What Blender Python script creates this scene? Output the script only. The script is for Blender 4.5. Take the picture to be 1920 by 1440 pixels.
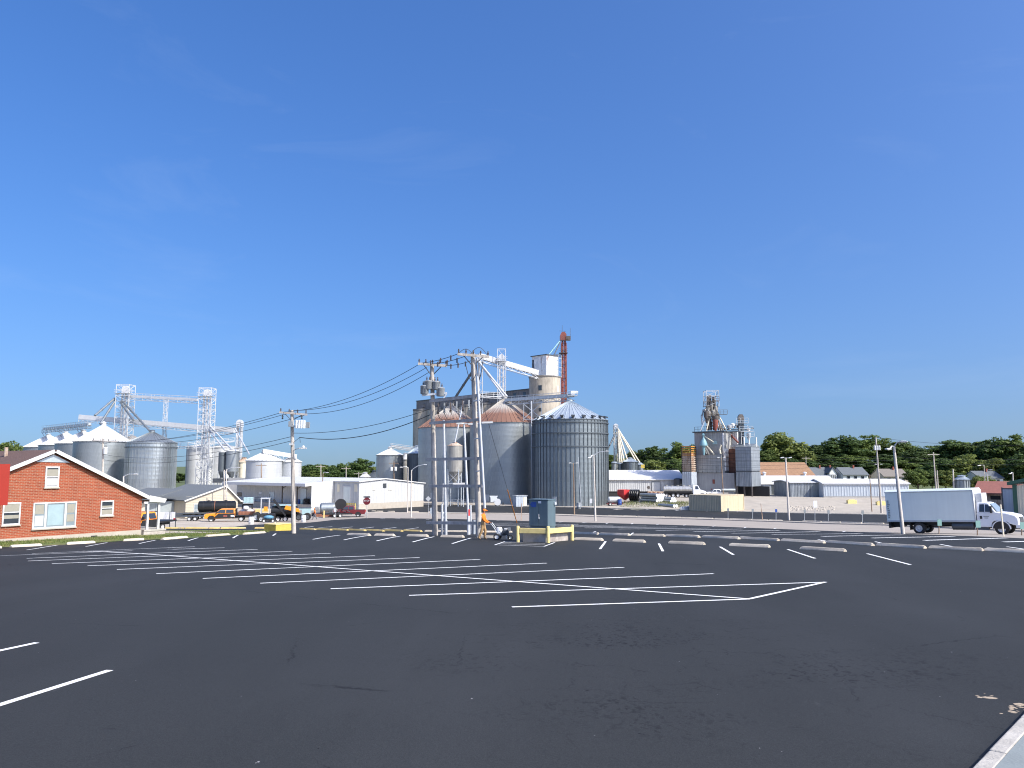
import bpy, bmesh, math, random
from mathutils import Vector, Matrix
random.seed(7)
scene = bpy.context.scene
for o in list(bpy.data.objects):
    bpy.data.objects.remove(o)
# ------------------------------------------------------------------ camera
F, CX, CY = 1442., 960., 720.
TH = math.atan((872-720)/F); CT, ST = math.cos(TH), math.sin(TH)
CAM = (0., 0., 2.7)
cam_d = bpy.data.cameras.new('camera'); cam = bpy.data.objects.new('camera', cam_d)
scene.collection.objects.link(cam); scene.camera = cam
cam.location = CAM; cam.rotation_euler = (math.pi/2+TH, 0, 0)
cam_d.sensor_width = 36; cam_d.lens = F/1920*36; cam_d.clip_start = .1; cam_d.clip_end = 5000
# ------------------------------------------------------------------ light
SUN_EL, SUN_AZ = 43., -35.            # azimuth measured from +X towards +Y
w = bpy.data.worlds.new('World'); scene.world = w; w.use_nodes = True
nt = w.node_tree; nt.nodes.clear()
sky = nt.nodes.new('ShaderNodeTexSky'); sky.sky_type = 'NISHITA'; sky.sun_disc = False
sky.sun_elevation = math.radians(SUN_EL); sky.sun_rotation = math.radians(90-SUN_AZ)
sky.altitude = 200; sky.air_density = 1.095; sky.dust_density = 4.69; sky.ozone_density = 7.41
hsv = nt.nodes.new('ShaderNodeHueSaturation'); hsv.inputs['Saturation'].default_value = 1.199; hsv.inputs['Hue'].default_value = .509; hsv.inputs['Value'].default_value = 1.085
bg = nt.nodes.new('ShaderNodeBackground'); bg.inputs['Strength'].default_value = .15
wo = nt.nodes.new('ShaderNodeOutputWorld'); gam = nt.nodes.new('ShaderNodeGamma'); gam.inputs[1].default_value = .971
# the lowest degrees above the horizon keep the tone of the sky just above them
tcw = nt.nodes.new('ShaderNodeTexCoord'); sxw = nt.nodes.new('ShaderNodeSeparateXYZ'); cbw = nt.nodes.new('ShaderNodeCombineXYZ'); maw = nt.nodes.new('ShaderNodeMath'); maw.operation = 'MULTIPLY_ADD'; maw.inputs[1].default_value = .925; maw.inputs[2].default_value = .075
nt.links.new(tcw.outputs['Generated'], sxw.inputs[0]); nt.links.new(sxw.outputs[0], cbw.inputs[0]); nt.links.new(sxw.outputs[1], cbw.inputs[1]); nt.links.new(sxw.outputs[2], maw.inputs[0]); nt.links.new(maw.outputs[0], cbw.inputs[2])
vnw = nt.nodes.new('ShaderNodeVectorMath'); vnw.operation = 'NORMALIZE'; nt.links.new(cbw.outputs[0], vnw.inputs[0]); nt.links.new(vnw.outputs[0], sky.inputs[0])
nt.links.new(sky.outputs[0], hsv.inputs['Color']); nt.links.new(hsv.outputs[0], gam.inputs[0]); nt.links.new(gam.outputs[0], bg.inputs[0])
# thin, barely visible high cirrus everywhere in the sky
mpc = nt.nodes.new('ShaderNodeMapping'); mpc.inputs['Scale'].default_value = (2.2, 2.2, 7.); mpc.inputs['Rotation'].default_value = (.2, .1, .5); nt.links.new(tcw.outputs['Generated'], mpc.inputs[0])
nzc = nt.nodes.new('ShaderNodeTexNoise'); nzc.inputs['Scale'].default_value = 1.6; nzc.inputs['Detail'].default_value = 9; nzc.inputs['Roughness'].default_value = .62; nzc.inputs['Distortion'].default_value = .8; nt.links.new(mpc.outputs[0], nzc.inputs[0])
mrc = nt.nodes.new('ShaderNodeMapRange'); mrc.inputs[1].default_value = .56; mrc.inputs[2].default_value = .78; mrc.inputs[4].default_value = .045; nt.links.new(nzc.outputs[0], mrc.inputs[0])
mxc = nt.nodes.new('ShaderNodeMix'); mxc.data_type = 'RGBA'; nt.links.new(mrc.outputs[0], mxc.inputs[0]); nt.links.new(gam.outputs[0], mxc.inputs[6]); mxc.inputs[7].default_value = (4.2, 4.6, 5.0, 1); nt.links.new(mxc.outputs[2], bg.inputs[0]); nt.links.new(bg.outputs[0], wo.inputs[0])
sd = bpy.data.lights.new('sun', 'SUN'); sun = bpy.data.objects.new('sun', sd); scene.collection.objects.link(sun)
sd.energy = 3.8; sd.angle = math.radians(.53); sd.color = (1, .935, .84)
_e, _a = math.radians(SUN_EL), math.radians(SUN_AZ)
SUNV = Vector((math.cos(_e)*math.cos(_a), math.cos(_e)*math.sin(_a), math.sin(_e)))
sun.rotation_euler = SUNV.to_track_quat('Z', 'Y').to_euler(); sun.location = SUNV*300
scene.view_settings.view_transform = 'Standard'; scene.view_settings.look = 'None'
scene.view_settings.exposure = .55; scene.view_settings.gamma = 1; scene.view_settings.use_curve_mapping = False
scene.render.engine = 'CYCLES'; scene.cycles.filter_width = 1.1
# ------------------------------------------------------------------ terrain function and rays
KN = [(-120, .8), (-20, .8), (0, 0), (45, -1.75), (54, -2.15), (62, -2.78), (66, -3.08), (85, -4.1), (110, -5.35), (130, -6.05), (160, -6.5), (200, -6.75), (700, -6.75)]
def _lin(y):
    if y <= KN[0][0]: return KN[0][1]
    for (a, u), (b, v) in zip(KN, KN[1:]):
        if y <= b: return u+(v-u)*(y-a)/(b-a)
    return KN[-1][1]
def prof(y):
    if y < 38: return _lin(y)
    k = min(1, (y-38)/6.)
    return sum(_lin(y+d*k) for d in (-5, -2.5, 0, 2.5, 5))/5
def sm(t, a, b):
    t = max(0, min(1, (t-a)/(b-a))); return t*t*(3-2*t)
def gz(x, y):
    z = prof(y)
    if x < -16 and 28 < y < 66: z -= .5*sm(-x, 16, 32)*sm(y, 28, 46)*(1-sm(y, 50, 66))
    if y > 150:
        z += 1.65*sm(x, 20, 34)*sm(y, 155, 182)
        z += 9.5*sm(x, 15, 75)*sm(y, 222, 345)
    return z
def ray(px, py):
    x = (px-CX)/F; v = -(py-CY)/F
    dy = CT-v*ST
    return x/dy, (ST+v*CT)/dy
def at(px, py, Y):
    a, b = ray(px, py); return Vector((a*Y, Y, CAM[2]+b*Y))
def gnd(px, py):
    a, b = ray(px, py); lo = Y = 1.0
    f = lambda Y: CAM[2]+b*Y-gz(a*Y, Y)
    while f(Y) > 0:
        lo = Y; Y = Y*1.02+.1
        if Y > 900: raise ValueError((px, py))
    hi = Y
    for _ in range(40):
        m = (lo+hi)/2
        if f(m) > 0: lo = m
        else: hi = m
    return Vector((a*hi, hi, gz(a*hi, hi)))
def proj(p):
    q = p[2]-CAM[2]; fw = p[1]*CT+q*ST; up = -p[1]*ST+q*CT
    return (CX+F*p[0]/fw, CY-F*up/fw)
def base(px, Y):
    X = (px-CX)/F*Y
    for _ in range(6):
        X *= 1; u = proj((X, Y, gz(X, Y)))[0]; X += (px-u)*Y/F
    return Vector((X, Y, gz(X, Y)))
RG = math.atan2(.795, .607)                  # the town's street grid
E1 = Vector((math.cos(RG), math.sin(RG), 0)); E2 = Vector((-math.sin(RG), math.cos(RG), 0))
def on_y(o, px, py, c=0.):                   # pixel onto a wall y=c of the grid frame at o -> local (x, z)
    a, b = ray(px, py); d = Vector((a, 1, b)); k = Vector(CAM)-Vector(o)
    Y = (c-k.dot(E2))/d.dot(E2); p = k+d*Y; return p.dot(E1), p.z
def on_x(o, px, py, c=0.):
    a, b = ray(px, py); d = Vector((a, 1, b)); k = Vector(CAM)-Vector(o)
    Y = (c-k.dot(E1))/d.dot(E1); p = k+d*Y; return p.dot(E2), p.z
# ------------------------------------------------------------------ object helpers
COL = scene.collection
def tag(o, label=None, cat=None, group=None, kind=None):
    if label: o['label'] = label
    if cat: o['category'] = cat
    if group: o['group'] = group
    if kind: o['kind'] = kind
    return o
def thing(name, label, cat, loc=(0, 0, 0), rz=0, group=None, rx=0, ry=0):
    o = bpy.data.objects.new(name, None); COL.objects.link(o); o.empty_display_size = .3
    o.location = loc; o.rotation_euler = (rx, ry, rz)
    return tag(o, label, cat, group)
def root_of(o):
    while o.parent: o = o.parent
    return o
class MB:
    def __init__(s, world=False): s.v = []; s.f = []; s.w = world
    def add(s, vs, fs):
        n = len(s.v); s.v += [tuple(v) for v in vs]; s.f += [tuple(i+n for i in f) for f in fs]; return s
    def box(s, x0, x1, y0, y1, z0, z1):
        return s.add([(x0, y0, z0), (x1, y0, z0), (x1, y1, z0), (x0, y1, z0), (x0, y0, z1), (x1, y0, z1), (x1, y1, z1), (x0, y1, z1)],
              [(0, 3, 2, 1), (4, 5, 6, 7), (0, 1, 5, 4), (1, 2, 6, 5), (2, 3, 7, 6), (3, 0, 4, 7)])
    def cbox(s, c, sx, sy, sz): return s.box(c[0]-sx/2, c[0]+sx/2, c[1]-sy/2, c[1]+sy/2, c[2]-sz/2, c[2]+sz/2)
    def beam(s, p, q, w, h=None, up=None):
        h = h or w; p, q = Vector(p), Vector(q); d = (q-p)
        if d.length < 1e-6: return s
        d.normalize(); u = Vector(up) if up else (Vector((0, 0, 1)) if abs(d.z) < .95 else Vector((1, 0, 0)))
        a = d.cross(u).normalized()*w/2; b = a.cross(d).normalized()*h/2
        vs = [e+i*a+j*b for e in (p, q) for i, j in ((-1, -1), (1, -1), (1, 1), (-1, 1))]
        return s.add(vs, [(0, 1, 2, 3), (7, 6, 5, 4), (0, 4, 5, 1), (1, 5, 6, 2), (2, 6, 7, 3), (3, 7, 4, 0)])
    def tube(s, p, q, r, r2=None, n=8, caps=True):
        r2 = r if r2 is None else r2; p, q = Vector(p), Vector(q); d = (q-p).normalized()
        u = Vector((0, 0, 1)) if abs(d.z) < .95 else Vector((1, 0, 0)); a = d.cross(u).normalized(); b = d.cross(a).normalized()
        vs = []
        for e, rr in ((p, r), (q, r2)):
            for i in range(n):
                t = 2*math.pi*i/n; vs.append(e+a*math.cos(t)*rr+b*math.sin(t)*rr)
        fs = [(i, (i+1) % n, n+(i+1) % n, n+i) for i in range(n)]
        if caps: fs += [tuple(range(n-1, -1, -1)), tuple(range(n, 2*n))]
        return s.add(vs, fs)
    def path(s, pts, r, n=6):
        pts = [Vector(p) for p in pts]; vs = []; fs = []
        for k, p in enumerate(pts):
            d = (pts[min(k+1, len(pts)-1)]-pts[max(k-1, 0)]).normalized()
            u = Vector((0, 0, 1)) if abs(d.z) < .97 else Vector((1, 0, 0)); a = d.cross(u).normalized(); b = d.cross(a)
            for i in range(n):
                t = 2*math.pi*i/n; vs.append(p+(a*math.cos(t)+b*math.sin(t))*r)
        for k in range(len(pts)-1):
            for i in range(n): fs.append((k*n+i, k*n+(i+1) % n, (k+1)*n+(i+1) % n, (k+1)*n+i))
        fs += [tuple(range(n-1, -1, -1)), tuple(range((len(pts)-1)*n, len(pts)*n))]
        return s.add(vs, fs)
    def lathe(s, prof_, n=24, c=(0, 0, 0), caps=True, a0=0, a1=2*math.pi):
        full = abs(a1-a0-2*math.pi) < 1e-6; m = n if full else n+1; vs = []
        for r, z in prof_:
            for i in range(m):
                t = a0+(a1-a0)*i/n; vs.append((c[0]+r*math.cos(t), c[1]+r*math.sin(t), c[2]+z))
        fs = []
        for k in range(len(prof_)-1):
            for i in range(n if full else n):
                j = (i+1) % m if full else i+1
                fs.append((k*m+i, k*m+j, (k+1)*m+j, (k+1)*m+i))
        if caps and full:
            if prof_[0][0] > 1e-4: fs.append(tuple(range(m-1, -1, -1)))
            if prof_[-1][0] > 1e-4: fs.append(tuple(range((len(prof_)-1)*m, len(prof_)*m)))
        return s.add(vs, fs)
    def prism(s, poly, h, axis='y', t0=0.):      # polygon in (a, z), extruded along axis from t0 to t0+h
        n = len(poly); mk = (lambda a, z, t: (a, t, z)) if axis == 'y' else ((lambda a, z, t: (t, a, z)) if axis == 'x' else (lambda a, z, t: (a, z, t)))
        vs = [mk(a, z, t0) for a, z in poly]+[mk(a, z, t0+h) for a, z in poly]
        return s.add(vs, [tuple(range(n)), tuple(range(2*n-1, n-1, -1))]+[(i, n+i, n+(i+1) % n, (i+1) % n) for i in range(n)])
    def quad(s, a, b, c, d): return s.add([a, b, c, d], [(0, 1, 2, 3)])
    def sphere(s, c, r, n=10, sc=(1, 1, 1)):
        k = n//2; pf = [(r*math.sin(math.pi*i/k), -r*math.cos(math.pi*i/k)) for i in range(k+1)]
        m = MB(); m.lathe(pf, n, (0, 0, 0), False)
        return s.add([(c[0]+x*sc[0], c[1]+y*sc[1], c[2]+z*sc[2]) for x, y, z in m.v], m.f)
    def mesh(s, name, smooth=None, off=None):
        vs = s.v
        if off is not None: vs = [(x-off[0], y-off[1], z-off[2]) for x, y, z in vs]
        me = bpy.data.meshes.new(name); me.from_pydata(vs, [], s.f)
        bm = bmesh.new(); bm.from_mesh(me); bmesh.ops.remove_doubles(bm, verts=bm.verts, dist=1e-5)
        bmesh.ops.dissolve_degenerate(bm, dist=1e-6, edges=bm.edges)
        bmesh.ops.recalc_face_normals(bm, faces=bm.faces); bm.to_mesh(me); bm.free()
        if smooth:
            for p in me.polygons: p.use_smooth = True
            me.set_sharp_from_angle(angle=math.radians(smooth))
        return me
    def build(s, name, mat, parent=None, smooth=None, kind=None, loc=None, bevel=0):
        off = None
        if s.w and parent: off = root_of(parent).location
        me = s.mesh(name, smooth, off); o = bpy.data.objects.new(name, me); COL.objects.link(o)
        if isinstance(mat, str): mat = M[mat]
        me.materials.append(mat)
        if parent: o.parent = parent
        if loc is not None: o.location = loc
        if kind: o['kind'] = kind
        if bevel:
            b = o.modifiers.new('bevel', 'BEVEL'); b.width = bevel; b.segments = 2; b.limit_method = 'ANGLE'
        return o
def copy_tree(o, parent=None):
    c = o.copy(); COL.objects.link(c); c.parent = parent
    for ch in o.children: copy_tree(ch, c)
    return c
# ------------------------------------------------------------------ materials
M = {}
def mat(name, rgb, rough=.7, metal=0., var=.15, scale=2., bump=0., bscale=30., streak=0., rust=0., dirt=0., dirt_rgb=(.12, .1, .08), orand=0., spec=.5):
    m = bpy.data.materials.new(name); m.use_nodes = True; nt = m.node_tree; N = nt.nodes; L = nt.links.new
    b = N['Principled BSDF']; b.inputs['Roughness'].default_value = rough; b.inputs['Metallic'].default_value = metal
    b.inputs['Specular IOR Level'].default_value = spec
    tc = N.new('ShaderNodeTexCoord'); co = tc.outputs['Object']
    nz = N.new('ShaderNodeTexNoise'); nz.inputs['Scale'].default_value = scale; nz.inputs['Detail'].default_value = 6; nz.inputs['Roughness'].default_value = .6; L(co, nz.inputs['Vector'])
    mr = N.new('ShaderNodeMapRange'); mr.inputs[1].default_value = .25; mr.inputs[2].default_value = .75; mr.inputs[3].default_value = 1-var; mr.inputs[4].default_value = 1+var; L(nz.outputs[0], mr.inputs[0])
    val = mr.outputs[0]
    if orand:
        oi = N.new('ShaderNodeObjectInfo'); m2 = N.new('ShaderNodeMapRange'); m2.inputs[3].default_value = 1-orand; m2.inputs[4].default_value = 1+orand
        L(oi.outputs['Random'], m2.inputs[0]); mm = N.new('ShaderNodeMath'); mm.operation = 'MULTIPLY'; L(val, mm.inputs[0]); L(m2.outputs[0], mm.inputs[1]); val = mm.outputs[0]
    if streak:
        mp = N.new('ShaderNodeMapping'); mp.inputs['Scale'].default_value = (3, 3, .12); L(co, mp.inputs['Vector'])
        n2 = N.new('ShaderNodeTexNoise'); n2.inputs['Scale'].default_value = 1.4; n2.inputs['Detail'].default_value = 4; L(mp.outputs[0], n2.inputs['Vector'])
        m3 = N.new('ShaderNodeMapRange'); m3.inputs[1].default_value = .3; m3.inputs[2].default_value = .7; m3.inputs[3].default_value = 1-streak; m3.inputs[4].default_value = 1+streak*.6; L(n2.outputs[0], m3.inputs[0])
        mm = N.new('ShaderNodeMath'); mm.operation = 'MULTIPLY'; L(val, mm.inputs[0]); L(m3.outputs[0], mm.inputs[1]); val = mm.outputs[0]
    vm = N.new('ShaderNodeVectorMath'); vm.operation = 'SCALE'; vm.inputs[0].default_value = rgb; L(val, vm.inputs['Scale']); col = vm.outputs[0]
    for amt, c2, sc, zs in ((rust, (.22, .085, .035), .9, .3), (dirt, dirt_rgb, .6, .5)):
        if amt:
            mp = N.new('ShaderNodeMapping'); mp.inputs['Scale'].default_value = (1, 1, zs); mp.inputs['Location'].default_value = (3.1, 7.7, 1.3); L(co, mp.inputs['Vector'])
            n3 = N.new('ShaderNodeTexNoise'); n3.inputs['Scale'].default_value = sc; n3.inputs['Detail'].default_value = 8; n3.inputs['Roughness'].default_value = .68; L(mp.outputs[0], n3.inputs['Vector'])
            m4 = N.new('ShaderNodeMapRange'); m4.inputs[1].default_value = .68-.4*amt; m4.inputs[2].default_value = .8-.3*amt; L(n3.outputs[0], m4.inputs[0])
            mx = N.new('ShaderNodeMix'); mx.data_type = 'RGBA'; L(m4.outputs[0], mx.inputs[0]); L(col, mx.inputs[6]); mx.inputs[7].default_value = (*c2, 1); col = mx.outputs[2]
    L(col, b.inputs['Base Color'])
    if bump:
        nb = N.new('ShaderNodeTexNoise'); nb.inputs['Scale'].default_value = bscale; nb.inputs['Detail'].default_value = 5; L(co, nb.inputs['Vector'])
        bp = N.new('ShaderNodeBump'); bp.inputs['Strength'].default_value = bump; bp.inputs['Distance'].default_value = .02; L(nb.outputs[0], bp.inputs['Height']); L(bp.outputs[0], b.inputs['Normal'])
    M[name] = m
    return m
mat('kerb', (.42, .395, .35), .85, var=.25, scale=3, bump=.6, dirt=.38, dirt_rgb=(.25, .22, .18))
mat('stop', (.54, .475, .38), .88, var=.18, scale=3, bump=.5, bscale=25, dirt=.3, dirt_rgb=(.2, .18, .15), orand=.12)
mat('stop_yellow', (.60, .45, .17), .8, var=.2, scale=4, bump=.4, dirt=.35, dirt_rgb=(.4, .36, .28), orand=.1)
mat('pale_concrete', (.40, .36, .305), .9, var=.12, scale=.5, bump=.3, dirt=.2, dirt_rgb=(.35, .3, .26))
mat('pad_concrete', (.42, .38, .34), .9, var=.3, scale=2.2, bump=.4, dirt=.45, dirt_rgb=(.22, .18, .16))
mat('line', (.82, .82, .8), .75, var=.08, scale=6, dirt=.12, dirt_rgb=(.35, .35, .36))
mat('line_worn', (.62, .63, .64), .75, var=.15, scale=6, dirt=.3, dirt_rgb=(.2, .2, .22))
mat('yellow', (.72, .58, .24), .6, var=.12, scale=4, dirt=.2, dirt_rgb=(.4, .33, .2))
mat('yellow_bright', (.58, .44, .08), .6, var=.12, scale=3, dirt=.15, dirt_rgb=(.4, .33, .1))
mat('trim', (.62, .615, .60), .55, var=.05, scale=3)
mat('trim_blue', (.5, .55, .62), .5, var=.05)
mat('shingle_brown', (.125, .075, .06), .95, var=.3, scale=9, bump=.8, bscale=18)
mat('shingle_grey', (.13, .145, .155), .95, var=.25, scale=9, bump=.8, bscale=18)
mat('shingle_tan', (.2, .18, .155), .95, var=.25, scale=9)
mat('shingle_orange', (.30, .175, .10), .9, var=.2, scale=2, streak=.15)
mat('siding', (.52, .465, .37), .7, var=.05, scale=2)
mat('siding_grey', (.30, .34, .36), .7, var=.08, scale=2)
mat('white_wall', (.50, .51, .51), .6, var=.05, scale=.6, streak=.08, dirt=.12, dirt_rgb=(.5, .48, .44))
mat('white_roof', (.60, .60, .595), .5, var=.05, scale=.4, streak=.05)
mat('block', (.42, .38, .32), .9, var=.12, scale=1.5, bump=.3, dirt=.3, dirt_rgb=(.38, .32, .26))
mat('corr_blue', (.50, .55, .60), .45, .25, var=.06, scale=.6, streak=.12)
mat('corr_grey', (.29, .32, .345), .5, .35, var=.15, scale=.8, streak=.3, rust=.12)
mat('galv', (.33, .36, .37), .45, .7, var=.08, scale=.5, streak=.12, orand=.035)
mat('galv_bin', (.23, .265, .28), .42, .6, var=.1, scale=.5, streak=.2, orand=.07)
mat('galv_shiny', (.44, .475, .49), .3, .85, var=.08, scale=.5, streak=.12, orand=.08)
mat('galv_dark', (.115, .135, .15), .55, .4, var=.12, scale=.6, streak=.15)
mat('galv_bright', (.50, .52, .53), .5, .2, var=.05, scale=.5, streak=.08, orand=.04)
mat('galv_brown', (.34, .33, .30), .55, .35, var=.14, scale=.6, streak=.3, rust=.1)
mat('galv_roof', (.50, .56, .60), .4, .5, var=.08, scale=.6, streak=.06, orand=.05)
mat('white_bin', (.58, .59, .585), .6, .05, var=.06, scale=.4, streak=.12, dirt=.2, dirt_rgb=(.5, .49, .45), orand=.05)
mat('white_metal', (.60, .615, .625), .5, .1, var=.05, scale=1, streak=.06)
mat('white_rusty', (.76, .77, .76), .5, .1, var=.06, scale=1, streak=.12, rust=.34)
mat('white_truck', (.80, .81, .83), .28, 0, var=.02, scale=1, spec=.6)
mat('truck_box', (.80, .86, .81), .42, 0, var=.03, scale=.8, streak=.03)
mat('silo_concrete', (.47, .42, .34), .92, var=.16, scale=.25, streak=.25, dirt=.4, dirt_rgb=(.3, .27, .22))
mat('silo_dark', (.22, .21, .20), .9, var=.2, scale=.4, streak=.3)
mat('red_rust', (.24, .07, .055), .75, var=.25, scale=1.2, streak=.3, rust=.3)
mat('red_paint', (.55, .035, .04), .5, var=.08, scale=2)
mat('red_sign', (.34, .024, .010), .45, var=.04)
mat('maroon', (.15, .02, .025), .3, var=.06, spec=.6)
mat('wood', (.47, .43, .38), .9, var=.25, scale=2, streak=.35, bump=.4, bscale=20)
mat('wood_brown', (.27, .19, .13), .9, var=.25, scale=2, streak=.35)
mat('wood_beam', (.46, .43, .40), .9, var=.25, scale=3, streak=.2)
mat('pole_concrete', (.55, .51, .46), .8, var=.12, scale=2, streak=.12)
mat('steel', (.50, .53, .55), .45, .5, var=.1, scale=2)
mat('steel_white', (.56, .58, .60), .4, .2, var=.05, scale=2)
mat('steel_dark', (.09, .10, .11), .5, .4, var=.2, scale=2)
mat('lamp_head', (.6, .61, .6), .45, .1, var=.05)
mat('wire', (.03, .032, .035), .6, var=.1)
mat('can_grey', (.30, .32, .33), .5, .2, var=.15, scale=3, streak=.2)
mat('can_white', (.72, .75, .76), .45, .1, var=.05, scale=3)
mat('insulator', (.10, .08, .07), .3, var=.2)
mat('xfmr', (.105, .155, .18), .42, var=.12, scale=1.2, streak=.1, dirt=.12, dirt_rgb=(.12, .16, .18))
mat('decal_blue', (.02, .07, .35), .5, var=.1)
mat('decal_white', (.7, .72, .74), .5, var=.1)
mat('black', (.018, .018, .02), .5, var=.2)
mat('black_plastic', (.012, .013, .014), .35, var=.2, spec=.5)
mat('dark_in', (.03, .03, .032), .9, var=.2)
mat('tyre', (.025, .025, .026), .85, var=.2, scale=8)
mat('rim', (.68, .69, .70), .4, .2, var=.1)
mat('rim_white', (.7, .7, .7), .4, var=.08)
mat('orange', (.85, .30, .02), .35, var=.05, spec=.6)
mat('orange_cloth', (.95, .22, .02), .85, var=.1, scale=9)
mat('tan_cloth', (.42, .27, .13), .9, var=.2, scale=9)
mat('grey_cloth', (.12, .13, .15), .9, var=.2, scale=9)
mat('skin', (.40, .22, .15), .6, var=.06)
mat('boot', (.20, .13, .08), .8, var=.2)
mat('teal', (.32, .46, .48), .5, var=.1)
mat('cyan', (.20, .37, .43), .5, var=.1, dirt=.2, dirt_rgb=(.4, .42, .42))
mat('blue', (.03, .08, .30), .45, var=.1)
mat('blue_tarp', (.10, .26, .38), .6, var=.3, scale=4)
mat('blue_sign', (.02, .07, .30), .45, var=.05)
mat('green_sign', (.19, .34, .31), .45, var=.05)
mat('green_trim', (.03, .10, .07), .5, var=.1)
mat('roof_red', (.26, .10, .075), .8, var=.15, streak=.1)
mat('red_brick', (.28, .09, .06), .9, var=.2, scale=6)
mat('plastic_white', (.66, .67, .675), .4, var=.03)
mat('container', (.52, .44, .30), .6, var=.06, scale=.8, streak=.12, dirt=.12, dirt_rgb=(.4, .3, .18))
mat('mill_white', (.36, .365, .355), .65, .1, var=.16, scale=.5, streak=.25, dirt=.35, dirt_rgb=(.33, .31, .28))
mat('mill_panel', (.35, .365, .36), .55, .3, var=.08, scale=.6, streak=.2, rust=.1, orand=.05)
mat('mill_block', (.34, .345, .35), .85, var=.08, scale=.5, streak=.12)
mat('rust_tin', (.24, .10, .06), .8, var=.3, scale=1, streak=.3, rust=.3)
mat('rust_tan', (.52, .42, .33), .7, .1, var=.2, scale=1, streak=.3, rust=.45)
mat('orange_beam', (.55, .25, .06), .7, var=.2, scale=1)
mat('steel_brown', (.125, .11, .10), .6, .3, var=.25, scale=1.5, streak=.3)
mat('cream', (.70, .64, .50), .6, var=.06, scale=1)
mat('tank_steel', (.50, .50, .48), .35, .6, var=.12, scale=1, streak=.25)
mat('bark', (.13, .10, .075), .95, var=.3, scale=6)
mat('dirt', (.30, .24, .18), .95, var=.3, scale=2)
mat('dirt_tan', (.36, .29, .21), .95, var=.3, scale=20)
mat('rubble', (.42, .385, .33), .95, var=.2, scale=2, orand=.2)
mat('house_white', (.72, .73, .72), .7, var=.05)
mat('curtain', (.30, .285, .235), .9, var=.08, scale=5)
mat('curtain_white', (.48, .48, .48), .9, var=.05)
mat('curtain_blue', (.30, .40, .43), .9, var=.1)
def glass(name, rgb):
    m = mat(name, rgb, .06, 0, .1, 1.5, spec=.8); return m
glass('glass', (.035, .045, .055)); glass('glass_pale', (.22, .27, .30))
def brick_mat(name, c1, c2, mortar, sc):
    m = bpy.data.materials.new(name); m.use_nodes = True; nt = m.node_tree; N = nt.nodes; L = nt.links.new; b = N['Principled BSDF']
    tc = N.new('ShaderNodeTexCoord'); mp = N.new('ShaderNodeMapping'); mp.inputs['Rotation'].default_value = (math.pi/2, 0, 0); L(tc.outputs['Object'], mp.inputs[0])
    br = N.new('ShaderNodeTexBrick'); br.inputs['Scale'].default_value = 1; br.inputs['Brick Width'].default_value = .22*sc; br.inputs['Row Height'].default_value = .075*sc
    br.inputs['Mortar Size'].default_value = .008*sc; br.inputs['Bias'].default_value = -.1
    br.inputs['Color1'].default_value = (*c1, 1); br.inputs['Color2'].default_value = (*c2, 1); br.inputs['Mortar'].default_value = (*mortar, 1); L(mp.outputs[0], br.inputs['Vector'])
    nz = N.new('ShaderNodeTexNoise'); nz.inputs['Scale'].default_value = 1.1; nz.inputs['Detail'].default_value = 7; L(tc.outputs['Object'], nz.inputs[0])
    mr = N.new('ShaderNodeMapRange'); mr.inputs[3].default_value = .78; mr.inputs[4].default_value = 1.22; L(nz.outputs[0], mr.inputs[0])
    vm = N.new('ShaderNodeVectorMath'); vm.operation = 'SCALE'; L(br.outputs[0], vm.inputs[0]); L(mr.outputs[0], vm.inputs['Scale']); L(vm.outputs[0], b.inputs['Base Color'])
    bp = N.new('ShaderNodeBump'); bp.inputs['Strength'].default_value = .6; bp.inputs['Distance'].default_value = .01; bp.invert = True; L(br.outputs['Fac'], bp.inputs['Height']); L(bp.outputs[0], b.inputs['Normal'])
    b.inputs['Roughness'].default_value = .9; M[name] = m
brick_mat('brick', (.32, .066, .025), (.245, .048, .019), (.36, .225, .15), 1.5)
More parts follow.
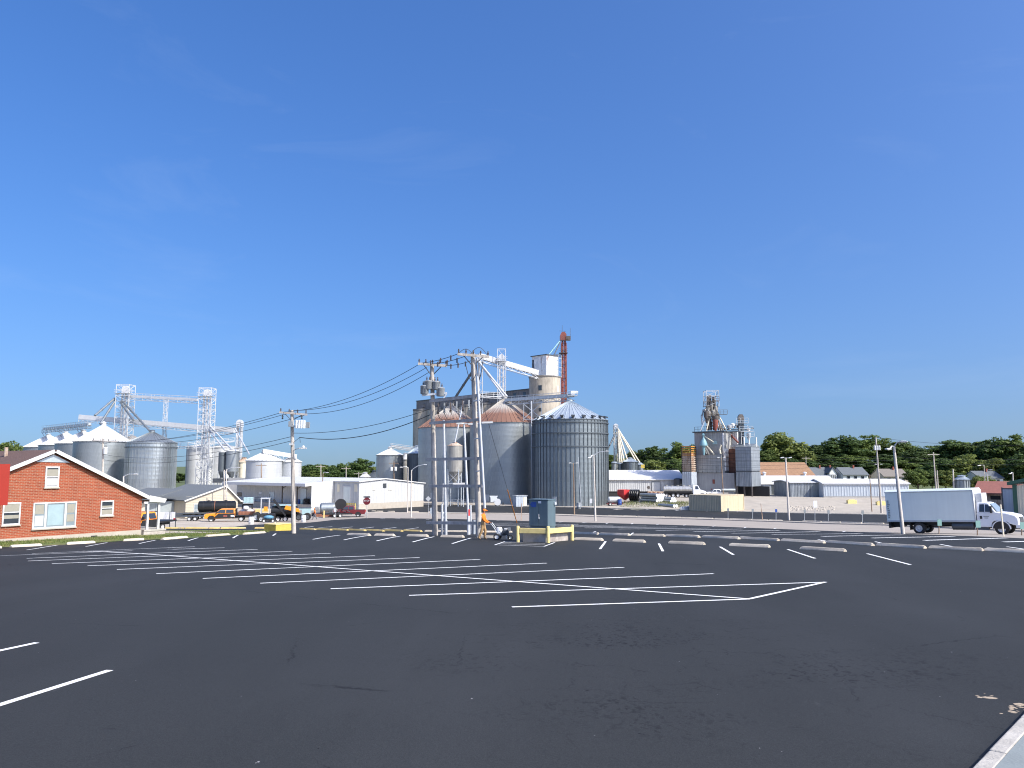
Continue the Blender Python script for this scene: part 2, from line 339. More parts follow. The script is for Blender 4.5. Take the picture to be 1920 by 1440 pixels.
def ground_mats():
    # sealed asphalt
    for name, c, wear in (('asphalt', (.0350, .0372, .0385), True), ('asphalt_far', (.036, .0378, .0390), False)):
        m = bpy.data.materials.new(name); m.use_nodes = True; nt = m.node_tree; N = nt.nodes; L = nt.links.new; b = N['Principled BSDF']
        tc = N.new('ShaderNodeTexCoord'); co = tc.outputs['Object']
        def noise(s, d=6, r=.6, v=None, stretch=None, rot=0):
            n = N.new('ShaderNodeTexNoise'); n.inputs['Scale'].default_value = s; n.inputs['Detail'].default_value = d; n.inputs['Roughness'].default_value = r
            src = v or co
            if stretch:
                mp = N.new('ShaderNodeMapping'); mp.inputs['Scale'].default_value = stretch; mp.inputs['Rotation'].default_value = (0, 0, rot); L(src, mp.inputs[0]); src = mp.outputs[0]
            L(src, n.inputs['Vector']); return n.outputs[0]
        def rng(x, a, bb, lo, hi):
            r = N.new('ShaderNodeMapRange'); r.inputs[1].default_value = a; r.inputs[2].default_value = bb; r.inputs[3].default_value = lo; r.inputs[4].default_value = hi; L(x, r.inputs[0]); return r.outputs[0]
        def mul(x, y):
            r = N.new('ShaderNodeMath'); r.operation = 'MULTIPLY'; L(x, r.inputs[0]); L(y, r.inputs[1]); return r.outputs[0]
        v = mul(rng(noise(.12, 4), .3, .7, .94, 1.06), rng(noise(45, 3, .8), .3, .7, .72, 1.28))
        v = mul(v, rng(noise(.5, 5, .65, stretch=(1, .18, 1), rot=.5), .3, .7, .96, 1.04))
        vm = N.new('ShaderNodeVectorMath'); vm.operation = 'SCALE'; vm.inputs[0].default_value = c; L(v, vm.inputs['Scale']); col = vm.outputs[0]
        def mixc(col, fac, rgb):
            mx = N.new('ShaderNodeMix'); mx.data_type = 'RGBA'; L(fac, mx.inputs[0]); L(col, mx.inputs[6]); mx.inputs[7].default_value = (*rgb, 1); return mx.outputs[2]
        if wear:
            # cracked patch to the right of the aisle: alligator cracks inside a soft blob
            g = N.new('ShaderNodeVectorMath'); g.operation = 'DISTANCE'; mp = N.new('ShaderNodeMapping'); mp.inputs['Scale'].default_value = (.42, 1, 1); mp.inputs['Rotation'].default_value = (0, 0, .12); L(co, mp.inputs[0])
            wob = N.new('ShaderNodeTexNoise'); wob.inputs['Scale'].default_value = .7; wob.inputs['Detail'].default_value = 5; L(co, wob.inputs[0])
            ad = N.new('ShaderNodeVectorMath'); ad.operation = 'MULTIPLY_ADD'; L(wob.outputs['Color'], ad.inputs[0]); ad.inputs[1].default_value = (2.6, 2.6, 0); L(mp.outputs[0], ad.inputs[2])
            L(co, g.inputs[0]); g.inputs[1].default_value = (3.0, 13.0, -.5)
            zone = rng(g.outputs['Value'], 2.0, 6.5, 1, 0)
            vo = N.new('ShaderNodeTexVoronoi'); vo.feature = 'DISTANCE_TO_EDGE'; vo.inputs['Scale'].default_value = 1.5
            wn = N.new('ShaderNodeTexNoise'); wn.inputs['Scale'].default_value = 5; wn.inputs['Detail'].default_value = 5; L(co, wn.inputs[0])
            a2 = N.new('ShaderNodeVectorMath'); a2.operation = 'MULTIPLY_ADD'; L(wn.outputs['Color'], a2.inputs[0]); a2.inputs[1].default_value = (.35, .35, 0); L(co, a2.inputs[2]); L(a2.outputs[0], vo.inputs['Vector'])
            cr = mul(rng(vo.outputs['Distance'], .0, .026, 1, 0), rng(noise(.9, 4), .5, .6, 0, 1))
            def specks(scale, size, keep, st, rot):
                mp = N.new('ShaderNodeMapping'); mp.inputs['Scale'].default_value = st; mp.inputs['Rotation'].default_value = (0, 0, rot); L(a2.outputs[0], mp.inputs[0])
                v = N.new('ShaderNodeTexVoronoi'); v.inputs['Scale'].default_value = scale; L(mp.outputs[0], v.inputs['Vector'])
                se = N.new('ShaderNodeSeparateColor'); L(v.outputs['Color'], se.inputs[0])
                return mul(rng(v.outputs['Distance'], size*.6, size, 1, 0), rng(se.outputs[0], keep, keep+.05, 0, 1))
            dens = rng(noise(.55, 4, .6, stretch=(.45, 1, 1), rot=.25), .46, .6, 0, 1)
            s1 = mul(specks(7, .34, .3, (1, .6, 1), .3), dens); s2 = mul(specks(15, .42, .25, (.8, .7, 1), 1.1), dens)
            mp_ = N.new('ShaderNodeMath'); mp_.operation = 'MAXIMUM'; L(s1, mp_.inputs[0]); L(s2, mp_.inputs[1]); pits = mp_.outputs[0]
            stray = mul(specks(2.2, .05, .55, (1, 1, 1), 0), rng(noise(.15, 2), .4, .5, .3, 1))
            mxm = N.new('ShaderNodeMath'); mxm.operation = 'MAXIMUM'; L(cr, mxm.inputs[0]); L(pits, mxm.inputs[1])
            col = mixc(col, mul(mul(mxm.outputs[0], zone), rng(noise(2.5, 2), .3, .6, .35, .85)), (.010, .010, .011))
            vl = N.new('ShaderNodeTexVoronoi'); vl.feature = 'DISTANCE_TO_EDGE'; vl.inputs['Scale'].default_value = .16; L(a2.outputs[0], vl.inputs['Vector'])
            col = mixc(col, mul(rng(vl.outputs['Distance'], 0, .0026, .8, 0), rng(noise(.5, 4), .50, .58, 0, 1)), (.009, .009, .01))
            col = mixc(col, stray, (.006, .006, .007))
            # pale scuffs and tyre dust
            sc = mul(rng(noise(2.2, 5, .7, stretch=(1, .3, 1), rot=-.9), .64, .74, 0, .22), rng(noise(.3, 3), .5, .62, 0, 1))
            col = mixc(col, sc, (.16, .16, .17))
            sp = rng(noise(9, 2, .8), .775, .79, 0, .8)
            col = mixc(col, sp, (.45, .45, .46))
            dustm = rng(noise(.25, 5, .6, stretch=(1, .3, 1), rot=.9), .45, .8, 0, .12)
            col = mixc(col, dustm, (.10, .105, .115))
        L(col, b.inputs['Base Color']); b.inputs['Roughness'].default_value = .75; b.inputs['Specular IOR Level'].default_value = .1
        bp = N.new('ShaderNodeBump'); bp.inputs['Strength'].default_value = .55; bp.inputs['Distance'].default_value = .006
        L(noise(85, 3, .7), bp.inputs['Height']); L(bp.outputs[0], b.inputs['Normal'])
        M[name] = m
    # earth / gravel turning to grass far off
    m = bpy.data.materials.new('ground'); m.use_nodes = True; nt = m.node_tree; N = nt.nodes; L = nt.links.new; b = N['Principled BSDF']
    tc = N.new('ShaderNodeTexCoord'); co = tc.outputs['Object']
    nz = N.new('ShaderNodeTexNoise'); nz.inputs['Scale'].default_value = .35; nz.inputs['Detail'].default_value = 9; nz.inputs['Roughness'].default_value = .65; L(co, nz.inputs[0])
    cr = N.new('ShaderNodeValToRGB'); e = cr.color_ramp.elements; e[0].position = .3; e[0].color = (.33, .28, .22, 1); e[1].position = .68; e[1].color = (.52, .46, .38, 1); L(nz.outputs[0], cr.inputs[0])
    n2 = N.new('ShaderNodeTexNoise'); n2.inputs['Scale'].default_value = .09; n2.inputs['Detail'].default_value = 6; L(co, n2.inputs[0])
    sx = N.new('ShaderNodeSeparateXYZ'); L(co, sx.inputs[0])
    mr = N.new('ShaderNodeMapRange'); mr.inputs[1].default_value = 222; mr.inputs[2].default_value = 240; L(sx.outputs['Y'], mr.inputs[0])
    m2 = N.new('ShaderNodeMapRange'); m2.inputs[1].default_value = .58; m2.inputs[2].default_value = .68; m2.inputs[4].default_value = .6; L(n2.outputs[0], m2.inputs[0])
    mx = N.new('ShaderNodeMath'); mx.operation = 'MAXIMUM'; L(mr.outputs[0], mx.inputs[0]); L(m2.outputs[0], mx.inputs[1])
    mc = N.new('ShaderNodeMix'); mc.data_type = 'RGBA'; L(mx.outputs[0], mc.inputs[0]); L(cr.outputs[0], mc.inputs[6]); mc.inputs[7].default_value = (.085, .11, .035, 1)
    L(mc.outputs[2], b.inputs['Base Color']); b.inputs['Roughness'].default_value = .95; M['ground'] = m
ground_mats()
mat('road', (.335, .295, .25), .9, var=.08, scale=.25, dirt=.2, dirt_rgb=(.38, .30, .25))
mat('gravel', (.385, .345, .285), .95, var=.15, scale=.5, bump=.5, bscale=6, dirt=.3, dirt_rgb=(.40, .34, .27))
mat('sidewalk', (.22, .25, .25), .9, var=.12, scale=1.5, bump=.3)
mat('grass', (.10, .135, .03), .95, var=.35, scale=.9, dirt=.45, dirt_rgb=(.22, .19, .07))
mat('weeds', (.15, .17, .06), .95, var=.3, scale=3)
def leaf_mat(name, rgb):
    m = bpy.data.materials.new(name); m.use_nodes = True; nt = m.node_tree; N = nt.nodes; L = nt.links.new; b = N['Principled BSDF']
    ge = N.new('ShaderNodeNewGeometry'); cr = N.new('ShaderNodeValToRGB'); e = cr.color_ramp.elements
    e[0].color = (rgb[0]*.55, rgb[1]*.6, rgb[2]*.6, 1); e[1].color = (rgb[0]*1.45, rgb[1]*1.35, rgb[2]*1.2, 1); L(ge.outputs['Random Per Island'], cr.inputs[0])
    oi = N.new('ShaderNodeObjectInfo'); mr = N.new('ShaderNodeMapRange'); mr.inputs[3].default_value = .8; mr.inputs[4].default_value = 1.2; L(oi.outputs['Random'], mr.inputs[0])
    vm = N.new('ShaderNodeVectorMath'); vm.operation = 'SCALE'; L(cr.outputs[0], vm.inputs[0]); L(mr.outputs[0], vm.inputs['Scale']); L(vm.outputs[0], b.inputs['Base Color'])
    b.inputs['Roughness'].default_value = .6; b.inputs['Specular IOR Level'].default_value = .25
    tr = N.new('ShaderNodeBsdfTranslucent'); L(vm.outputs[0], tr.inputs[0]); ms = N.new('ShaderNodeMixShader'); ms.inputs[0].default_value = .38
    L(b.outputs[0], ms.inputs[1]); L(tr.outputs[0], ms.inputs[2]); L(ms.outputs[0], N['Material Output'].inputs['Surface']); M[name] = m
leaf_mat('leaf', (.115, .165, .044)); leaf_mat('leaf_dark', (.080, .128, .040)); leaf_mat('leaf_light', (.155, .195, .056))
def rust_roof():
    m = mat('rust_roof', (.50, .47, .42), .55, .3, var=.08, scale=.6, streak=.1); nt = m.node_tree; N = nt.nodes; L = nt.links.new; b = N['Principled BSDF']
    old = b.inputs['Base Color'].links[0].from_socket
    tc = N.new('ShaderNodeTexCoord'); sx = N.new('ShaderNodeSeparateXYZ'); L(tc.outputs['Object'], sx.inputs[0])
    at_ = N.new('ShaderNodeMath'); at_.operation = 'ARCTAN2'; L(sx.outputs['Y'], at_.inputs[0]); L(sx.outputs['X'], at_.inputs[1])
    nz = N.new('ShaderNodeTexNoise'); nz.noise_dimensions = '2D'; nz.inputs['Scale'].default_value = 1; nz.inputs['Detail'].default_value = 5
    cb = N.new('ShaderNodeCombineXYZ'); ml = N.new('ShaderNodeMath'); ml.operation = 'MULTIPLY'; ml.inputs[1].default_value = 26; L(at_.outputs[0], ml.inputs[0]); L(ml.outputs[0], cb.inputs[0]); L(sx.outputs['Z'], cb.inputs[1]); oi = N.new('ShaderNodeObjectInfo'); m9 = N.new('ShaderNodeMath'); m9.operation = 'MULTIPLY'; m9.inputs[1].default_value = 60; L(oi.outputs['Random'], m9.inputs[0]); L(m9.outputs[0], cb.inputs[2]); nz.noise_dimensions = '3D'; L(cb.outputs[0], nz.inputs['Vector'])
    ad = N.new('ShaderNodeMath'); ad.operation = 'MULTIPLY_ADD'; L(nz.outputs[0], ad.inputs[0]); ad.inputs[1].default_value = 2.6; L(sx.outputs['Z'], ad.inputs[2])
    mr = N.new('ShaderNodeMapRange'); mr.inputs[1].default_value = 3.6; mr.inputs[2].default_value = 5.6; mr.inputs[3].default_value = .9; mr.inputs[4].default_value = 0; L(ad.outputs[0], mr.inputs[0])
    mx = N.new('ShaderNodeMix'); mx.data_type = 'RGBA'; L(mr.outputs[0], mx.inputs[0]); L(old, mx.inputs[6]); mx.inputs[7].default_value = (.235, .105, .062, 1); L(mx.outputs[2], b.inputs['Base Color'])
rust_roof()
# ================================================================== the setting
def frange(a, b, s):
    r = []; x = a
    while x < b-1e-6: r.append(x); x += s
    return r
GXS = [-2500, -1200, -600, -360, -240, -180, -150]+frange(-132, 160, 4)+[160, 180, 210, 250, 320, 420, 600, 1200, 2500]
GYS = [-300, -120, -20, 0, 8, 16, 24]+frange(28, 72, 2)+frange(72, 240, 4)+frange(240, 400, 8)+[400, 450, 520, 700, 1000, 1600, 2800, 4500]
g = MB(); nx = len(GXS)
for y in GYS:
    for x in GXS: g.v.append((x, y, gz(x, y)))
for j in range(len(GYS)-1):
    for i in range(nx-1): g.f.append((j*nx+i, j*nx+i+1, (j+1)*nx+i+1, (j+1)*nx+i))
g.build('ground', 'ground', smooth=60, kind='structure')
def clip(poly, ax, v, keep_less):
    out = []
    for i in range(len(poly)):
        a, b = poly[i-1], poly[i]; ia = (a[ax] <= v) == keep_less or a[ax] == v; ib = (b[ax] <= v) == keep_less or b[ax] == v
        if ia != ib:
            t = (v-a[ax])/(b[ax]-a[ax]); out.append((a[0]+t*(b[0]-a[0]), a[1]+t*(b[1]-a[1])))
        if ib: out.append(b)
    return out
def sheet_mb(poly, off, mb=None):
    mb = mb or MB(); poly = [(p[0], p[1]) for p in poly]
    x0, x1 = min(p[0] for p in poly), max(p[0] for p in poly)
    for i in range(nx-1):
        if GXS[i+1] < x0 or GXS[i] > x1: continue
        pc = clip(clip(poly, 0, GXS[i], False), 0, GXS[i+1], True)
        if len(pc) < 3: continue
        y0, y1 = min(p[1] for p in pc), max(p[1] for p in pc)
        for j in range(len(GYS)-1):
            if GYS[j+1] < y0 or GYS[j] > y1: continue
            q = clip(clip(pc, 1, GYS[j], False), 1, GYS[j+1], True)
            if len(q) < 3: continue
            mb.add([(p[0], p[1], gz(p[0], p[1])+off) for p in q], [tuple(range(len(q)))])
    return mb
def tri_poly(mb_poly):                   # ear clipping for concave outlines
    P = list(mb_poly); ar = sum(P[i-1][0]*P[i][1]-P[i][0]*P[i-1][1] for i in range(len(P)))
    if ar < 0: P.reverse()
    T = []
    def cr(a, b, c): return (b[0]-a[0])*(c[1]-a[1])-(b[1]-a[1])*(c[0]-a[0])
    while len(P) > 3:
        for i in range(len(P)):
            a, b, c = P[i-1], P[i], P[(i+1) % len(P)]
            if cr(a, b, c) <= 1e-9: continue
            if any(cr(a, b, p) >= 0 and cr(b, c, p) >= 0 and cr(c, a, p) >= 0 for p in P if p not in (a, b, c)): continue
            T.append((a, b, c)); P.pop(i); break
        else: break
    T.append(tuple(P)); return T
def sheet(name, poly, m, off, parent=None, kind=None):
    mb = MB()
    for t in tri_poly([(p[0], p[1]) for p in poly]): sheet_mb(t, off, mb)
    o = mb.build(name, m, parent, smooth=40)
    if kind: o['kind'] = kind
    return o
G = lambda pts: [gnd(*p) for p in pts]
# --- main sealed lot
far_edge = [(300, 991), (380, 990), (440, 988), (466, 984.5), (580, 980), (625, 975), (690, 971.5), (800, 972.5), (860, 973.5), (1000, 977.5), (1140, 981), (1300, 985.5), (1460, 992), (1640, 999), (1800, 1005), (1960, 1012)]
lot_pts = [(-60, -18), (-60, 30)]+[tuple(p)[:2] for p in G([(-330, 1034), (0, 1027.5), (60, 1025), (125, 1022), (240, 1014.5), (350, 1010.5), (430, 1005), (497, 1000), (505, 996), (470, 994.5), (300, 994)]+far_edge)]+[(60, 44), (60, -18)]
lot = sheet('parking_lot', lot_pts, 'asphalt', .02, kind='structure')
# --- pale concrete street beyond it
road_far = [(560, 958), (690, 961.5), (800, 962.5), (1000, 965), (1140, 970), (1300, 974), (1460, 979), (1560, 983), (1660, 985.5), (1800, 992), (1960, 999)]
sheet('road', [tuple(p)[:2] for p in G(far_edge[3:]+list(reversed(road_far)))], 'road', .010, kind='structure')
# --- second sealed strip between street and yard
s2n = [(690, 960), (800, 960.5), (1000, 962), (1140, 966.5), (1300, 971), (1460, 976), (1660, 982), (1800, 988), (1960, 994)]
s2f = [(688, 948.5), (793, 945.5), (860, 946.5), (960, 949), (1090, 951.5), (1180, 954), (1300, 957), (1460, 961.5), (1660, 965), (1800, 970), (1960, 977)]
lot2 = sheet('rear_parking_strip', [tuple(p)[:2] for p in G(s2n+list(reversed(s2f)))], 'asphalt_far', .018, kind='structure')
# pale gravel yard on the right, behind the strip
sheet('gravel_yard', [(p[0], p[1]) for p in G([(1145, 952.6)]+s2f[6:-1])]+[(120, 160), (135, 215), (24, 222), (24, 185)], 'gravel', .008, kind='structure')
sheet('concrete_apron', [tuple(p)[:2] for p in G(s2f[1:6])]+[(24.2, 184), (-26, 182)], 'pale_concrete', .009, kind='structure')
# --- kerbed pavement along the far side of the street
def strip_mesh(pts, w, h, mb=None, inner=1):
    mb = mb or MB(); P = []
    for a, b in zip(pts, pts[1:]):
        n = max(1, int((Vector(b)-Vector(a)).length/3)); P += [Vector(a)+(Vector(b)-Vector(a))*k/n for k in range(n)]
    P.append(Vector(pts[-1])); L_, R_ = [], []
    for i, p in enumerate(P):
        d = P[min(i+1, len(P)-1)]-P[max(i-1, 0)]; d.z = 0; d.normalize(); nrm = Vector((-d.y, d.x, 0))*w*inner
        L_.append((p.x, p.y)); R_.append((p.x+nrm.x, p.y+nrm.y))
    vs = []
    for (a, b), (c, d) in zip(L_, R_): vs += [(a, b, gz(a, b)-.05), (a, b, gz(a, b)+h), (c, d, gz(c, d)+h), (c, d, gz(c, d)-.05)]
    fs = [(0, 1, 2, 3), tuple(len(vs)-4+k for k in (3, 2, 1, 0))]
    for i in range(len(P)-1):
        for k in range(3): fs.append((4*i+k, 4*i+k+1, 4*i+5+k, 4*i+4+k))
    return mb.add(vs, fs)
strip_mesh(G(road_far[2:]), 2.2, .14).build('pavement', 'pale_concrete', kind='structure')
strip_mesh(G([(800, 946), (960, 949.5), (1090, 952), (1180, 954.5), (1300, 957.5), (1460, 962), (1660, 965.5)]), .35, .13).build('kerb', 'kerb', kind='structure')
# --- grass verge in front of the brick house
gv = sheet('grass_verge', [tuple(p)[:2] for p in G([(-330, 1033.7), (0, 1027.2), (60, 1024.7), (125, 1021.7), (240, 1014.2), (350, 1010.2), (430, 1004.7), (497, 999.7), (505, 996.2), (470, 994.8), (300, 994.3), (285, 993.7)])]+[(-24, 68), (-60, 60)], 'grass', .032, kind='structure')
# --- raised pavement in the near right corner
k0, k1 = gnd(1838, 1446), gnd(1925, 1352); kd = (k1-k0).normalized(); kn = Vector((kd.y, -kd.x, 0))
kp = [k0-kd*6, k0+kd*.0, k1, k1+kd*14]
LK = (kp[-1]-kp[0]).length; nk = int(LK/1.5); rk_ = random.Random(8); kb0 = None
for i in range(nk):
    j0, j1 = rk_.uniform(-.006, .006), rk_.uniform(-.004, .004); p0_ = kp[0]+kd*(LK*i/nk+.007)+kn*j0; p1_ = kp[0]+kd*(LK*(i+1)/nk-.007)+kn*j0
    o_ = strip_mesh([p0_, p1_], .16, .12+j1, inner=-1).build('kerb' if kb0 is None else 'kerb_stone', 'kerb', kb0, bevel=.018)
    if kb0 is None: kb0 = o_; o_['kind'] = 'structure'
a_ = [Vector((p.x, p.y, 0))+kn*.165 for p in kp]
sheet('sidewalk', [(p.x, p.y) for p in a_]+[(a_[-1].x+9, a_[-1].y-9), (a_[0].x+9, a_[0].y-9)], 'sidewalk', .114, kind='structure')
rb = MB(); rr = random.Random(4)
for k in range(26):                          # crumbs of broken concrete at its end
    c = gnd(1908+rr.gauss(0, 12), 1333+rr.gauss(0, 5)) if k > 8 else gnd(1850+rr.gauss(0, 14), 1310+rr.gauss(0, 2.5)); s_ = rr.uniform(.012, .045)*(2.4 if k % 7 == 0 else 1)
    rb.add([(c.x+s_*math.cos(t)*rr.uniform(.6, 1.4), c.y+s_*math.sin(t)*rr.uniform(.6, 1.2), c.z+.02) for t in (0, 1.2, 2.5, 3.8, 5.1)]+[(c.x, c.y, c.z+.024)], [(i, (i+1) % 5, 5) for i in range(5)])
tag(rb.build('concrete_crumbs', 'dirt_tan'), 'loose crumbs of broken pale concrete beside the near kerb', 'rubble', kind='stuff')
# --- painted lines
def pline(p, q, w=.128, m='line', parent=lot, z=.026):
    a, b = gnd(*p), gnd(*q); d = (b-a); d.z = 0; d.normalize(); n = Vector((-d.y, d.x, 0))*w/2
    return sheet_mb([a+n, b+n, b-n, a-n], z).build('painted_line', m, parent)
near = [(960, 1140), (767, 1118), (620, 1105.5), (488, 1095), (380, 1086), (293, 1077), (219, 1069), (164, 1062), (97, 1058), (52, 1053), (50, 1048), (-40, 1044.5)]
farp = [(1405, 1125), (1548, 1093), (1338, 1077), (1170, 1065), (1025, 1057), (900, 1050), (787, 1046.5), (703, 1043), (620, 1038.5), (548, 1034.5), (483, 1031), (421, 1028)]
for p, q in zip(near, farp): pline(p, q)
pline((365, 1026), (60, 1039)); pline((155, 1034.5), (1405, 1125), z=.031); pline((1405, 1125), (1548, 1093), z=.0315)
for p, q in [((50, 1032), (107, 1023)), ((161, 1025.5), (201, 1018)), ((261, 1020), (291, 1013.5)), ((353, 1014.5), (371, 1009)), ((437, 1009.5), (446, 1004)), ((512, 1004.8), (517, 1001)),
             ((587, 1012), (638, 1004)), ((645, 1013), (690, 1005)), ((706, 1015), (750, 1006)), ((774, 1017), (814, 1007)), ((848, 1020), (883, 1009.5)),
             ((1125, 1030.5), (1135.5, 1016)), ((1235.5, 1020), (1243, 1034.5)), ((1350, 1026), (1375, 1041)), ((1477, 1031), (1528, 1048)), ((1626, 1039), (1707, 1060)),
             ((-40, 1231), (69, 1207.5)), ((-60, 1344), (206, 1259.5))]: pline(p, q)
for p, q in [((928, 1022.5), (1020, 1025.5)), ((1020, 1025.5), (1040, 1018)), ((935, 1020.3), (1022, 1022.6)), ((944, 1018), (1022, 1019.8)), ((947, 1016.2), (978, 1016.8)), ((928, 1022.5), (947, 1016))]: pline(p, q, .09, z=.027)
for p, q in [((1160, 992.5), (1330, 990.5)), ((1230, 995), (1392, 992.3)), ((1300, 997.5), (1462, 994.8)), ((1372, 1000.5), (1537, 997.3)), ((1448, 1003), (1617, 1000.7)), ((1542, 1006.5), (1696, 1003.5)), ((1635, 1009.6), (1789, 1006.5)), ((1733, 1014), (1886, 1009.5)), ((1882, 1017), (1960, 1015)),
             ((1096, 990.3), (1270, 988.4)), ((1044, 988.5), (1212, 986.6)), ((985, 987), (1150, 985)), ((930, 985.5), (1085, 983.6)), ((880, 984), (1030, 982)), ((836, 982.5), (960, 981))]: pline(p, q, .38, 'line', z=.0275)
for p, q in [((571, 989.6), (588, 987.3)), ((597, 990), (623, 987.8)), ((634, 991), (661, 988.3)), ((674, 992), (701, 988.6)), ((717, 992.5), (743, 989.3)), ((758, 993.5), (785, 989.8)), ((820, 993), (838, 990)),
             ((1106, 1000.5), (1117, 997)), ((1181, 1004.5), (1187, 999.5)), ((1534, 1012.5), (1552, 1016)), ((1641, 1016.5), (1658, 1020)), ((1763, 1021.5), (1787, 1026)), ((1888, 1026), (1920, 1030.5)),
             ((713, 972.9), (722, 972)), ((740, 973.4), (750, 972.5)), ((769, 973.8), (779, 972.9)), ((799, 974.2), (808, 973.2)), ((931, 976.3), (944, 975.4)), ((1048, 979.6), (1056, 978.4)), ((1092, 980.6), (1100, 979.3)), ((1136, 982.3), (1141, 980.7)), ((1183, 983), (1187, 981.5)), ((1231, 984), (1236, 982.8)), ((1281, 985.5), (1286, 984.4)), ((1336, 987.5), (1341, 986.4)), ((1395, 990.3), (1399, 988.9)), ((1451, 992), (1456, 990.7)), ((1580, 997.8), (1586, 996.2))]: pline(p, q, .14, z=.028)
for k in range(9):
    pline((1150+58*k, 955.2+1.25*k), (1158+58*k, 954.1+1.25*k), .15, 'line', lot2, .026)
# --- wheel stops
ORD = ['first', 'second', 'third', 'fourth', 'fifth', 'sixth', 'seventh', 'eighth', 'ninth', 'tenth', 'eleventh', 'twelfth', 'thirteenth', 'fourteenth', 'fifteenth', 'sixteenth', 'seventeenth', 'eighteenth']
def stop_row(spans, m, lab, grp, h=.15, wd=.29):
    for i, (x0, x1, y0, y1) in enumerate(spans):
        a, b = gnd(x0, y0), gnd(x1, y1); L_ = (b-a).length; d = (b-a).normalized()
        o = bpy.data.objects.new('wheel_stop', None); mb = MB(); e = min(.1, L_*.06); t = wd/2
        r = random.Random(i*7+len(spans)); j = lambda: r.uniform(-.012, .012)
        vs = []
        for x, s in ((-L_/2, .72), (-L_/2+e, 1), (-L_*.16, 1), (L_*.17, 1), (L_/2-e, 1), (L_/2, .72)):
            for y, z in ((-t, -.03), (-t, .025), (-t*.36, h*s), (t*.36, h*s), (t, .025), (t, -.03)): vs.append((x+j()*.5, y+j()*.5, z+j()*.6))
        fs = [(5, 4, 3, 2, 1, 0), (30, 31, 32, 33, 34, 35)]
        for k in range(5):
            for q in range(6): fs.append((6*k+q, 6*k+(q+1) % 6, 6*k+6+(q+1) % 6, 6*k+6+q))
        mb.add(vs, fs); o = mb.build('wheel_stop', m, smooth=35)
        o.location = (a+b)/2+Vector((0, 0, .02)); o.rotation_euler = (0, -math.atan2(d.z, math.hypot(d.x, d.y)), math.atan2(d.y, d.x))
        tag(o, lab % ORD[i], 'wheel stop', grp)
stop_row([(1078, 1130, 1012.5, 1014.5), (1151, 1209, 1015.5, 1018), (1255, 1321, 1019.5, 1022.3), (1369, 1443, 1024, 1027.3), (1502, 1585, 1030.5, 1035.3)], 'stop', 'pale concrete wheel stop, %s from the transformer pad in the near right row', 'near right row of wheel stops')
stop_row([(1077, 1122, 1001, 1002.8), (1125, 1180, 1003, 1004.7), (1186, 1246, 1005, 1006.6), (1249, 1311, 1006, 1008.6), (1318, 1386, 1008.2, 1011.6), (1387, 1460, 1010.5, 1015), (1466, 1546, 1015, 1019.3), (1552, 1637, 1018, 1024.2), (1645, 1735, 1023.5, 1029.2), (1743, 1843, 1028.8, 1033.8), (1847, 1935, 1033.3, 1038)], 'stop', 'pale concrete wheel stop, %s from the left in the right row behind the near one', 'second right row of wheel stops')
stop_row([(563, 591, 993, 994), (593, 621, 993.5, 994.7), (622, 652, 994, 995.2), (653, 685, 994.5, 996), (687, 719, 995, 996.8), (721, 754, 995.8, 997.2), (757, 790, 996, 997.3)], 'stop_yellow', 'faded yellow wheel stop, %s from the left of the yellow row', 'yellow wheel stops')
stop_row([(797, 834, 997.3, 997.6), (836, 875, 997.6, 998), (905, 960, 998.6, 999)], 'stop', 'pale concrete wheel stop, %s after the yellow ones towards the transformer', 'wheel stops behind the twin poles')
stop_row([(290, 345, 991.5, 991.5), (348, 390, 991.5, 991.6), (393, 412, 991.6, 991.6), (414, 461, 991.6, 991.4), (478, 505, 991.4, 991.4)], 'stop_yellow', 'worn yellow wheel stop, %s from the brick house behind the grass', 'wheel stops behind the grass')
stop_row([(653, 693, 1003.8, 1005.2), (704, 739, 1005, 1005.8), (765, 802, 1006, 1007), (828, 869, 1007.5, 1008.5), (897, 935, 1008.5, 1009.5)], 'stop', 'pale concrete wheel stop, %s from the left in the row by the twin poles', 'wheel stops by the twin poles')
stop_row([(-30, 2, 1030, 1028.5), (20, 77, 1026.8, 1023.8), (125, 178, 1021.5, 1018.6), (232, 270, 1015.2, 1013.2), (304, 350, 1013, 1009.3), (387, 429, 1007.2, 1004), (458, 496, 1002.8, 999.6)], 'stop', 'cream concrete wheel stop, %s from the left along the grass verge', 'wheel stops along the grass')
stop_row([(697, 704, 958.8, 959), (706, 718, 959.4, 959.5), (727, 740, 959.6, 959.8), (765, 785, 960.4, 960.6), (803, 822, 960.8, 961), (1002, 1030, 962.6, 963.6), (1140, 1167, 967.4, 968.3), (1168, 1193, 968.3, 969), (1195, 1247, 969, 970.4), (1248, 1277, 970.5, 971.2), (1278, 1306, 971.3, 972), (1307, 1337, 972, 972.9), (1340, 1366, 973, 973.7), (1368, 1410, 973.8, 975), (1411, 1440, 975.2, 976), (1442, 1467, 976.2, 976.8), (1505, 1540, 977.8, 978.8), (1542, 1577, 979, 980)], 'stop', 'small pale wheel stop, %s from the left along the rear parking strip', 'wheel stops along the rear strip')
stop_row([(1578, 1616, 980.2, 981.4), (1620, 1657, 981.6, 982.7)], 'stop', 'small pale wheel stop on the rear strip, %s left of the box truck tail', 'wheel stops on the rear strip by the truck')
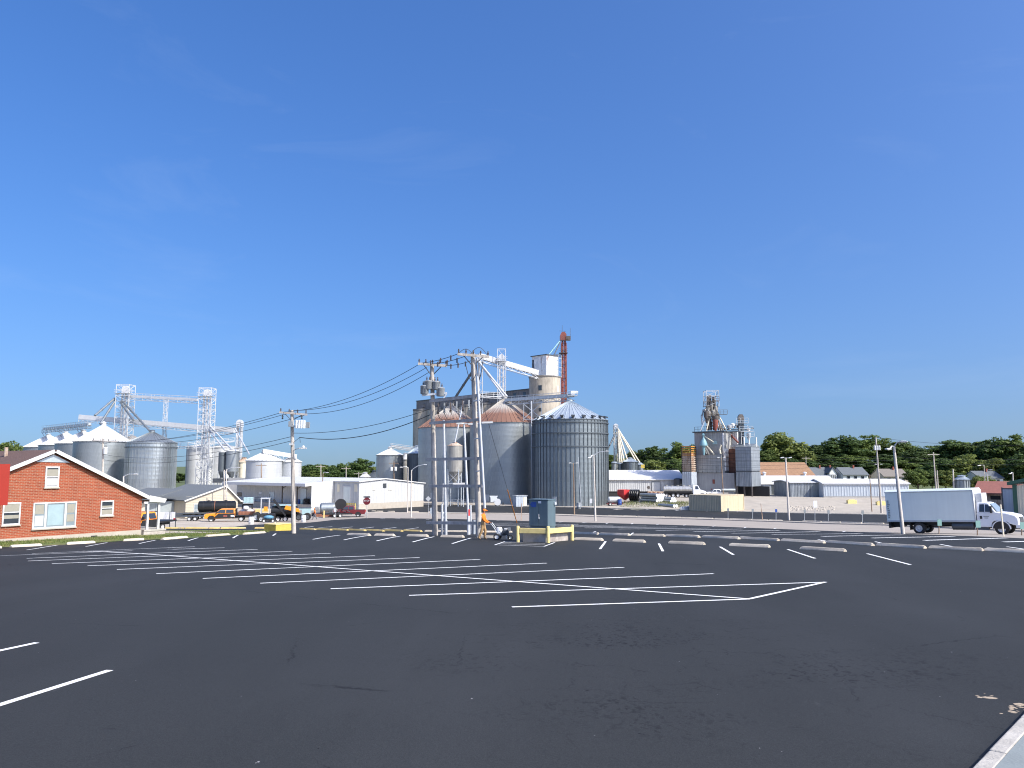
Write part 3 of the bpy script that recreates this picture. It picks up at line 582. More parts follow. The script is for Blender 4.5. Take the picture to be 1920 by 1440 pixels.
# ================================================================== grain bins, towers, mills
def ribbed(mb, p, q, z0, z1, pitch=.6, depth=.06, zt=None):       # folded sheet wall from p to q, outward on the right-hand side
    p, q = Vector((*p, 0)), Vector((*q, 0)); L_ = (q-p).length; d = (q-p)/L_; n = Vector((d.y, -d.x, 0)); k = max(1, int(L_/pitch)); st = []
    for i in range(k):
        for f, o in ((0, 0), (.55, 0), (.65, 1), (.9, 1)): st.append(((i+f)*L_/k, o*depth))
    st.append((L_, 0)); vs = []
    for s, o in st:
        e = p+d*s+n*o; top = z1 if zt is None else zt(s)
        vs += [(e.x, e.y, z0), (e.x, e.y, top)]
    return mb.add(vs, [(2*i, 2*i+2, 2*i+3, 2*i+1) for i in range(len(st)-1)])
RINGS = {}
def ring_mesh(r, h, m, n=64):
    key = (round(r, 2), round(h, 2), m)
    if key not in RINGS:
        pf = [(r, 0), (r+.012, .004), (r+.012, h*.25), (r-.004, h*.5), (r+.012, h*.75), (r+.012, h)]
        mb = MB(); mb.lathe(pf, n, caps=False); me = mb.mesh('wall_ring', 40); me.materials.append(M[m]); RINGS[key] = me
    return RINGS[key]
def ladder(mb, p, q, side, w=.45, step=.6, t=.06):
    p, q, s = Vector(p), Vector(q), Vector(side).normalized()*w/2
    mb.beam(p-s, q-s, t); mb.beam(p+s, q+s, t); n = int((q-p).length/step)
    for i in range(1, n): c = p+(q-p)*i/n; mb.beam(c-s, c+s, t*.7)
def grain_bin(label, px, Y, rpx, ye, yp, wall='galv', roof='galv_roof', ribs=0, panels=0, wind=(), group=None, zb=None, vents=0, front=True, cap=.5, door=True, rings=True, X=None, name='grain_bin', lad=None):
    r = rpx*Y/F; b = base(px, Y); z0 = b.z if zb is None else zb
    ze = at(px, ye, Y-(r if front else 0)).z; zp = at(px, yp, Y).z; h = ze-z0; H = zp-ze
    t = thing(name, label, 'grain bin', (b.x, b.y, z0), 0, group)
    if rings:
        n = max(2, round(h/1.118)); me = ring_mesh(r, h/n, wall)
        for i in range(n):
            o = bpy.data.objects.new('wall_ring', me); COL.objects.link(o); o.parent = t; o.location = (0, 0, i*h/n); o.rotation_euler = (0, 0, (i % 3)*.033)
    else:
        pf = [(r, 0)]
        k = max(2, round(h/1.6))
        for i in range(k): pf += [(r+.02, i*h/k+.01), (r, (i+1)*h/k)]
        MB().lathe(pf, 40, caps=False).build('wall', wall, t, 40)
    if ribs:
        mb = MB()
        for i in range(ribs):
            a = 2*math.pi*(i+.5)/ribs; c, s = math.cos(a), math.sin(a)
            mb.beam((c*(r+.07), s*(r+.07), 0), (c*(r+.07), s*(r+.07), h-.05), .16, .15, up=(c, s, 0))
        mb.build('stiffeners', 'galv_dark' if wall == 'galv_bin' else wall, t, kind='stuff')
    for wz in wind:
        zz = at(px, wz, Y-r).z-z0
        MB().lathe([(r+.13, zz-.12), (r+.3, zz-.12), (r+.3, zz+.12), (r+.13, zz+.12), (r+.13, zz-.12)], 64, caps=False).build('wind_ring', 'galv_dark', t, 30)
    rc = .55; ov = .18
    if panels:
        me = None; w = math.pi/panels
        mb = MB(); r0, r1 = r+ov, rc
        zz = lambda q: -.05+(H)*(r0-q)/(r0-r1)
        cA, sA = math.cos(w), math.sin(w); cB, sB = math.cos(w*.86), math.sin(w*.86)
        P = lambda q, sg, lift, c_, s_: (q*c_, sg*q*s_, zz(q)+lift)
        # flat tray with a raised seam on each edge
        vs = [P(r0, -1, .10, cA, sA), P(r0, -1, .10, cB, sB), P(r0, -1, 0, cB*1.0, sB*.97), P(r0, 1, 0, cB, sB*.97), P(r0, 1, .10, cB, sB), P(r0, 1, .10, cA, sA)]
        vs += [P(r1, -1, .10, cA, sA), P(r1, -1, .10, cB, sB), P(r1, -1, 0, cB, sB*.97), P(r1, 1, 0, cB, sB*.97), P(r1, 1, .10, cB, sB), P(r1, 1, .10, cA, sA)]
        mb.add(vs, [(i, i+1, i+7, i+6) for i in range(5)])
        me = mb.mesh('roof_panel'); me.materials.append(M[roof])
        for i in range(panels):
            o = bpy.data.objects.new('roof_panel', me); COL.objects.link(o); o.parent = t; o.location = (0, 0, h); o.rotation_euler = (0, 0, 2*math.pi*i/panels)
    else:
        n = 36; mb = MB(); mb.lathe([(r+ov, h-.06), (rc, h+H)], n, caps=False)
        for i in range(n):
            a = 2*math.pi*(i+.5)/n; c, s = math.cos(a), math.sin(a); mb.beam((c*(r+ov), s*(r+ov), h-.03), (c*rc, s*rc, h+H+.03), .1, .07)
        mb.build('roof', roof, t)
    MB().lathe([(r+ov+.03, h-.16), (r+ov+.03, h-.02), (r-.05, h-.02)], 48, caps=False).build('eave', 'galv_dark' if wall in ('galv_bin', 'galv') else wall, t, 40)
    mb = MB(); mb.lathe([(rc+.12, h+H-.15), (rc+.12, h+H+cap*.6), (rc+.3, h+H+cap*.6), (.12, h+H+cap)], 16); mb.build('roof_cap', roof, t, 40)
    for i in range(vents):
        a = -math.pi/2+(i-(vents-1)/2)*2*math.pi/22; c, s = math.cos(a), math.sin(a); q = r-.35
        mb = MB(); mb.beam((c*q, s*q, h+.12), (c*q, s*q, h+.75), .5, .5); mb.beam((c*(q-.1), s*(q-.1), h+.78), (c*(q+.75), s*(q+.75), h+.55), .8, .3); mb.build('roof_vent', 'steel_dark', t)
    if door:
        a = math.radians(-118); c, s = math.cos(a), math.sin(a); q = r+.06; tt = Vector((-s, c, 0))
        mb = MB(); mb.beam((c*q, s*q, .5), (c*q, s*q, 2.2), 1.0, .12, up=(c, s, 0)); mb.build('door', 'steel', t)
    if lad is not None:
        a = math.radians(lad); c, s = math.cos(a), math.sin(a); q = r+.3; mb = MB()
        ladder(mb, (c*q, s*q, 1.5), (c*q, s*q, h+.6), (-s, c, 0)); ladder(mb, (c*(r+.1), s*(r+.1), h+.25), (c*1.0, s*1.0, h+H+.2), (-s, c, 0)); mb.build('ladder', 'steel', t)
    return t
def lattice(mb, c, w, z0, z1, n, t=.12, d=None, top=None):           # square lattice mast; c = (x, y)
    d = d or w; P = [(c[0]+sx*w/2, c[1]+sy*d/2) for sx, sy in ((-1, -1), (1, -1), (1, 1), (-1, 1))]
    for x, y in P: mb.beam((x, y, z0), (x, y, z1), t)
    for i in range(n+1):
        z = z0+(z1-z0)*i/n
        for k in range(4):
            a, b = P[k], P[(k+1) % 4]
            if i: mb.beam((*a, z), (*b, z), t*.7)
            if i < n:
                zz = z0+(z1-z0)*(i+1)/n
                if (i+k) % 2: a, b = b, a
                mb.beam((*a, z), (*b, zz), t*.6)
def gallery(label, p, q, w=1.1, h=1.1, tube=.0, truss=.8, mat_='white_metal', step=2.2, name='catwalk', cat='catwalk', group=None, t=.09, cover=False):
    p, q = Vector(p), Vector(q); th = thing(name, label, cat, p, 0, group); d = (q-p); L_ = d.length; d /= L_
    s = Vector((d.y, -d.x, 0)).normalized()*w/2; n = max(2, int(L_/step)); up = Vector((0, 0, 1))
    mb = MB(True); mb.beam(p, q, w, .1); mb.build('deck', mat_, th)
    mb = MB(True)
    for sg in (-1, 1):
        for zz in (.55*h, h): mb.beam(p+s*sg+up*zz, q+s*sg+up*zz, t*.7)
        for i in range(n+1): c = p+(q-p)*i/n+s*sg; mb.beam(c, c+up*h, t*.7)
    mb.build('railing', mat_, th)
    if truss:
        mb = MB(True)
        for sg in (-1, 1):
            mb.beam(p+s*sg-up*truss, q+s*sg-up*truss, t*1.3); mb.beam(p+s*sg-up*.1, q+s*sg-up*.1, t*1.3)
            for i in range(n):
                a, b = p+(q-p)*i/n+s*sg, p+(q-p)*(i+1)/n+s*sg
                mb.beam(a-up*truss, a, t); mb.beam(a-up*truss, b, t) if i % 2 else mb.beam(a, b-up*truss, t)
        mb.build('truss', mat_, th)
    if tube:
        mb = MB(True); mb.beam(p+up*(tube*.55), q+up*(tube*.55), tube*1.1, tube); 
        if cover:
            for i in range(n*3): c = p+(q-p)*(i+.5)/(n*3)+up*tube*.55; mb.beam(c-d*.06, c+d*.06, tube*1.18, tube*1.08)
        mb.build('conveyor_housing', mat_, th)
    return th
def spout(label, p, q, r=.2, m='steel_white', group=None, flange=True):
    p, q = Vector(p), Vector(q); mb = MB(True); mb.tube(p, q, r, n=10)
    n = max(1, int((q-p).length/3)) if flange else 0
    for i in range(1, n): c = p+(q-p)*i/n; d = (q-p).normalized()*.06; mb.tube(c-d, c+d, r*1.25, n=10)
    th = thing('spout', label, 'grain spout', p, 0, group); mb.build('pipe', m, th, 50); return th
def leg_tower(label, px, Y, wpx, ytop, ybot, head='white_metal', m='white_metal', casing='white_metal', n=12, nleg=2, hd=1.6, t=.13, cx=0, fr=3.4, zb=None):
    b = base(px, Y); wdt = wpx*Y/F; zt = at(px, ytop, Y).z; zb_ = b.z if ybot is None else at(px, ybot, Y).z
    th = thing('elevator_tower', label, 'elevator leg', (b.x, b.y, zb_ if ybot is not None else b.z))
    h = zt-zb_
    mb = MB(); lattice(mb, (0, 0), wdt, 0, h, n, t); mb.build('frame', m, th)
    mb = MB()
    for k in range(nleg):
        x = cx+(k-(nleg-1)/2)*.95; mb.box(x-.27, x+.27, -.2, .2, 0, h-fr)
    mb.build('leg_casing', casing, th)
    mb = MB(); pf = [(-hd/2, h-fr), (-hd/2, h-fr+hd*.6)]+[(hd/2*math.cos(a), h-fr+hd*.6+hd/2*math.sin(a)) for a in [math.pi*i/8 for i in range(7, 0, -1)]]+[(hd/2, h-fr+hd*.6), (hd/2, h-fr)]
    mb.prism([(cx+a, z) for a, z in pf], .9, 'y', -.45); mb.build('head', head, th, 40)
    mb = MB(); zp = h-fr-.1; mb.box(-wdt/2-.5, wdt/2+.5, -wdt/2-.4, -.5, zp-.08, zp)
    for sx in (-1, 1): 
        for zz in (.55, 1.1): mb.beam((sx*(wdt/2+.5), -wdt/2-.4, zp+zz), (sx*(wdt/2+.5), -.5, zp+zz), .06)
    for zz in (.55, 1.1): mb.beam((-wdt/2-.5, -wdt/2-.4, zp+zz), (wdt/2+.5, -wdt/2-.4, zp+zz), .06)
    mb.build('service_platform', m, th)
    mb = MB(); ladder(mb, (wdt/2+.12, -wdt/2, 0), (wdt/2+.12, -wdt/2, h-fr), (0, 1, 0)); mb.build('ladder', m, th)
    return th
# ---- the three big bins in the middle
grain_bin('large ribbed grey steel grain bin with silver roof, right of the rusty-roofed ones', 1070, 185, 70, 784.5, 752, 'galv_bin', 'galv_roof', ribs=56, panels=44, wind=(791, 811, 836.5), vents=9, cap=.5)
t2 = grain_bin('large smooth grey grain bin with half rusted roof, shadowed by the ribbed bin', 946, 199, 65, 791, 748, 'galv', 'rust_roof', panels=44, cap=.9)
t1 = grain_bin('large smooth grey grain bin with rusty roof behind the hopper tank', 845, 212, 61, 800, 760, 'galv', 'rust_roof', panels=44, cap=.9)
# ---- concrete elevator behind them
pa, pb = at(1022, 730, 218), at(772, 755, 268)
dv = (pb-pa); dv.z = 0; LL = dv.length; dv.normalize(); ns = 8
for i in range(1, ns):
    c = pa+dv*(LL*(i)/ns); z0 = gz(c.x, c.y); r = LL/ns*.5
    th = thing('concrete_silo', 'weathered concrete silo in the elevator row, %s from the round headhouse' % ORD[i-1], 'silo', (c.x, c.y, z0), 0, 'concrete elevator silos')
    MB().lathe([(r, 0), (r, 28.1), (r-.4, 28.1)], 40, caps=True).build('wall', 'silo_concrete', th, 40)
    MB().lathe([(r+.06, 27.7), (r+.12, 27.75), (r+.12, 28.3), (r-.3, 28.3)], 40, caps=False).build('rim', 'silo_dark', th, 40)
th = thing('gallery_house', 'dark weathered gallery running along the tops of the concrete silos', 'gallery', (pa.x, pa.y, 21.5), math.atan2(dv.y, dv.x))
zg = 24.6-21.5
LG = LL*.915
mb = MB(); mb.box(4, LG-.1, -2.0, 2.0, .1, zg-.25); mb.build('wall', 'silo_dark', th)
mb = MB(); mb.box(3.9, LG, -2.2, 2.2, zg-.25, zg); mb.build('roof', 'steel_dark', th)
for i in range(13):
    x = 6+i*(LG-9)/12.5
    if i < 4: mb = MB(); mb.box(x, x+1.1, 2.0, 2.05, 1.0, 2.1); w_ = mb.build('window', 'glass', th); mb = MB(); mb.box(x-.1, x+1.2, 1.99, 2.03, .9, 2.2); mb.build('frame', 'steel_dark', w_)
    else: mb = MB(); mb.box(x, x+1.3, 2.02, 2.5, .5, 1.7); mb.beam((x+.6, 2.3, 0), (x+.6, 2.5, -1.2), .5); mb.build('spout_box', 'silo_dark', th)
b = base(1022.5, 218); th = thing('headhouse', 'round concrete elevator headhouse with small windows, topped by a tin penthouse', 'headhouse', b)
zt = at(1022, 707, 218).z-b.z; r = 29.5*218/F
MB().lathe([(r, 0), (r, zt), (r-.5, zt)], 48).build('wall', 'silo_concrete', th, 40)
MB().lathe([(r+.02, zt-.3), (r+.18, zt-.28), (r+.18, zt+.05), (r-.4, zt+.06)], 48, caps=False).build('parapet', 'silo_dark', th, 40)
for px, py, wd, hh in ((1012.5, 727, 1.0, 1.4), (1014, 753, .8, .8), (1046, 729, .8, 1.6), (1013, 768, .9, 1.0)):
    a = math.acos(max(-1, min(1, (px-1022.5)/29.5))); c, s = math.cos(a), -math.sin(a); zz = at(px, py, 218+s*r).z-b.z
    mb = MB(); mb.beam((c*(r-.1), s*(r-.1), zz-hh/2), (c*(r-.1), s*(r-.1), zz+hh/2), wd, .3, up=(c, s, 0)); mb.build('window', 'glass' if px < 1040 else 'can_white', th)
zp0 = zt; zp1 = at(1022, 669, 218).z-b.z; o = Vector(b)
# tin penthouse in the street-grid orientation
ph = thing('penthouse', 'white rust-streaked tin penthouse on top of the concrete headhouse', 'penthouse', (b.x, b.y, b.z+zp0+.06), RG-.15)
mb = MB(); ribbed(mb, (-2.3, 2.9), (-2.3, -2.9), 0, zp1-zp0, .5, .05); ribbed(mb, (-2.3, -2.9), (2.3, -2.9), 0, zp1-zp0, .5, .05); ribbed(mb, (2.3, -2.9), (2.3, 2.9), 0, zp1-zp0, .5, .05); ribbed(mb, (2.3, 2.9), (-2.3, 2.9), 0, zp1-zp0, .5, .05); mb.build('wall', 'white_rusty', ph)
mb = MB(); mb.box(-2.6, 2.6, -3.2, 3.2, zp1-zp0, zp1-zp0+.2); mb.build('roof', 'steel_dark', ph)
mb = MB(); mb.box(-2.36, -2.32, 2.0, 2.7, .6, 4.9); mb.build('dark_strip', 'steel_dark', ph)
mb = MB()
for x in (1.9, 3.2):
    mb.beam((x, 3.0-6.6, -.3), (x, 3.0-6.6, zp1-zp0+.3), .1)
for k in range(5): mb.beam((1.9, -3.6, k*1.3), (3.2, -3.6, k*1.3), .1)
mb.build('ladder_cage', 'steel', ph)
# ---- red leg beside the headhouse
b = base(1059, 222); th = thing('elevator_tower', 'tall rusty red bucket elevator leg with head platform and antenna', 'elevator leg', b)
zt = at(1059, 622, 222).z-b.z
mb = MB(); lattice(mb, (0, 0), 1.5, 0, zt-3.4, 22, .14); mb.build('frame', 'red_rust', th)
mb = MB(); mb.box(-.62, -.08, -.3, .3, 0, zt-2.4); mb.box(.12, .66, -.3, .3, 0, zt-2.4); mb.build('leg_casing', 'red_rust', th)
mb = MB(); mb.prism([(-1.0, zt-2.6), (-1.0, zt-1.0), (-.6, zt-.2), (.3, zt-.1), (.8, zt-.8), (.8, zt-2.6)], 1.1, 'y', -.55); mb.build('head', 'red_rust', th, 40)
mb = MB(); mb.box(-1.2, 1.9, -1.2, -.5, zt-2.75, zt-2.65); mb.box(.7, 2.0, -.7, .3, zt-2.5, zt-1.4)
for zz in (.6, 1.2): mb.beam((-1.2, -1.2, zt-2.7+zz), (1.9, -1.2, zt-2.7+zz), .07)
for x in (-1.2, -.2, .9, 1.9): mb.beam((x, -1.2, zt-2.7), (x, -1.2, zt-1.5), .07)
mb.box(-1.4, 1.1, -1.3, 1.0, zt-6.4, zt-6.3)
for zz in (.6, 1.1): mb.beam((-1.4, -1.3, zt-6.3+zz), (1.1, -1.3, zt-6.3+zz), .07)
mb.build('head_platform', 'steel_brown', th)
mb = MB(); mb.tube((-.4, 0, zt-.2), (-.4, 0, zt+1.9), .05); mb.beam((-1.3, 0, zt+.25), (.6, 0, zt+.1), .07); mb.tube((1.9, -.6, zt-1.5), (1.9, -.6, zt+1.0), .05); mb.build('antenna', 'steel_dark', th)
spout('pale spout slanting from the red leg head to the tin penthouse', at(1049, 640, 221), at(1026, 669, 218), .2, 'cyan')
spout('dark spout slanting from the red leg head to the penthouse roof', at(1051, 640, 221), at(1038, 668, 219), .16, 'steel_dark')
gallery('small steel walkway between penthouse roof and red leg', at(1036, 669, 219), at(1053, 668, 221), .8, .6, 0, 0, 'steel_dark', 1.0, 'walkway', 'catwalk')
# ---- white leg, its conveyor, spouts
leg_tower('white lattice elevator leg behind the rusty-roofed bin, conveyor passing it', 940, 207, 15, 655, None, n=16, nleg=2, hd=1.7, fr=3.2)
leg_tower('slender white lattice mast behind the twin wooden poles', 897, 206, 13, 668, None, n=16, nleg=1, hd=1.2, fr=1.6, t=.1)
gallery('white enclosed conveyor slanting down into the tin penthouse', at(897, 671, 206), at(1008, 703, 213), 1.2, .3, 1.2, 1.0, 'white_metal', 2.0, 'conveyor', 'conveyor', cover=True)
spout('white spout from the conveyor head to the peak of the shadowed bin', at(896, 676, 205), at(951, 744, 199), .26, 'steel_white')
spout('second white spout close beside the first above the shadowed bin', at(899, 681, 205.5), at(945, 744, 198.5), .22, 'steel_white')
spout('thick grey spout from the mast head to the rusty-roofed bin peak', at(892, 687, 206), at(846, 757, 212), .34, 'galv_dark')
spout('thin white spout dropping to the hopper tank roof', at(869, 752, 176), at(853, 829, 175.2), .17, 'steel_white')
g_ = gallery('grey steel catwalk with railings from the rusty-roofed bin to the silver roof', at(948, 752, 197), at(1075, 743, 186), 1.2, 1.1, .6, 1.0, 'steel', 2.0)
gallery('thin white walkway between the mast and the white leg', at(897, 742, 205), at(940, 744, 206), 1.0, 1.1, 0, .5, 'white_metal', 2.0)
p = at(996.5, 752, 190); b = base(998.5, 190); th = thing('support_mast', 'white steel post carrying the catwalk between two big bins', 'mast', b)
mb = MB(True); mb.beam(b, p, .3); mb.build('post', 'steel_white', th)
mb = MB(True)
for a, c in (((983, 784), (1014, 757)), ((981, 757), (1016, 785)), ((982, 756), (982, 790)), ((1015, 755), (1015, 788)), ((983, 786), (1015, 786))): mb.beam(at(*a, 192), at(*c, 192), .14)
mb.build('bracing', 'steel', th)
th = thing('service_head', 'small pale platform with machinery on top of the silver bin roof', 'platform', at(1073, 743, 186))
mb = MB(True); c = at(1073, 742, 185.5); mb.cbox((c.x, c.y, c.z), 2.4, 1.8, .12); mb.build('deck', 'steel', th)
mb = MB(True); mb.cbox((c.x+.1, c.y, c.z+.7), 1.0, .9, 1.0); mb.tube((c.x+.5, c.y, c.z+.8), (c.x+1.4, c.y, c.z+.8), .35); mb.build('drive', 'can_white', th)
mb = MB(True)
for sx in (-1.2, -.4, .4, 1.2): mb.beam((c.x+sx, c.y-.9, c.z), (c.x+sx, c.y-.9, c.z+1.1), .07)
for zz in (.55, 1.1): mb.beam((c.x-1.2, c.y-.9, c.z+zz), (c.x+1.2, c.y-.9, c.z+zz), .07)
mb.build('railing', 'steel', th)
# ---- hopper tank on legs
b = base(852, 176); k = 176/F; th = thing('hopper_tank', 'slim brownish hopper tank on braced legs before the grey bin', 'hopper tank', b)
Z = lambda y: at(852, y, 176).z-b.z
r = 14.3*k; MB().lathe([(r, Z(884)), (r, Z(836))], 24, caps=False).build('wall', 'galv_brown', th, 40)
MB().lathe([(r+.1, Z(836)), (.2, Z(828)), (.2, Z(826.5))], 24).build('roof', 'rust_tan', th, 30)
MB().lathe([(.35, Z(905)), (r, Z(884))], 24).build('hopper', 'galv_brown', th, 40)
for a in (.6, 2.2, 3.75, 5.3): mb = MB(); mb.tube((r*math.cos(a), r*math.sin(a), 0), (r*math.cos(a), r*math.sin(a), Z(880)), .13); mb.build('leg', 'steel', th)
mb = MB()
for u, v in ((.6, 2.2), (2.2, 3.75), (3.75, 5.3), (5.3, .6)):
    A, B_ = (r*math.cos(u), r*math.sin(u)), (r*math.cos(v), r*math.sin(v)); mb.beam((*A, Z(905)), (*B_, Z(886)), .08); mb.beam((*B_, Z(905)), (*A, Z(886)), .08); mb.beam((*A, Z(906)), (*B_, Z(906)), .12)
mb.build('bracing', 'steel_white', th)
mb = MB(); mb.box(-.2, 2.4, -2.6, -.6, Z(908), Z(905)); mb.build('platform', 'trim', th)
for x in (-2.4, 2.2): mb = MB(); mb.tube((x, -2.4, 0), (x, -2.4, Z(906)), .1); mb.build('platform_post', 'steel_white', th)
# ---- yard pieces at the foot of the big bins
b = base(977, 176); th = thing('tin_shed', 'small pale corrugated shed at the foot of the big bins', 'shed', b, .35)
mb = MB(); ribbed(mb, (-1.6, -1.1), (1.0, -1.1), 0, 2.4, .35, .04); ribbed(mb, (1.0, -1.1), (1.0, 1.1), 0, 2.4, .35, .04); ribbed(mb, (1, 1.1), (-1.6, 1.1), 0, 2.4, .35, .04); ribbed(mb, (-1.6, 1.1), (-1.6, -1.1), 0, 2.4, .35, .04); mb.build('wall', 'corr_blue', th)
mb = MB(); mb.box(-1.75, 1.15, -1.25, 1.25, 2.4, 2.52); mb.build('roof', 'steel', th)
mb = MB(); mb.box(.1, .85, -1.2, -1.15, .05, 2.1); mb.build('door', 'cream', th)
b = base(933, 178); th = thing('aeration_fan', 'white aeration fan with motor beside the shadowed bin', 'fan', b)
mb = MB(); mb.tube((0, -.6, .9), (0, .5, .9), .75, n=16); mb.build('housing', 'plastic_white', th, 40); mb = MB(); mb.box(-1.6, -.2, -.4, .3, .9, 1.9); mb.prism([(-1.6, 1.9), (-.2, 1.9), (.1, 2.3), (-1.9, 2.3)], .7, 'y', -.4); mb.build('intake', 'can_white', th)
mb = MB(); mb.box(-.6, .6, -.4, .4, 0, .2); mb.box(1.0, 1.5, -.3, .3, .3, .8); mb.build('motor', 'steel_dark', th)
p, q = base(838, 182), base(897, 180); th = thing('pipe_rail', 'low grey pipe railing along the foot of the smooth bins', 'railing', p)
for i in range(7): c = p+(q-p)*i/6; mb = MB(True); mb.tube(c, c+Vector((0, 0, 1.3)), .06); mb.build('post', 'steel', th)
for zz in (.35, .8, 1.25): mb = MB(True); mb.tube(p+Vector((0, 0, zz)), q+Vector((0, 0, zz)), .05); mb.build('rail', 'steel', th)
p, q = base(786, 181), base(930, 184); mb = MB(True); th = thing('foundation_wall', 'low dark timber and concrete retaining edge under the grey bins', 'wall', p)
mb.beam(p+Vector((0, 0, .25)), q+Vector((0, 0, .25)), .5, .5); mb.build('block', 'block', th)
# ---- bins to the left of the middle group
grain_bin('grey grain bin with white roof and motor on its peak, behind the white warehouse', 730, 225, 25, 853, 842, 'galv', 'white_bin', cap=.8, rings=True)
grain_bin('blue-grey bin half hidden behind the rusty-roofed bin', 781, 226, 18.5, 850, 838, 'galv_dark', 'galv_roof', rings=False)
grain_bin('small pale bin squeezed between two grey bins', 759, 236, 7, 861, 852, 'galv_brown', 'white_bin', rings=False, door=False)
gallery('thin grey catwalk leading from the white-roofed bin peak to its neighbour', at(733, 837, 225), at(776, 843, 228), .9, .9, .4, .5, 'steel', 2.4)
grain_bin('small white bin with conical roof just above the warehouse roof', 684, 235, 9, 894, 888, 'white_bin', 'white_bin', rings=False, door=False)
grain_bin('low dark-roofed bin beside the small white bin', 701, 245, 14, 895, 885, 'galv_dark', 'galv_dark', rings=False, door=False)
# ---- left cluster
grain_bin('big grey bin with bright white roof above the brick house', 187, 228, 48.5, 827, 797.5, 'galv', 'white_bin', panels=40, cap=1.2)
for lab, px, Y, ye, yp in (('white-roofed grey bin right behind the big one over the house', 150, 243, 831, 809), ('white-roofed grey bin, middle of the receding row over the house', 117, 257, 834, 811.5), ('white-roofed grey bin, farthest and leftmost of the row', 85, 269, 838, 816)):
    grain_bin(lab, px, Y, 7.7*F/Y, ye, yp, 'galv', 'white_bin', group='white-roofed bins behind the brick house', cap=.6)
grain_bin('shiny ribbed steel bin with dull roof, beside the white-roofed one', 279.5, 221, 43.5, 829, 810, 'galv_shiny', 'galv', ribs=44, panels=36, wind=(838,), cap=.7)
b = base(242, 300); th = thing('domed_silo', 'small stave silo with dark dome between two bins', 'silo', b); r = 10.5*300/F; zz = at(242, 824, 300).z-b.z
MB().lathe([(r, 0), (r, zz)], 24, caps=False).build('wall', 'silo_concrete', th, 40); MB().lathe([(r*math.cos(a), zz+r*.75*math.sin(a)) for a in [math.pi/2*i/6 for i in range(7)]], 24).build('dome', 'silo_dark', th, 40)
cg_ = gallery('grey conveyor gallery over the peaks of the white-roofed row', at(82, 806, 269), at(168, 797, 236), 1.2, 1.3, .6, 1.0, 'steel', 2.2, 'conveyor', 'conveyor'); ga_, gb_ = at(82, 806, 269), at(168, 797, 236)
for px_, Y_, yp_ in ((150, 243, 809), (117, 257, 811.5), (85, 269, 816)):
    u_ = (269-Y_)/33.; c_ = ga_+(gb_-ga_)*u_; k_ = at(px_, yp_, Y_)
    for dx_ in (-.5, .5): mb = MB(True); mb.beam((c_.x+dx_, c_.y, c_.z-.9), (k_.x+dx_, k_.y, k_.z-.2), .16); mb.build('support', 'steel', cg_)
leg_tower('white lattice elevator tower rising between the white-roofed and the shiny bin', 225.5, 240, 24, 722, None, n=20, nleg=3, hd=2.2, fr=2.6, t=.16)
gallery('upper white catwalk truss joining the two tall elevator towers', at(238, 744, 240), at(370, 751, 233), 1.3, 1.2, .5, .9, 'white_metal', 3.0)
gallery('long white enclosed conveyor running below the upper catwalk', at(150, 786, 246), at(440, 811, 240), 1.3, 1.1, 1.4, .8, 'white_metal', 3.2, 'conveyor', 'conveyor')
b = base(303, 244); th = thing('support_mast', 'slim white lattice mast holding up the long conveyor', 'mast', b); mb = MB(); lattice(mb, (0, 0), 1.0, 0, at(303, 748, 244).z-b.z, 26, .1); mb.build('frame', 'white_metal', th)
for lab, a, c in (('grey spout falling left from the tower to the row conveyor', (215, 747), (178, 779)), ('grey spout falling to the white-roofed bin peak', (217, 750), (188, 795)), ('grey spout falling to the long conveyor right of the tower', (226, 754), (250, 788)), ('grey spout falling right to the shiny bin peak', (229, 751), (281, 808))):
    spout(lab, at(*a, 239), at(*c, 230), .33, 'galv')
leg_tower('taller white elevator tower with long casing, left of the white silos', 381, 230, 23, 728, None, n=20, nleg=3, hd=1.9, fr=2.4, t=.17)
leg_tower('short white elevator leg with rounded white head over the dark hopper bins', 444.5, 222, 9, 790, None, n=10, nleg=2, hd=1.9, fr=1.6, t=.12)
for lab, a, c in (('upper white spout from the tall tower to a dark hopper bin', (392, 797), (434, 842)), ('lower white spout from the tall tower to the left hopper bin', (392, 806), (421, 843))): spout(lab, at(*a, 229), at(*c, 216), .25, 'steel_white')
spout('white spout slanting right from the short leg to the pale bins', at(440, 803, 221), at(467, 851, 205), .2, 'steel_white')
for lab, px, rp, Y in (('tall white silo at the left of the tall tower, ladder on its side', 372, 24, 248), ('broad white silo behind the dark hopper bins', 417, 30, 252)):
    grain_bin(lab, px, Y, rp, 839, 834, 'white_bin', 'white_bin', front=False, ribs=0, lad=-125, cap=.3, name='white_silo')
gallery('blue-shaded walkway railing along the tops of the white silos', at(352, 836, 246), at(440, 826, 250), .8, 1.0, 0, .4, 'white_metal', 1.8)
gallery('white catwalk between shiny bin and the white silos', at(322, 837, 236), at(368, 836, 240), 1.0, 1.2, 0, .7, 'white_metal', 2.2)
for lab, px, rp, ye, yp, m in (('dark narrow hopper bin on the left of the pair', 414, 7, 848, 844, 'galv_dark'), ('dark hopper bin with white peak on the right of the pair', 433, 12, 846, 841, 'galv')):
    Y = 215; b = base(px, Y); r = rp*Y/F; Z = lambda y: at(px, y, Y).z-b.z
    th = thing('hopper_bin', lab, 'hopper bin', b); MB().lathe([(r, Z(884)), (r, Z(ye))], 28, caps=False).build('wall', m, th, 40); MB().lathe([(r+.1, Z(ye)), (.2, Z(yp))], 28).build('roof', 'white_bin', th); MB().lathe([(.3, Z(896)), (r, Z(884))], 28).build('hopper', m, th, 40)
    for a in (.8, 2.3, 3.9, 5.5): mb = MB(); mb.tube((r*math.cos(a), r*math.sin(a), 0), (r*math.cos(a), r*math.sin(a), Z(883)), .13); mb.build('leg', 'steel', th)
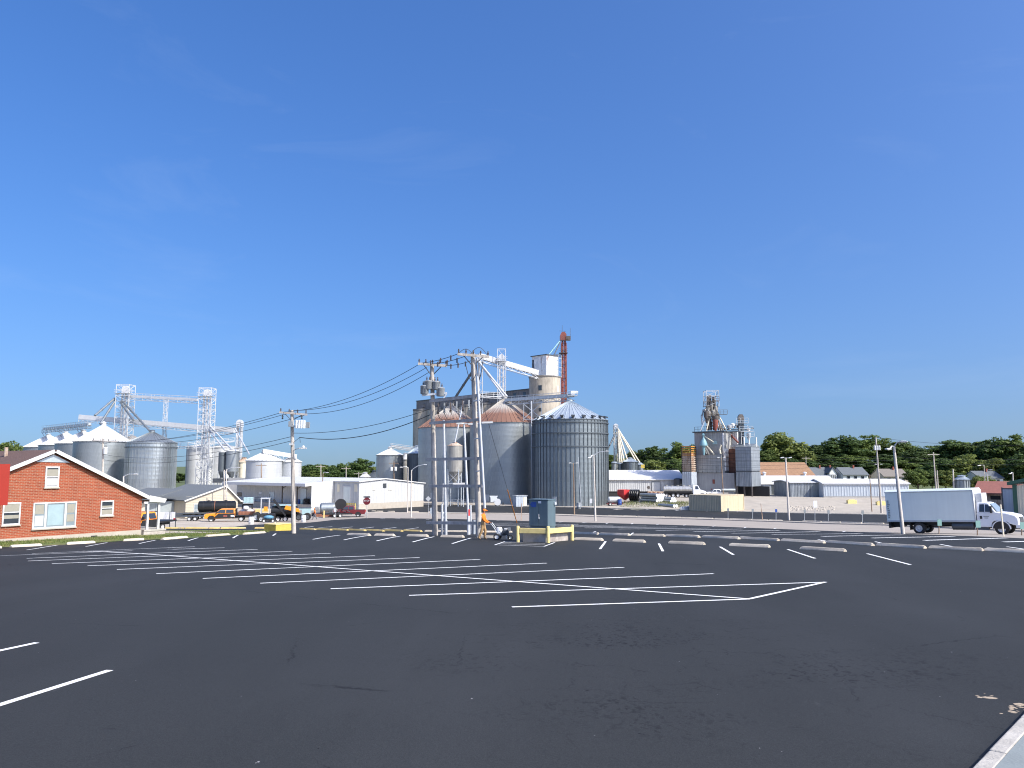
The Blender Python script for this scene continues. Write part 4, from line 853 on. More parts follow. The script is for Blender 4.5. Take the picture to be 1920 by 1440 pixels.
b = base(440, 214); th = thing('loading_shed', 'pale block shed with dark bay below the hopper bins', 'shed', b); Z = lambda y: at(440, y, 214).z-b.z
mb = MB(); mb.box(-1.6, 3.4, -1, 2.2, 0, Z(896)); mb.build('wall', 'mill_block', th); mb = MB(); mb.box(-6.0, -1.62, -.8, 2, Z(905), Z(897)); mb.build('canopy', 'steel_dark', th)
for x in (-5.8, -3.4): mb = MB(); mb.box(x, x+.2, -.8, -.6, 0, Z(905)); mb.build('post', 'steel', th)
grain_bin('wide pale bin with white cone roof above the warehouse', 493, 200, 32.5, 863, 848, 'galv_bright', 'white_bin', cap=.8, panels=30)
grain_bin('smaller pale bin half behind the transformer pole', 544, 203, 18.5, 865.5, 857, 'galv_bright', 'white_bin', cap=.5)
grain_bin('narrow cream bin between hopper bins and the wide pale bin', 455, 218, 9.5, 866, 859, 'cream', 'rust_tan', cap=.3, rings=False)
gallery('white conveyor on a truss linking the two pale bins', at(493, 848.5, 199), at(556, 859, 202), .9, .2, .9, 1.2, 'white_metal', 1.6, 'conveyor', 'conveyor')
# ---- right-hand small leg with bins behind the low white building
leg_tower('pale elevator leg with fan of spouts beside the ribbed bin', 1156, 245, 6, 797, None, n=12, nleg=2, hd=1.5, fr=1.2, t=.14, casing='cream', m='steel')
for i, (x, y) in enumerate(((1200, 868), (1193, 866), (1176, 862), (1170, 865), (1166, 868), (1162, 868), (1143, 835), (1140, 842))):
    spout(['long cream spout, outermost of the fan to the right', 'cream spout next inside the outermost of the fan', 'cream spout to the peak of the small bin', 'steep cream spout left of the small bin peak', 'steeper cream spout close to the leg', 'steepest cream spout beside the leg', 'upper dark spout going left behind the ribbed bin', 'lower dark spout going left behind the ribbed bin'][i], at(1157+(i < 6)*1.5-(i > 5)*3, 804+i*1.2, 245), at(x, y, 242), .22, 'cream' if i < 6 else 'steel_dark', 'spouts fanning from the small leg')
grain_bin('small grey bin under the cream spouts', 1182.5, 238, 13.5, 865.5, 859.5, 'galv_bin', 'galv_roof', rings=False, ribs=24, cap=.3)
grain_bin('short grey bin at the right end under the spouts', 1200, 242, 7, 871, 868, 'galv', 'galv_roof', rings=False, cap=.2)
grain_bin('grey tank left of the small bin under the spouts', 1152.5, 239, 5, 868, 866, 'galv', 'galv_roof', rings=False, cap=.2)
grain_bin('second grey tank close to the small bin under the spouts', 1163, 240, 4.6, 870, 868, 'galv_bin', 'galv_roof', rings=False, cap=.2)
b = at(1205, 874, 240); th = thing('yellow_sign', 'small yellow panel at the end of the longest spout', 'panel', b); mb = MB(); mb.box(-.5, .6, -.08, .08, -.6, .5); mb.build('panel', 'yellow_bright', th); mb = MB(); mb.beam((0, .12, -.6), (0, .12, gz(b.x, b.y)-b.z), .12); mb.build('post', 'steel', th)
b = base(1808, 125); zz = lambda y: at(1808, y, 125).z
grain_bin('small blue-grey bin standing above the box truck roof', 1807, 150, 11.5, 899, 893.5, 'galv', 'galv_roof', rings=False, cap=.3, ribs=16)
# ================================================================== buildings
def gable_roof(mb, x0, x1, y0, y1, ze, zr, t=.12, ridge='y', ov=.3):
    if ridge == 'y':
        xm = (x0+x1)/2; mb.prism([(x0-ov, ze-ov*(zr-ze)/(xm-x0)), (xm, zr), (x1+ov, ze-ov*(zr-ze)/(xm-x0)), (x1+ov, ze-ov*(zr-ze)/(xm-x0)+t), (xm, zr+t), (x0-ov, ze-ov*(zr-ze)/(xm-x0)+t)], y1-y0+2*ov, 'y', y0-ov)
    else:
        ym = (y0+y1)/2; k = ov*(zr-ze)/(ym-y0); mb.prism([(y0-ov, ze-k), (ym, zr), (y1+ov, ze-k), (y1+ov, ze-k+t), (ym, zr+t), (y0-ov, ze-k+t)], x1-x0+2*ov, 'x', x0-ov)
def window_y(root, x0, x1, z0, z1, y, m='glass', fw=.09, frame='trim', sill=True, bars=(), mull=(), blind=None, proud=.05):
    # window in a wall facing local -y; y = wall plane
    mb = MB(); mb.box(x0, x1, y-.012, y-.006, z0, z1); w_ = mb.build('window', m, root)
    mb = MB(); F_ = y-proud
    for a in ((x0-fw, x0, z0-fw, z1+fw), (x1, x1+fw, z0-fw, z1+fw)): mb.box(a[0], a[1], F_, y+.02, a[2], a[3])
    mb.box(x0, x1, F_, y+.02, z1, z1+fw); mb.box(x0, x1, F_, y+.02, z0-fw, z0); mb.build('frame', frame, w_)
    mb = MB(); any_ = False
    for z in bars: mb.box(x0, x1, y-.035, y-.013, z-.035, z+.035); any_ = True
    for x in mull: mb.box(x-.07, x+.07, y-.045, y-.0135, z0, z1); any_ = True
    if any_: mb.build('sash_bar', frame, w_)
    for bx0, bx1, bz0, bz1, bm in (blind or []): mb = MB(); mb.box(bx0, bx1, y-.0200, y-.0125, bz0, bz1); mb.build('blind', bm, w_)
    if sill: mb = MB(); mb.box(x0-.14, x1+.14, y-.11, y+.02, z0-fw-.09, z0-fw); mb.build('sill', 'block' if sill is True else sill, w_)
    return w_
def window_x(root, y0, y1, z0, z1, x, m='glass', frame='trim', fw=.08):
    mb = MB(); mb.box(x-.02, x-.008, y0, y1, z0, z1); w_ = mb.build('window', m, root)
    mb = MB(); mb.box(x-.05, x, y0-fw, y0, z0-fw, z1+fw); mb.box(x-.05, x, y1, y1+fw, z0-fw, z1+fw); mb.box(x-.05, x, y0, y1, z1, z1+fw); mb.box(x-.05, x, y0, y1, z0-fw, z0); mb.build('frame', frame, w_); return w_
# ---- brick house, left
R = gnd(263, 1003.5); BO = R
th = thing('brick_house', 'red brick house with brown shingle roof and white trim at the left edge', 'house', R, RG)
W_ = lambda px, py: (lambda q: (q[0], q[1]))(on_y(R, px, py))
xpk, zpk = W_(101, 846); xe, ze = W_(264, 929); xl, zl = W_(9, 884); xL = xl-.1; xLL = xL-9
kb = .42
mb = MB(); mb.prism([(xL, -.6), (0, -.6), (0, ze), (xpk, zpk-.15), (xL, zl)], 14, 'y', 0); mb.build('wall', 'brick', th)
mb = MB(); mb.prism([(xLL, -.6), (xL, -.6), (xL, 3.1), (xLL, 3.1)], 10, 'y', .03); mb.build('wing_wall', 'brick', th)
mb = MB(); mb.prism([(xLL-.2, 3.1), (xL-.02, 3.1), (xL-.02, 3.4), (xLL-.2, 3.4)], 10.4, 'y', -.2); mb.build('wing_roof', 'shingle_brown', th)
mb = MB(); mb.box(xLL, .05, -.05, 0.0, -.8, kb); mb.build('foundation', 'block', th)
def slope(x0, z0, x1, z1, t, y0, y1, name, m, par):
    d = Vector((x1-x0, z1-z0)).normalized(); n = Vector((-d.y, d.x)); n = n if n.y > 0 else -n
    mb = MB(); mb.prism([(x0, z0), (x1, z1), (x1+n.x*t, z1+n.y*t), (x0+n.x*t, z0+n.y*t)], y1-y0, 'y', y0); return mb.build(name, m, par)
slR = (ze-zpk)/(0-xpk); slL = (zl-zpk)/(xL-xpk)
rf = slope(xpk, zpk, .35, zpk+slR*(.35-xpk), .12, -.28, 14.3, 'roof', 'shingle_brown', th)
slope(xL-.25, zpk+slL*(xL-.25-xpk), xpk, zpk, .12, -.28, 14.3, 'roof_slope', 'shingle_brown', th)
slope(xpk, zpk-.12, .4, zpk-.12+slR*(.4-xpk), .26, -.36, -.285, 'fascia', 'trim', th)
slope(xL-.3, zpk-.12+slL*(xL-.3-xpk), xpk, zpk-.12, .26, -.36, -.285, 'fascia', 'trim', th)
mb = MB(); hw = 1.15; mb.prism([(xpk-hw, zpk-.25+slL*-hw), (xpk+hw, zpk-.25+slR*hw), (xpk, zpk-.24)], .03, 'y', -.05); mb.build('gable_vent', 'galv_roof', th)
mb = MB(); mb.tube((xpk-1.0, 6.0, zpk-.7), (xpk-1.0, 6.0, zpk+.35), .13, n=10); mb.build('vent_pipe', 'rust_tan', rf)
def bwin(a, b, c, d, **k):
    x0, z1 = W_(a, b); x1, z0 = W_(c, d); return x0, x1, z0, z1
x0, x1, z0, z1 = bwin(8, 945, 34, 981); zm = (z0+z1)/2+.1
window_y(th, x0, x1, z0, z1, -.02, bars=(zm,), blind=[(x0, x1, zm+.05, z1, 'curtain'), (x0, x1, z0+.35, zm-.2, 'curtain')])
x0, x1, z0, z1 = bwin(65, 945, 139, 985); zm = (z0+z1)/2+.05; ma, mb_ = x0+(x1-x0)*.27, x0+(x1-x0)*.755
window_y(th, x0, x1, z0, z1, -.02, 'glass_pale', bars=(), mull=(ma, mb_), blind=[(x0+.05, ma-.12, zm+.06, z1-.06, 'curtain'), (x0+.05, ma-.12, z0+.1, zm-.06, 'curtain_white'), (ma+.15, mb_-.15, z0+.1, z1-.1, 'curtain_blue'), (mb_+.12, x1-.05, zm+.06, z1-.1, 'curtain'), (mb_+.12, x1-.05, z0+.3, zm-.06, 'curtain')])
x0, x1, z0, z1 = bwin(88, 877, 107, 911); zm = z0+(z1-z0)*.5
window_y(th, x0, x1, z0, z1, -.02, bars=(zm,), blind=[(x0, x1, zm+.06, z1-.12, 'curtain'), (x0, x1, z0+.03, zm-.1, 'curtain_white')])
x0, x1, z0, z1 = bwin(191, 941, 209.5, 964); zm = z0+(z1-z0)*.5
window_y(th, x0, x1, z0, z1, -.02, bars=(zm,), blind=[(x0, x1, z0+.02, zm-.12, 'curtain'), (x0, x1, zm+.05, z1-.3, 'curtain')])
for a, b_, c, d in ((10, 1012, 22, 1018), (170, 1003, 181, 1008)):
    x0, z1 = W_(a, b_); x1, z0 = W_(c, d); mb = MB(); mb.box(x0, x1, -.056, -.05, z1-.38, z1-.06); v_ = mb.build('crawl_vent', 'dark_in', th); mb = MB(); mb.box(x0, x1, -.07, -.057, z1-.38, z1-.22); mb.build('grille', 'rust_tan', v_)
mb = MB(); mb.prism([(.3, ze-.12), (1.75, ze-.42), (1.75, ze-.3), (.3, ze+.02)], 4, 'y', -.3); mb.build('porch_roof', 'shingle_brown', th)
mb = MB(); mb.prism([(.42, ze-.5), (1.7, ze-.62), (1.85, ze-.32), (.42, ze+.0)], .08, 'y', -.40); mb.build('porch_fascia', 'trim', th)
mb = MB(); mb.box(1.3, 1.5, 1.0, 3.5, ze-.62, ze-.45); mb.box(.1, 1.5, -.2, -.05, ze-.66, ze-.5); mb.build('porch_beam', 'trim', th)
for x, y in ((.45, -.1), (1.36, -.1), (1.36, 3.3)): mb = MB(); mb.box(x-.08, x+.08, y-.08, y+.08, .42, ze-.5); mb.build('column', 'trim', th)
mb = MB(); mb.box(.06, 1.85, -.4, 3.8, -.4, .3); mb.build('porch_step', 'pad_concrete', th, bevel=.03); mb = MB(); mb.box(.07, 1.88, -.44, 3.84, .3, .43); mb.build('porch_slab', 'kerb', th)
b = at(-30, 910, 36); th = thing('red_sign', 'bright red sign panel cut off by the left edge', 'sign', (b.x, b.y, gz(b.x, b.y)), .55)
zc = lambda y: at(0, y, 36).z-gz(b.x, b.y); xo = (at(9.5, 905, 36).x-b.x)
mb = MB(); mb.box(-2.2, xo, -.12, .12, zc(948), zc(870)); mb.build('panel', 'red_sign', th)
mb = MB(); mb.box(-1.2, -.95, -.1, .1, -.1, zc(949)); mb.build('post', 'steel', th)
# ---- cream house with grey roof
o = base(347, 128); o.z = gz(o.x, o.y); th = thing('cream_house', 'cream sided house with grey roof behind the parked work trucks', 'house', o, RG)
f_ = lambda px, py: on_y(o, px, py)
xp, zp = f_(422, 911); xr, zr = f_(446, 936); x0, zl_ = f_(347, 938)
z_e = zl_; z_r = zp; wd = xr
mb = MB(); mb.prism([(0, -.3), (wd, -.3), (wd, zr), (xp, z_r), (0, z_e)], 12, 'y', 0); mb.build('wall', 'siding', th)
for k in range(1, 15):
    z = .25*k
    mb = MB()
    mb.beam((0.02, -.012, z), (wd-.02, -.012, z), .03, .02); mb.build('siding_board', 'siding', th)
n1 = slope(-.4, z_e-.4*(z_r-z_e)/xp, xp, z_r, .14, -.35, 12.3, 'roof', 'shingle_grey', th)
slope(xp, z_r, wd+.4, zr+.4*(zr-z_r)/(wd-xp), .14, -.35, 12.3, 'roof_slope', 'shingle_grey', th)
slope(-.4, z_e-.1-.4*(z_r-z_e)/xp, xp, z_r-.1, .22, -.42, -.36, 'bargeboard', 'trim', th); slope(xp, z_r-.1, wd+.4, zr-.1+.4*(zr-z_r)/(wd-xp), .22, -.42, -.36, 'bargeboard', 'trim', th)
xa, za = f_(364, 946); xb, zb = f_(378, 966); window_y(th, xa, xb, zb, za, -.02, 'glass_pale', bars=((za+zb)/2,), mull=((xa+xb)/2,))
mb = MB(); mb.prism([(-5.5, -.3), (-.02, -.3), (-.02, z_e-.25), (-5.5, z_e-.25)], 9, 'y', 3.5); mb.build('wing_wall', 'siding_grey', th)
mb = MB(); mb.box(-9.5, -5.52, 2.5, 11, -.3, z_e-.28); mb.build('wing_wall', 'siding', th)
slope(-11, z_e-1.2, -.0, z_e+1.7, .14, 1.2, 12.5, 'wing_roof', 'shingle_grey', th)
mb = MB(); mb.box(-3.2, -2.3, 3.42, 3.49, 0, 2.1); d_ = mb.build('door', 'siding_grey', th); mb = MB(); mb.box(-3.0, -2.6, 3.36, 3.41, 1.1, 1.9); mb.build('pane', 'glass_pale', d_)
mb = MB(); mb.prism([(wd+.45, zr-.25), (wd+2.6, zr-1.0), (wd+2.6, zr-.86), (wd+.45, zr-.1)], 4, 'y', -.3); mb.build('porch_roof', 'shingle_grey', th)
mb = MB(); mb.prism([(wd+.45, zr-.4), (wd+2.6, zr-1.12), (wd+2.6, zr-.95), (wd+.45, zr-.2)], .08, 'y', -.4); mb.build('porch_fascia', 'trim', th)
# ---- white warehouse, centre-left
K1 = base(673, 160); th = thing('white_warehouse', 'long low white metal warehouse with loading dock and tan block base', 'warehouse', K1, RG)
zE = on_y(K1, 673, 904)[1]; L1 = on_y(K1, 794, 930)[0]; xm, zm_ = on_y(K1, 721, 898.5); zR = on_y(K1, 794, 906.5)[1]; T1 = on_x(K1, 626, 930)[0]
zb_ = 1.25
mb = MB(); ribbed(mb, (0, 0), (L1, 0), zb_, zE, .45, .05, zt=lambda s: zE+(zm_-zE)*s/xm if s < xm else zm_+(zR-zm_)*(s-xm)/(L1-xm)); mb.build('gable_wall', 'white_wall', th)
mb = MB(); mb.box(.0, L1, -.03, .3, -.4, zb_); mb.box(L1-.2, L1-.01, .3, 30, -.4, zb_); mb.build('block_base', 'block', th)
mb = MB(); ribbed(mb, (0, T1), (0, .0), .0, zE, .45, .05); mb.build('side_wall', 'white_wall', th)
mb = MB(); ribbed(mb, (L1, 0), (L1, 34), zb_, zR, .6, .05); mb.build('rear_wall', 'white_wall', th)
y0, za = on_x(K1, 645, 913); y1, zc_ = on_x(K1, 656.5, 950); mb = MB(); mb.box(-.12, -.06, y1, y0, 0, za); d_ = mb.build('door', 'galv_roof', th); mb = MB(); mb.box(-.16, -.05, y0, y0+.2, 0, za+.15); mb.box(-.16, -.05, y1-.2, y1, 0, za+.15); mb.box(-.16, -.05, y1, y0, za, za+.15); mb.build('frame', 'trim', d_)
for a, b2 in ((633, 637), (665, 670)):
    ya, z1_ = on_x(K1, a, 908); yb, z2_ = on_x(K1, b2, 922); mb = MB(); mb.box(-.09, -.055, yb, ya, z2_, z1_); mb.build('translucent_panel', 'cream', th)
for a, b2, m_ in ((698, 704, 'cream'), (718, 724, 'glass'), (728, 735, 'cream'), (771, 775, 'cream')):
    xa, z1_ = on_y(K1, a, 906.5); xb, z2_ = on_y(K1, b2, 919 if m_ != 'glass' else 914.5); mb = MB(); mb.box(xa, xb, -.1, -.052, z2_, z1_); mb.build('window' if m_ == 'glass' else 'translucent_panel', m_, th)
def zroof(x): return zE+(zm_-zE)*x/xm
W2 = 5.9; T2 = T1+30; zc2 = zroof(-W2)
mb = MB(); mb.prism([(-.35, zroof(-.35)+.03), (xm, zm_+.03), (L1+.35, zR-.02), (L1+.35, zR+.16), (xm, zm_+.22), (-.35, zroof(-.35)+.2)], T1+.35-.01, 'y', -.35); mb.build('roof', 'white_roof', th)
mb = MB(); mb.prism([(-W2-1.6, zroof(-W2-1.6)-.35), (-W2-1.6, zroof(-W2-1.6)+.25), (xm, zm_+.23), (L1, zR+.17), (L1, zR-.1), (xm, zm_-.1)], T2-T1, 'y', T1+.003); mb.build('canopy_roof', 'white_roof', th)
mb = MB(); ribbed(mb, (-W2, T1-.02), (-.06, T1-.02), 0, zc2, .45, .05, zt=lambda s: zroof(-W2+s)-.05); mb.build('end_wall', 'white_wall', th)
mb = MB(); ribbed(mb, (-W2+2.2, T2), (-W2+2.2, T1), 1.0, zc2, .9, .04, zt=lambda s: zc2+.1); mb.build('dock_wall', 'white_wall', th)
mb = MB(); mb.box(-W2, -W2+2.3, T1+.02, T2, -.2, 1.05); mb.build('dock_platform', 'block', th)
for px in (528, 556): 
    y_, _z = on_x(K1, px, 930, -W2); mb = MB(); mb.box(-W2+.05, -W2+.25, y_-.1, y_+.1, 1.05, zc2-.1); mb.beam((-W2+.15, y_, zc2-1.0), (-W2+2.1, y_, zc2-.15), .12); mb.build('canopy_post', 'steel_brown', th)
def dockbox(a, b2, yt, yb_, name, m_, d=.05):
    ya, z1_ = on_x(K1, a, yt, -W2+2.15); yb2, z2_ = on_x(K1, b2, yb_, -W2+2.15); mb = MB(); mb.box(-W2+2.15-d, -W2+2.15-.02, yb2, ya, z2_, z1_); return mb.build(name, m_, th)
dockbox(445, 453, 923, 931, 'window', 'glass'); dockbox(505, 514, 922, 937, 'door', 'galv_roof'); dockbox(564, 574, 916, 937, 'door', 'galv_roof'); dockbox(486, 491, 922, 926, 'wall_sign', 'decal_white')
mb = MB()
y_, _z = on_x(K1, 470, 930, -W2); y2, _z = on_x(K1, 508, 930, -W2)
for zz in (.5, 1.0): mb.beam((-W2+.1, y_, 1.05+zz), (-W2+.1, y2, 1.05+zz), .07)
for k in range(5): y3 = y_+(y2-y_)*k/4; mb.beam((-W2+.1, y3, 1.05), (-W2+.1, y3, 2.05), .07)
mb.build('dock_railing', 'steel_dark', th)
for i, (px, m_) in enumerate(((560, 'blue'), (567, 'teal'))):
    y_, _z = on_x(K1, px, 930, -W2+.8); c = K1+E1*(-W2+.8)+E2*y_; t_ = thing('dock_drum', ['blue drum standing on the warehouse dock', 'teal crate-like drum on the dock beside the tyres'][i], 'drum', (c.x, c.y, K1.z+1.05))
    MB().lathe([(.35, 0), (.35, .3), (.37, .33), (.35, .36), (.35, .62), (.37, .65), (.35, .68), (.35, .95), (.3, .97)], 16).build('barrel', m_, t_, 40)
y_, _z = on_x(K1, 575.5, 930, -W2+.8); c = K1+E1*(-W2+.8)+E2*y_
for k in range(4):
    t_ = thing('stacked_tyre', 'black tyre in the dock stack, %s from the bottom' % ORD[k], 'tyre', (c.x, c.y, K1.z+1.05+k*.3), 0, 'tyres stacked on the dock')
    MB().lathe([(.35, 0), (.6, .02), (.68, .1), (.68, .19), (.6, .27), (.35, .29), (.33, .15), (.35, 0)], 20, caps=False).build('tread', 'tyre', t_, 50)
p = K1+E1*(-.5)+E2*.6; q = K1+E1*(-.5)+E2*4.4; t_ = thing('yellow_rail', 'yellow guard railing before the warehouse side door', 'railing', p)
for k in range(7): c = p+(q-p)*k/6; mb = MB(True); mb.tube(c, c+Vector((0, 0, 1.35)), .09); mb.build('post', 'yellow_bright', t_)
mb = MB(True)
for zz in (.5, .95, 1.3): mb.beam(p+Vector((0, 0, zz)), q+Vector((0, 0, zz)), .1)
mb.build('rail', 'yellow_bright', t_)
# ---- low white building behind the right yard
o = base(1283, 205); th = thing('low_white_building', 'long low white-roofed building behind the gravel yard', 'building', o, 0)
zt = lambda y, Y=205: at(1200, y, Y).z-o.z
xl_ = at(1138, 900, 205).x-o.x
mb = MB(); ribbed(mb, (xl_, 0), (0, 0), .9, zt(900), .55, .06); ribbed(mb, (0, 0), (0, 16), .9, zt(900), .55, .06); mb.build('wall', 'white_wall', th)
mb = MB(); mb.prism([(-.5, zt(900)-.02), (8, zt(887)+.6), (16.5, zt(900)), (16.5, zt(900)+.15), (8, zt(887)+.75), (-.5, zt(900)+.15)], -xl_+.8, 'x', xl_-.4); mb.build('roof', 'white_roof', th)
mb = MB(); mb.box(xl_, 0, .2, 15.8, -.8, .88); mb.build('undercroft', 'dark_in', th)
xa = at(1213, 915, 205).x-o.x; xb = at(1250, 915, 205).x-o.x; mb = MB(); mb.box(xa, xb, -2.2, .15, -.6, .95); mb.build('dock', 'rust_tan', th)
for px in (1219, 1226, 1234): xk = at(px, 920, 203).x-o.x; mb = MB(); mb.box(xk-.25, xk+.25, -2.4, -2.21, 0, .75); mb.build('dock_bumper', 'rust_tin', th)
xa = at(1222, 915, 205).x-o.x; xb = at(1237.5, 915, 205).x-o.x; mb = MB(); mb.box(xa, xb, -.12, -.06, 1.0, zt(904)); d_ = mb.build('roller_door', 'galv_bright', th); mb = MB(); mb.box(xa-.1, xa, -.2, -.05, 1, zt(903)); mb.box(xb, xb+.1, -.2, -.05, 1, zt(903)); mb.box(xa, xb, -.2, -.05, zt(904), zt(903)); mb.build('frame', 'steel_dark', d_)
xa = at(1240, 915, 205).x-o.x; xb = at(1245, 915, 205).x-o.x; mb = MB(); mb.box(xa, xb, -.12, -.06, .96, 3.2); mb.build('door', 'white_wall', th)
c = at(1216, 914, 203); t_ = thing('round_sign', 'small round dark sign on a post by the dock', 'sign', (c.x, c.y, gz(c.x, c.y))); mb = MB(); mb.tube((0, -.05, c.z-gz(c.x, c.y)), (0, .05, c.z-gz(c.x, c.y)), .42, n=16); mb.build('disc', 'steel_brown', t_); mb = MB(); mb.tube((0, .1, 0), (0, .1, c.z-gz(c.x, c.y)), .05); mb.build('post', 'steel', t_)
# ---- feed mill
o = base(1378, 196); o = Vector((o.x, o.y, gz(o.x, o.y))); mill = thing('feed_mill', 'grey block and sheet metal feed mill with crowded rooftop machinery', 'feed mill', o, RG)
# local: corner at (0,0) where shaded left-front (x=0 plane, +y to the left) meets lit right face (y=0 plane)
fy = lambda px, py, c=0.: on_x(o, px, py, c)      # on left-front face
yl, z_top = fy(1303, 811); zmid = fy(1360, 887)[1]; zpan = fy(1350, 852)[1]; zt_ = fy(1350, 808)[1]; yl2 = fy(1299, 900)[0]
yu = fy(1357, 850)[0]
mb = MB(); mb.box(0, 8, .0, yl2, -.5, zmid); mb.build('block_wall', 'mill_block', mill)
n = 4
for k in range(n):
    z0, z1 = zmid+.35+(zpan-zmid-.35)*k/n, zmid+.35+(zpan-zmid-.35)*(k+1)/n; mb = MB(); mb.box(-.25, 5, yu+.5, yl2-.1, z0+.03, z1-.03); mb.build('sheet_panel', 'mill_panel', mill, bevel=.04)
mb = MB(); mb.box(-.15, 4.9, yu+.6, yl2-.2, zmid, zpan); mb.build('panel_frame', 'steel_brown', mill)
for k in range(6): y_ = yu+.7+k*(yl2-yu-1)/6; mb = MB(); mb.box(-.3, -.26, y_, y_+(yl2-yu-1)/6-.12, zmid+.1, zmid+1.9); mb.build('lower_sheet', 'mill_panel', mill)
mb = MB(); mb.box(.3, 6, yu, yl2-.6, zmid, zt_-.3); mb.build('upper_wall', 'mill_white', mill)
mb = MB(); mb.box(-.05, 6.3, yu-.3, yl2-.2, zt_-.3, zt_); mb.build('roof', 'steel_dark', mill)
for k in range(5): zz = zmid+.6+k*1.15; mb = MB(); mb.box(.4, 2.6, yu-.25, yu-.02, zz, zz+1.0); mb.build('side_panel', 'white_rusty', mill)
for a, b2, c2, d2, m_ in ((1336, 899, 1340.5, 907, 'red_rust'), (1333.5, 916, 1336, 925, 'red_rust'), (1338, 917, 1342, 925, 'rust_tin')):
    ya, z1_ = fy(a, b2); yb2, z2_ = fy(c2, d2); mb = MB(); mb.box(-.06, -.01, yb2, ya, z2_, z1_); mb.build('window', m_, mill)
# cyclone with fan of pipes on the wall
def wp(px, py, d=-.5): y_, z_ = fy(px, py, d); return Vector((d, y_, z_))
mb = MB(); c = wp(1319, 829, -1.0); mb.lathe([(.25, 1.5), (.3, 1.0), (.75, .3), (1.0, -.4), (1.05, -.9), (.5, -1.0), (.35, -2.4), (.2, -3.4)], 14, c); mb.sphere((c.x, c.y, c.z+1.9), .45, 8); mb.build('cyclone', 'cyan', mill, 40)
for a, b2 in (((1322, 832), (1339, 852)), ((1321, 835), (1330, 852)), ((1320, 838), (1325, 851))): mb = MB(); mb.tube(wp(*a, -.8), wp(*b2, -.6), .2); mb.build('pipe', 'cream', mill, 50)
mb = MB(); mb.tube(wp(1321, 818, -.8), wp(1338, 829, -.6), .14); mb.tube(wp(1351, 851, -.5), wp(1349, 843, -.5), .25); mb.tube(wp(1349, 843, -.5), wp(1352, 834, -.5), .22); mb.build('duct', 'cream', mill, 50)
mb = MB(); y_, z_ = fy(1336, 827, 0); y2, z2 = fy(1344, 833, 0); mb.box(.0, .28, y2, y_, z2, z_); mb.build('wall_patch', 'teal', mill)
mb = MB(); z1_ = fy(1357, 812)[1]; mb.box(.02, .29, yu-.06, yu+.25, zpan-1.5, z1_); mb.build('corner_post', 'white_rusty', mill)
mb = MB()
for k in range(9): y_ = yu+.2+k*(yl2-yu-1)/8; mb.beam((.1, y_, zt_), (.1, y_, zt_+1.2), .07)
for zz in (.6, 1.2): mb.beam((.1, yu+.2, zt_+zz), (.1, yl2-.8, zt_+zz), .07); mb.beam((.1, yu+.2, zt_+zz), (6, yu+.2, zt_+zz), .07)
mb.build('roof_railing', 'steel_brown', mill)
# head tower
mt = thing('mill_tower', 'tangled steel head tower of legs, cyclones and pipes on the mill roof', 'elevator leg', at(1335, 807, 200)); tp = mt.location; kk = 200/F
ht = at(1335, 733, 200).z-tp.z
mb = MB(); lattice(mb, (0, 0), 23*kk, at(1335, 763, 200).z-tp.z, ht, 3, .14); mb.build('head_frame', 'steel', mt)
mb = MB(); lattice(mb, (.2, 0), 2.2, 0, ht-4.2, 5, .16); mb.build('frame', 'steel_brown', mt)
mb = MB()
for x, y, z1_ in ((-.9, -.4, .86), (-.3, .3, .9), (.4, -.5, .84), (.9, .2, .78)): mb.box(x-.25, x+.25, y-.25, y+.25, 0, ht*z1_)
mb.build('leg_casing', 'steel_brown', mt)
mb = MB()
for x, z_, r_ in ((-1.2, .52, .55), (.9, .50, .5), (-.2, .62, .45), (.2, .40, .6)): mb.lathe([(.15, -1.4), (r_, 0), (r_, .9), (.2, 1.2)], 12, (x, -1.0, ht*z_))
mb.build('cyclone', 'galv_brown', mt, 40)
mb = MB(); mb.lathe([(.2, -2.4), (.9, -.4), (.9, .4), (.3, .5)], 12, (.6, -1.3, ht*.32)); mb.lathe([(.2, -2.6), (.8, -.4), (.8, .5), (.3, .6)], 12, (-1.6, -1.2, ht*.42)); mb.build('large_cyclone', 'steel_brown', mt, 40); mb = MB(); mb.lathe([(.3, -1.6), (.7, -.2), (.7, 1.2), (.3, 1.3)], 10, (.5, -1.6, ht*.14)); mb.build('red_hopper', 'red_rust', mt, 40); rq = random.Random(21)
for k in range(26):
    mb = MB(); x_, z_ = rq.uniform(-1.7, 1.7), rq.uniform(.05, .72)*ht; w9 = rq.uniform(.25, .6); (mb.cbox((x_*(1-.4*z_/ht), rq.uniform(-1.6, .6), z_), w9, w9, rq.uniform(.4, 1.3)) if k % 2 else mb.tube((x_, -1.2, z_), (x_+rq.uniform(-1.2, 1.2), -1.5, max(.1, z_-rq.uniform(.8, 3))), rq.uniform(.08, .16))); mb.build('fitting', rq.choice(['steel_brown', 'steel_dark', 'steel', 'galv_brown', 'steel_brown']), mt)
if 1: pass
mb = MB(); mb.path([(-2.6, -1, ht*.12), (-2.8, -1, ht*.36), (-2.4, -1, ht*.5), (-1.2, -1, ht*.52)], .3, 8); mb.build('bent_duct', 'steel', mt, 50)
for x0, x1 in ((-1.3, -3.4), (-.6, -1.8), (.3, 1.6), (.8, 2.6), (1.3, 3.4), (0, .6), (1.0, 2.1)): mb = MB(); mb.tube((x0, -1.2, ht*.42), (x1, -1.4, -.2), .17); mb.build('spout', random.choice(['cream', 'steel', 'galv_brown']), mt, 50)
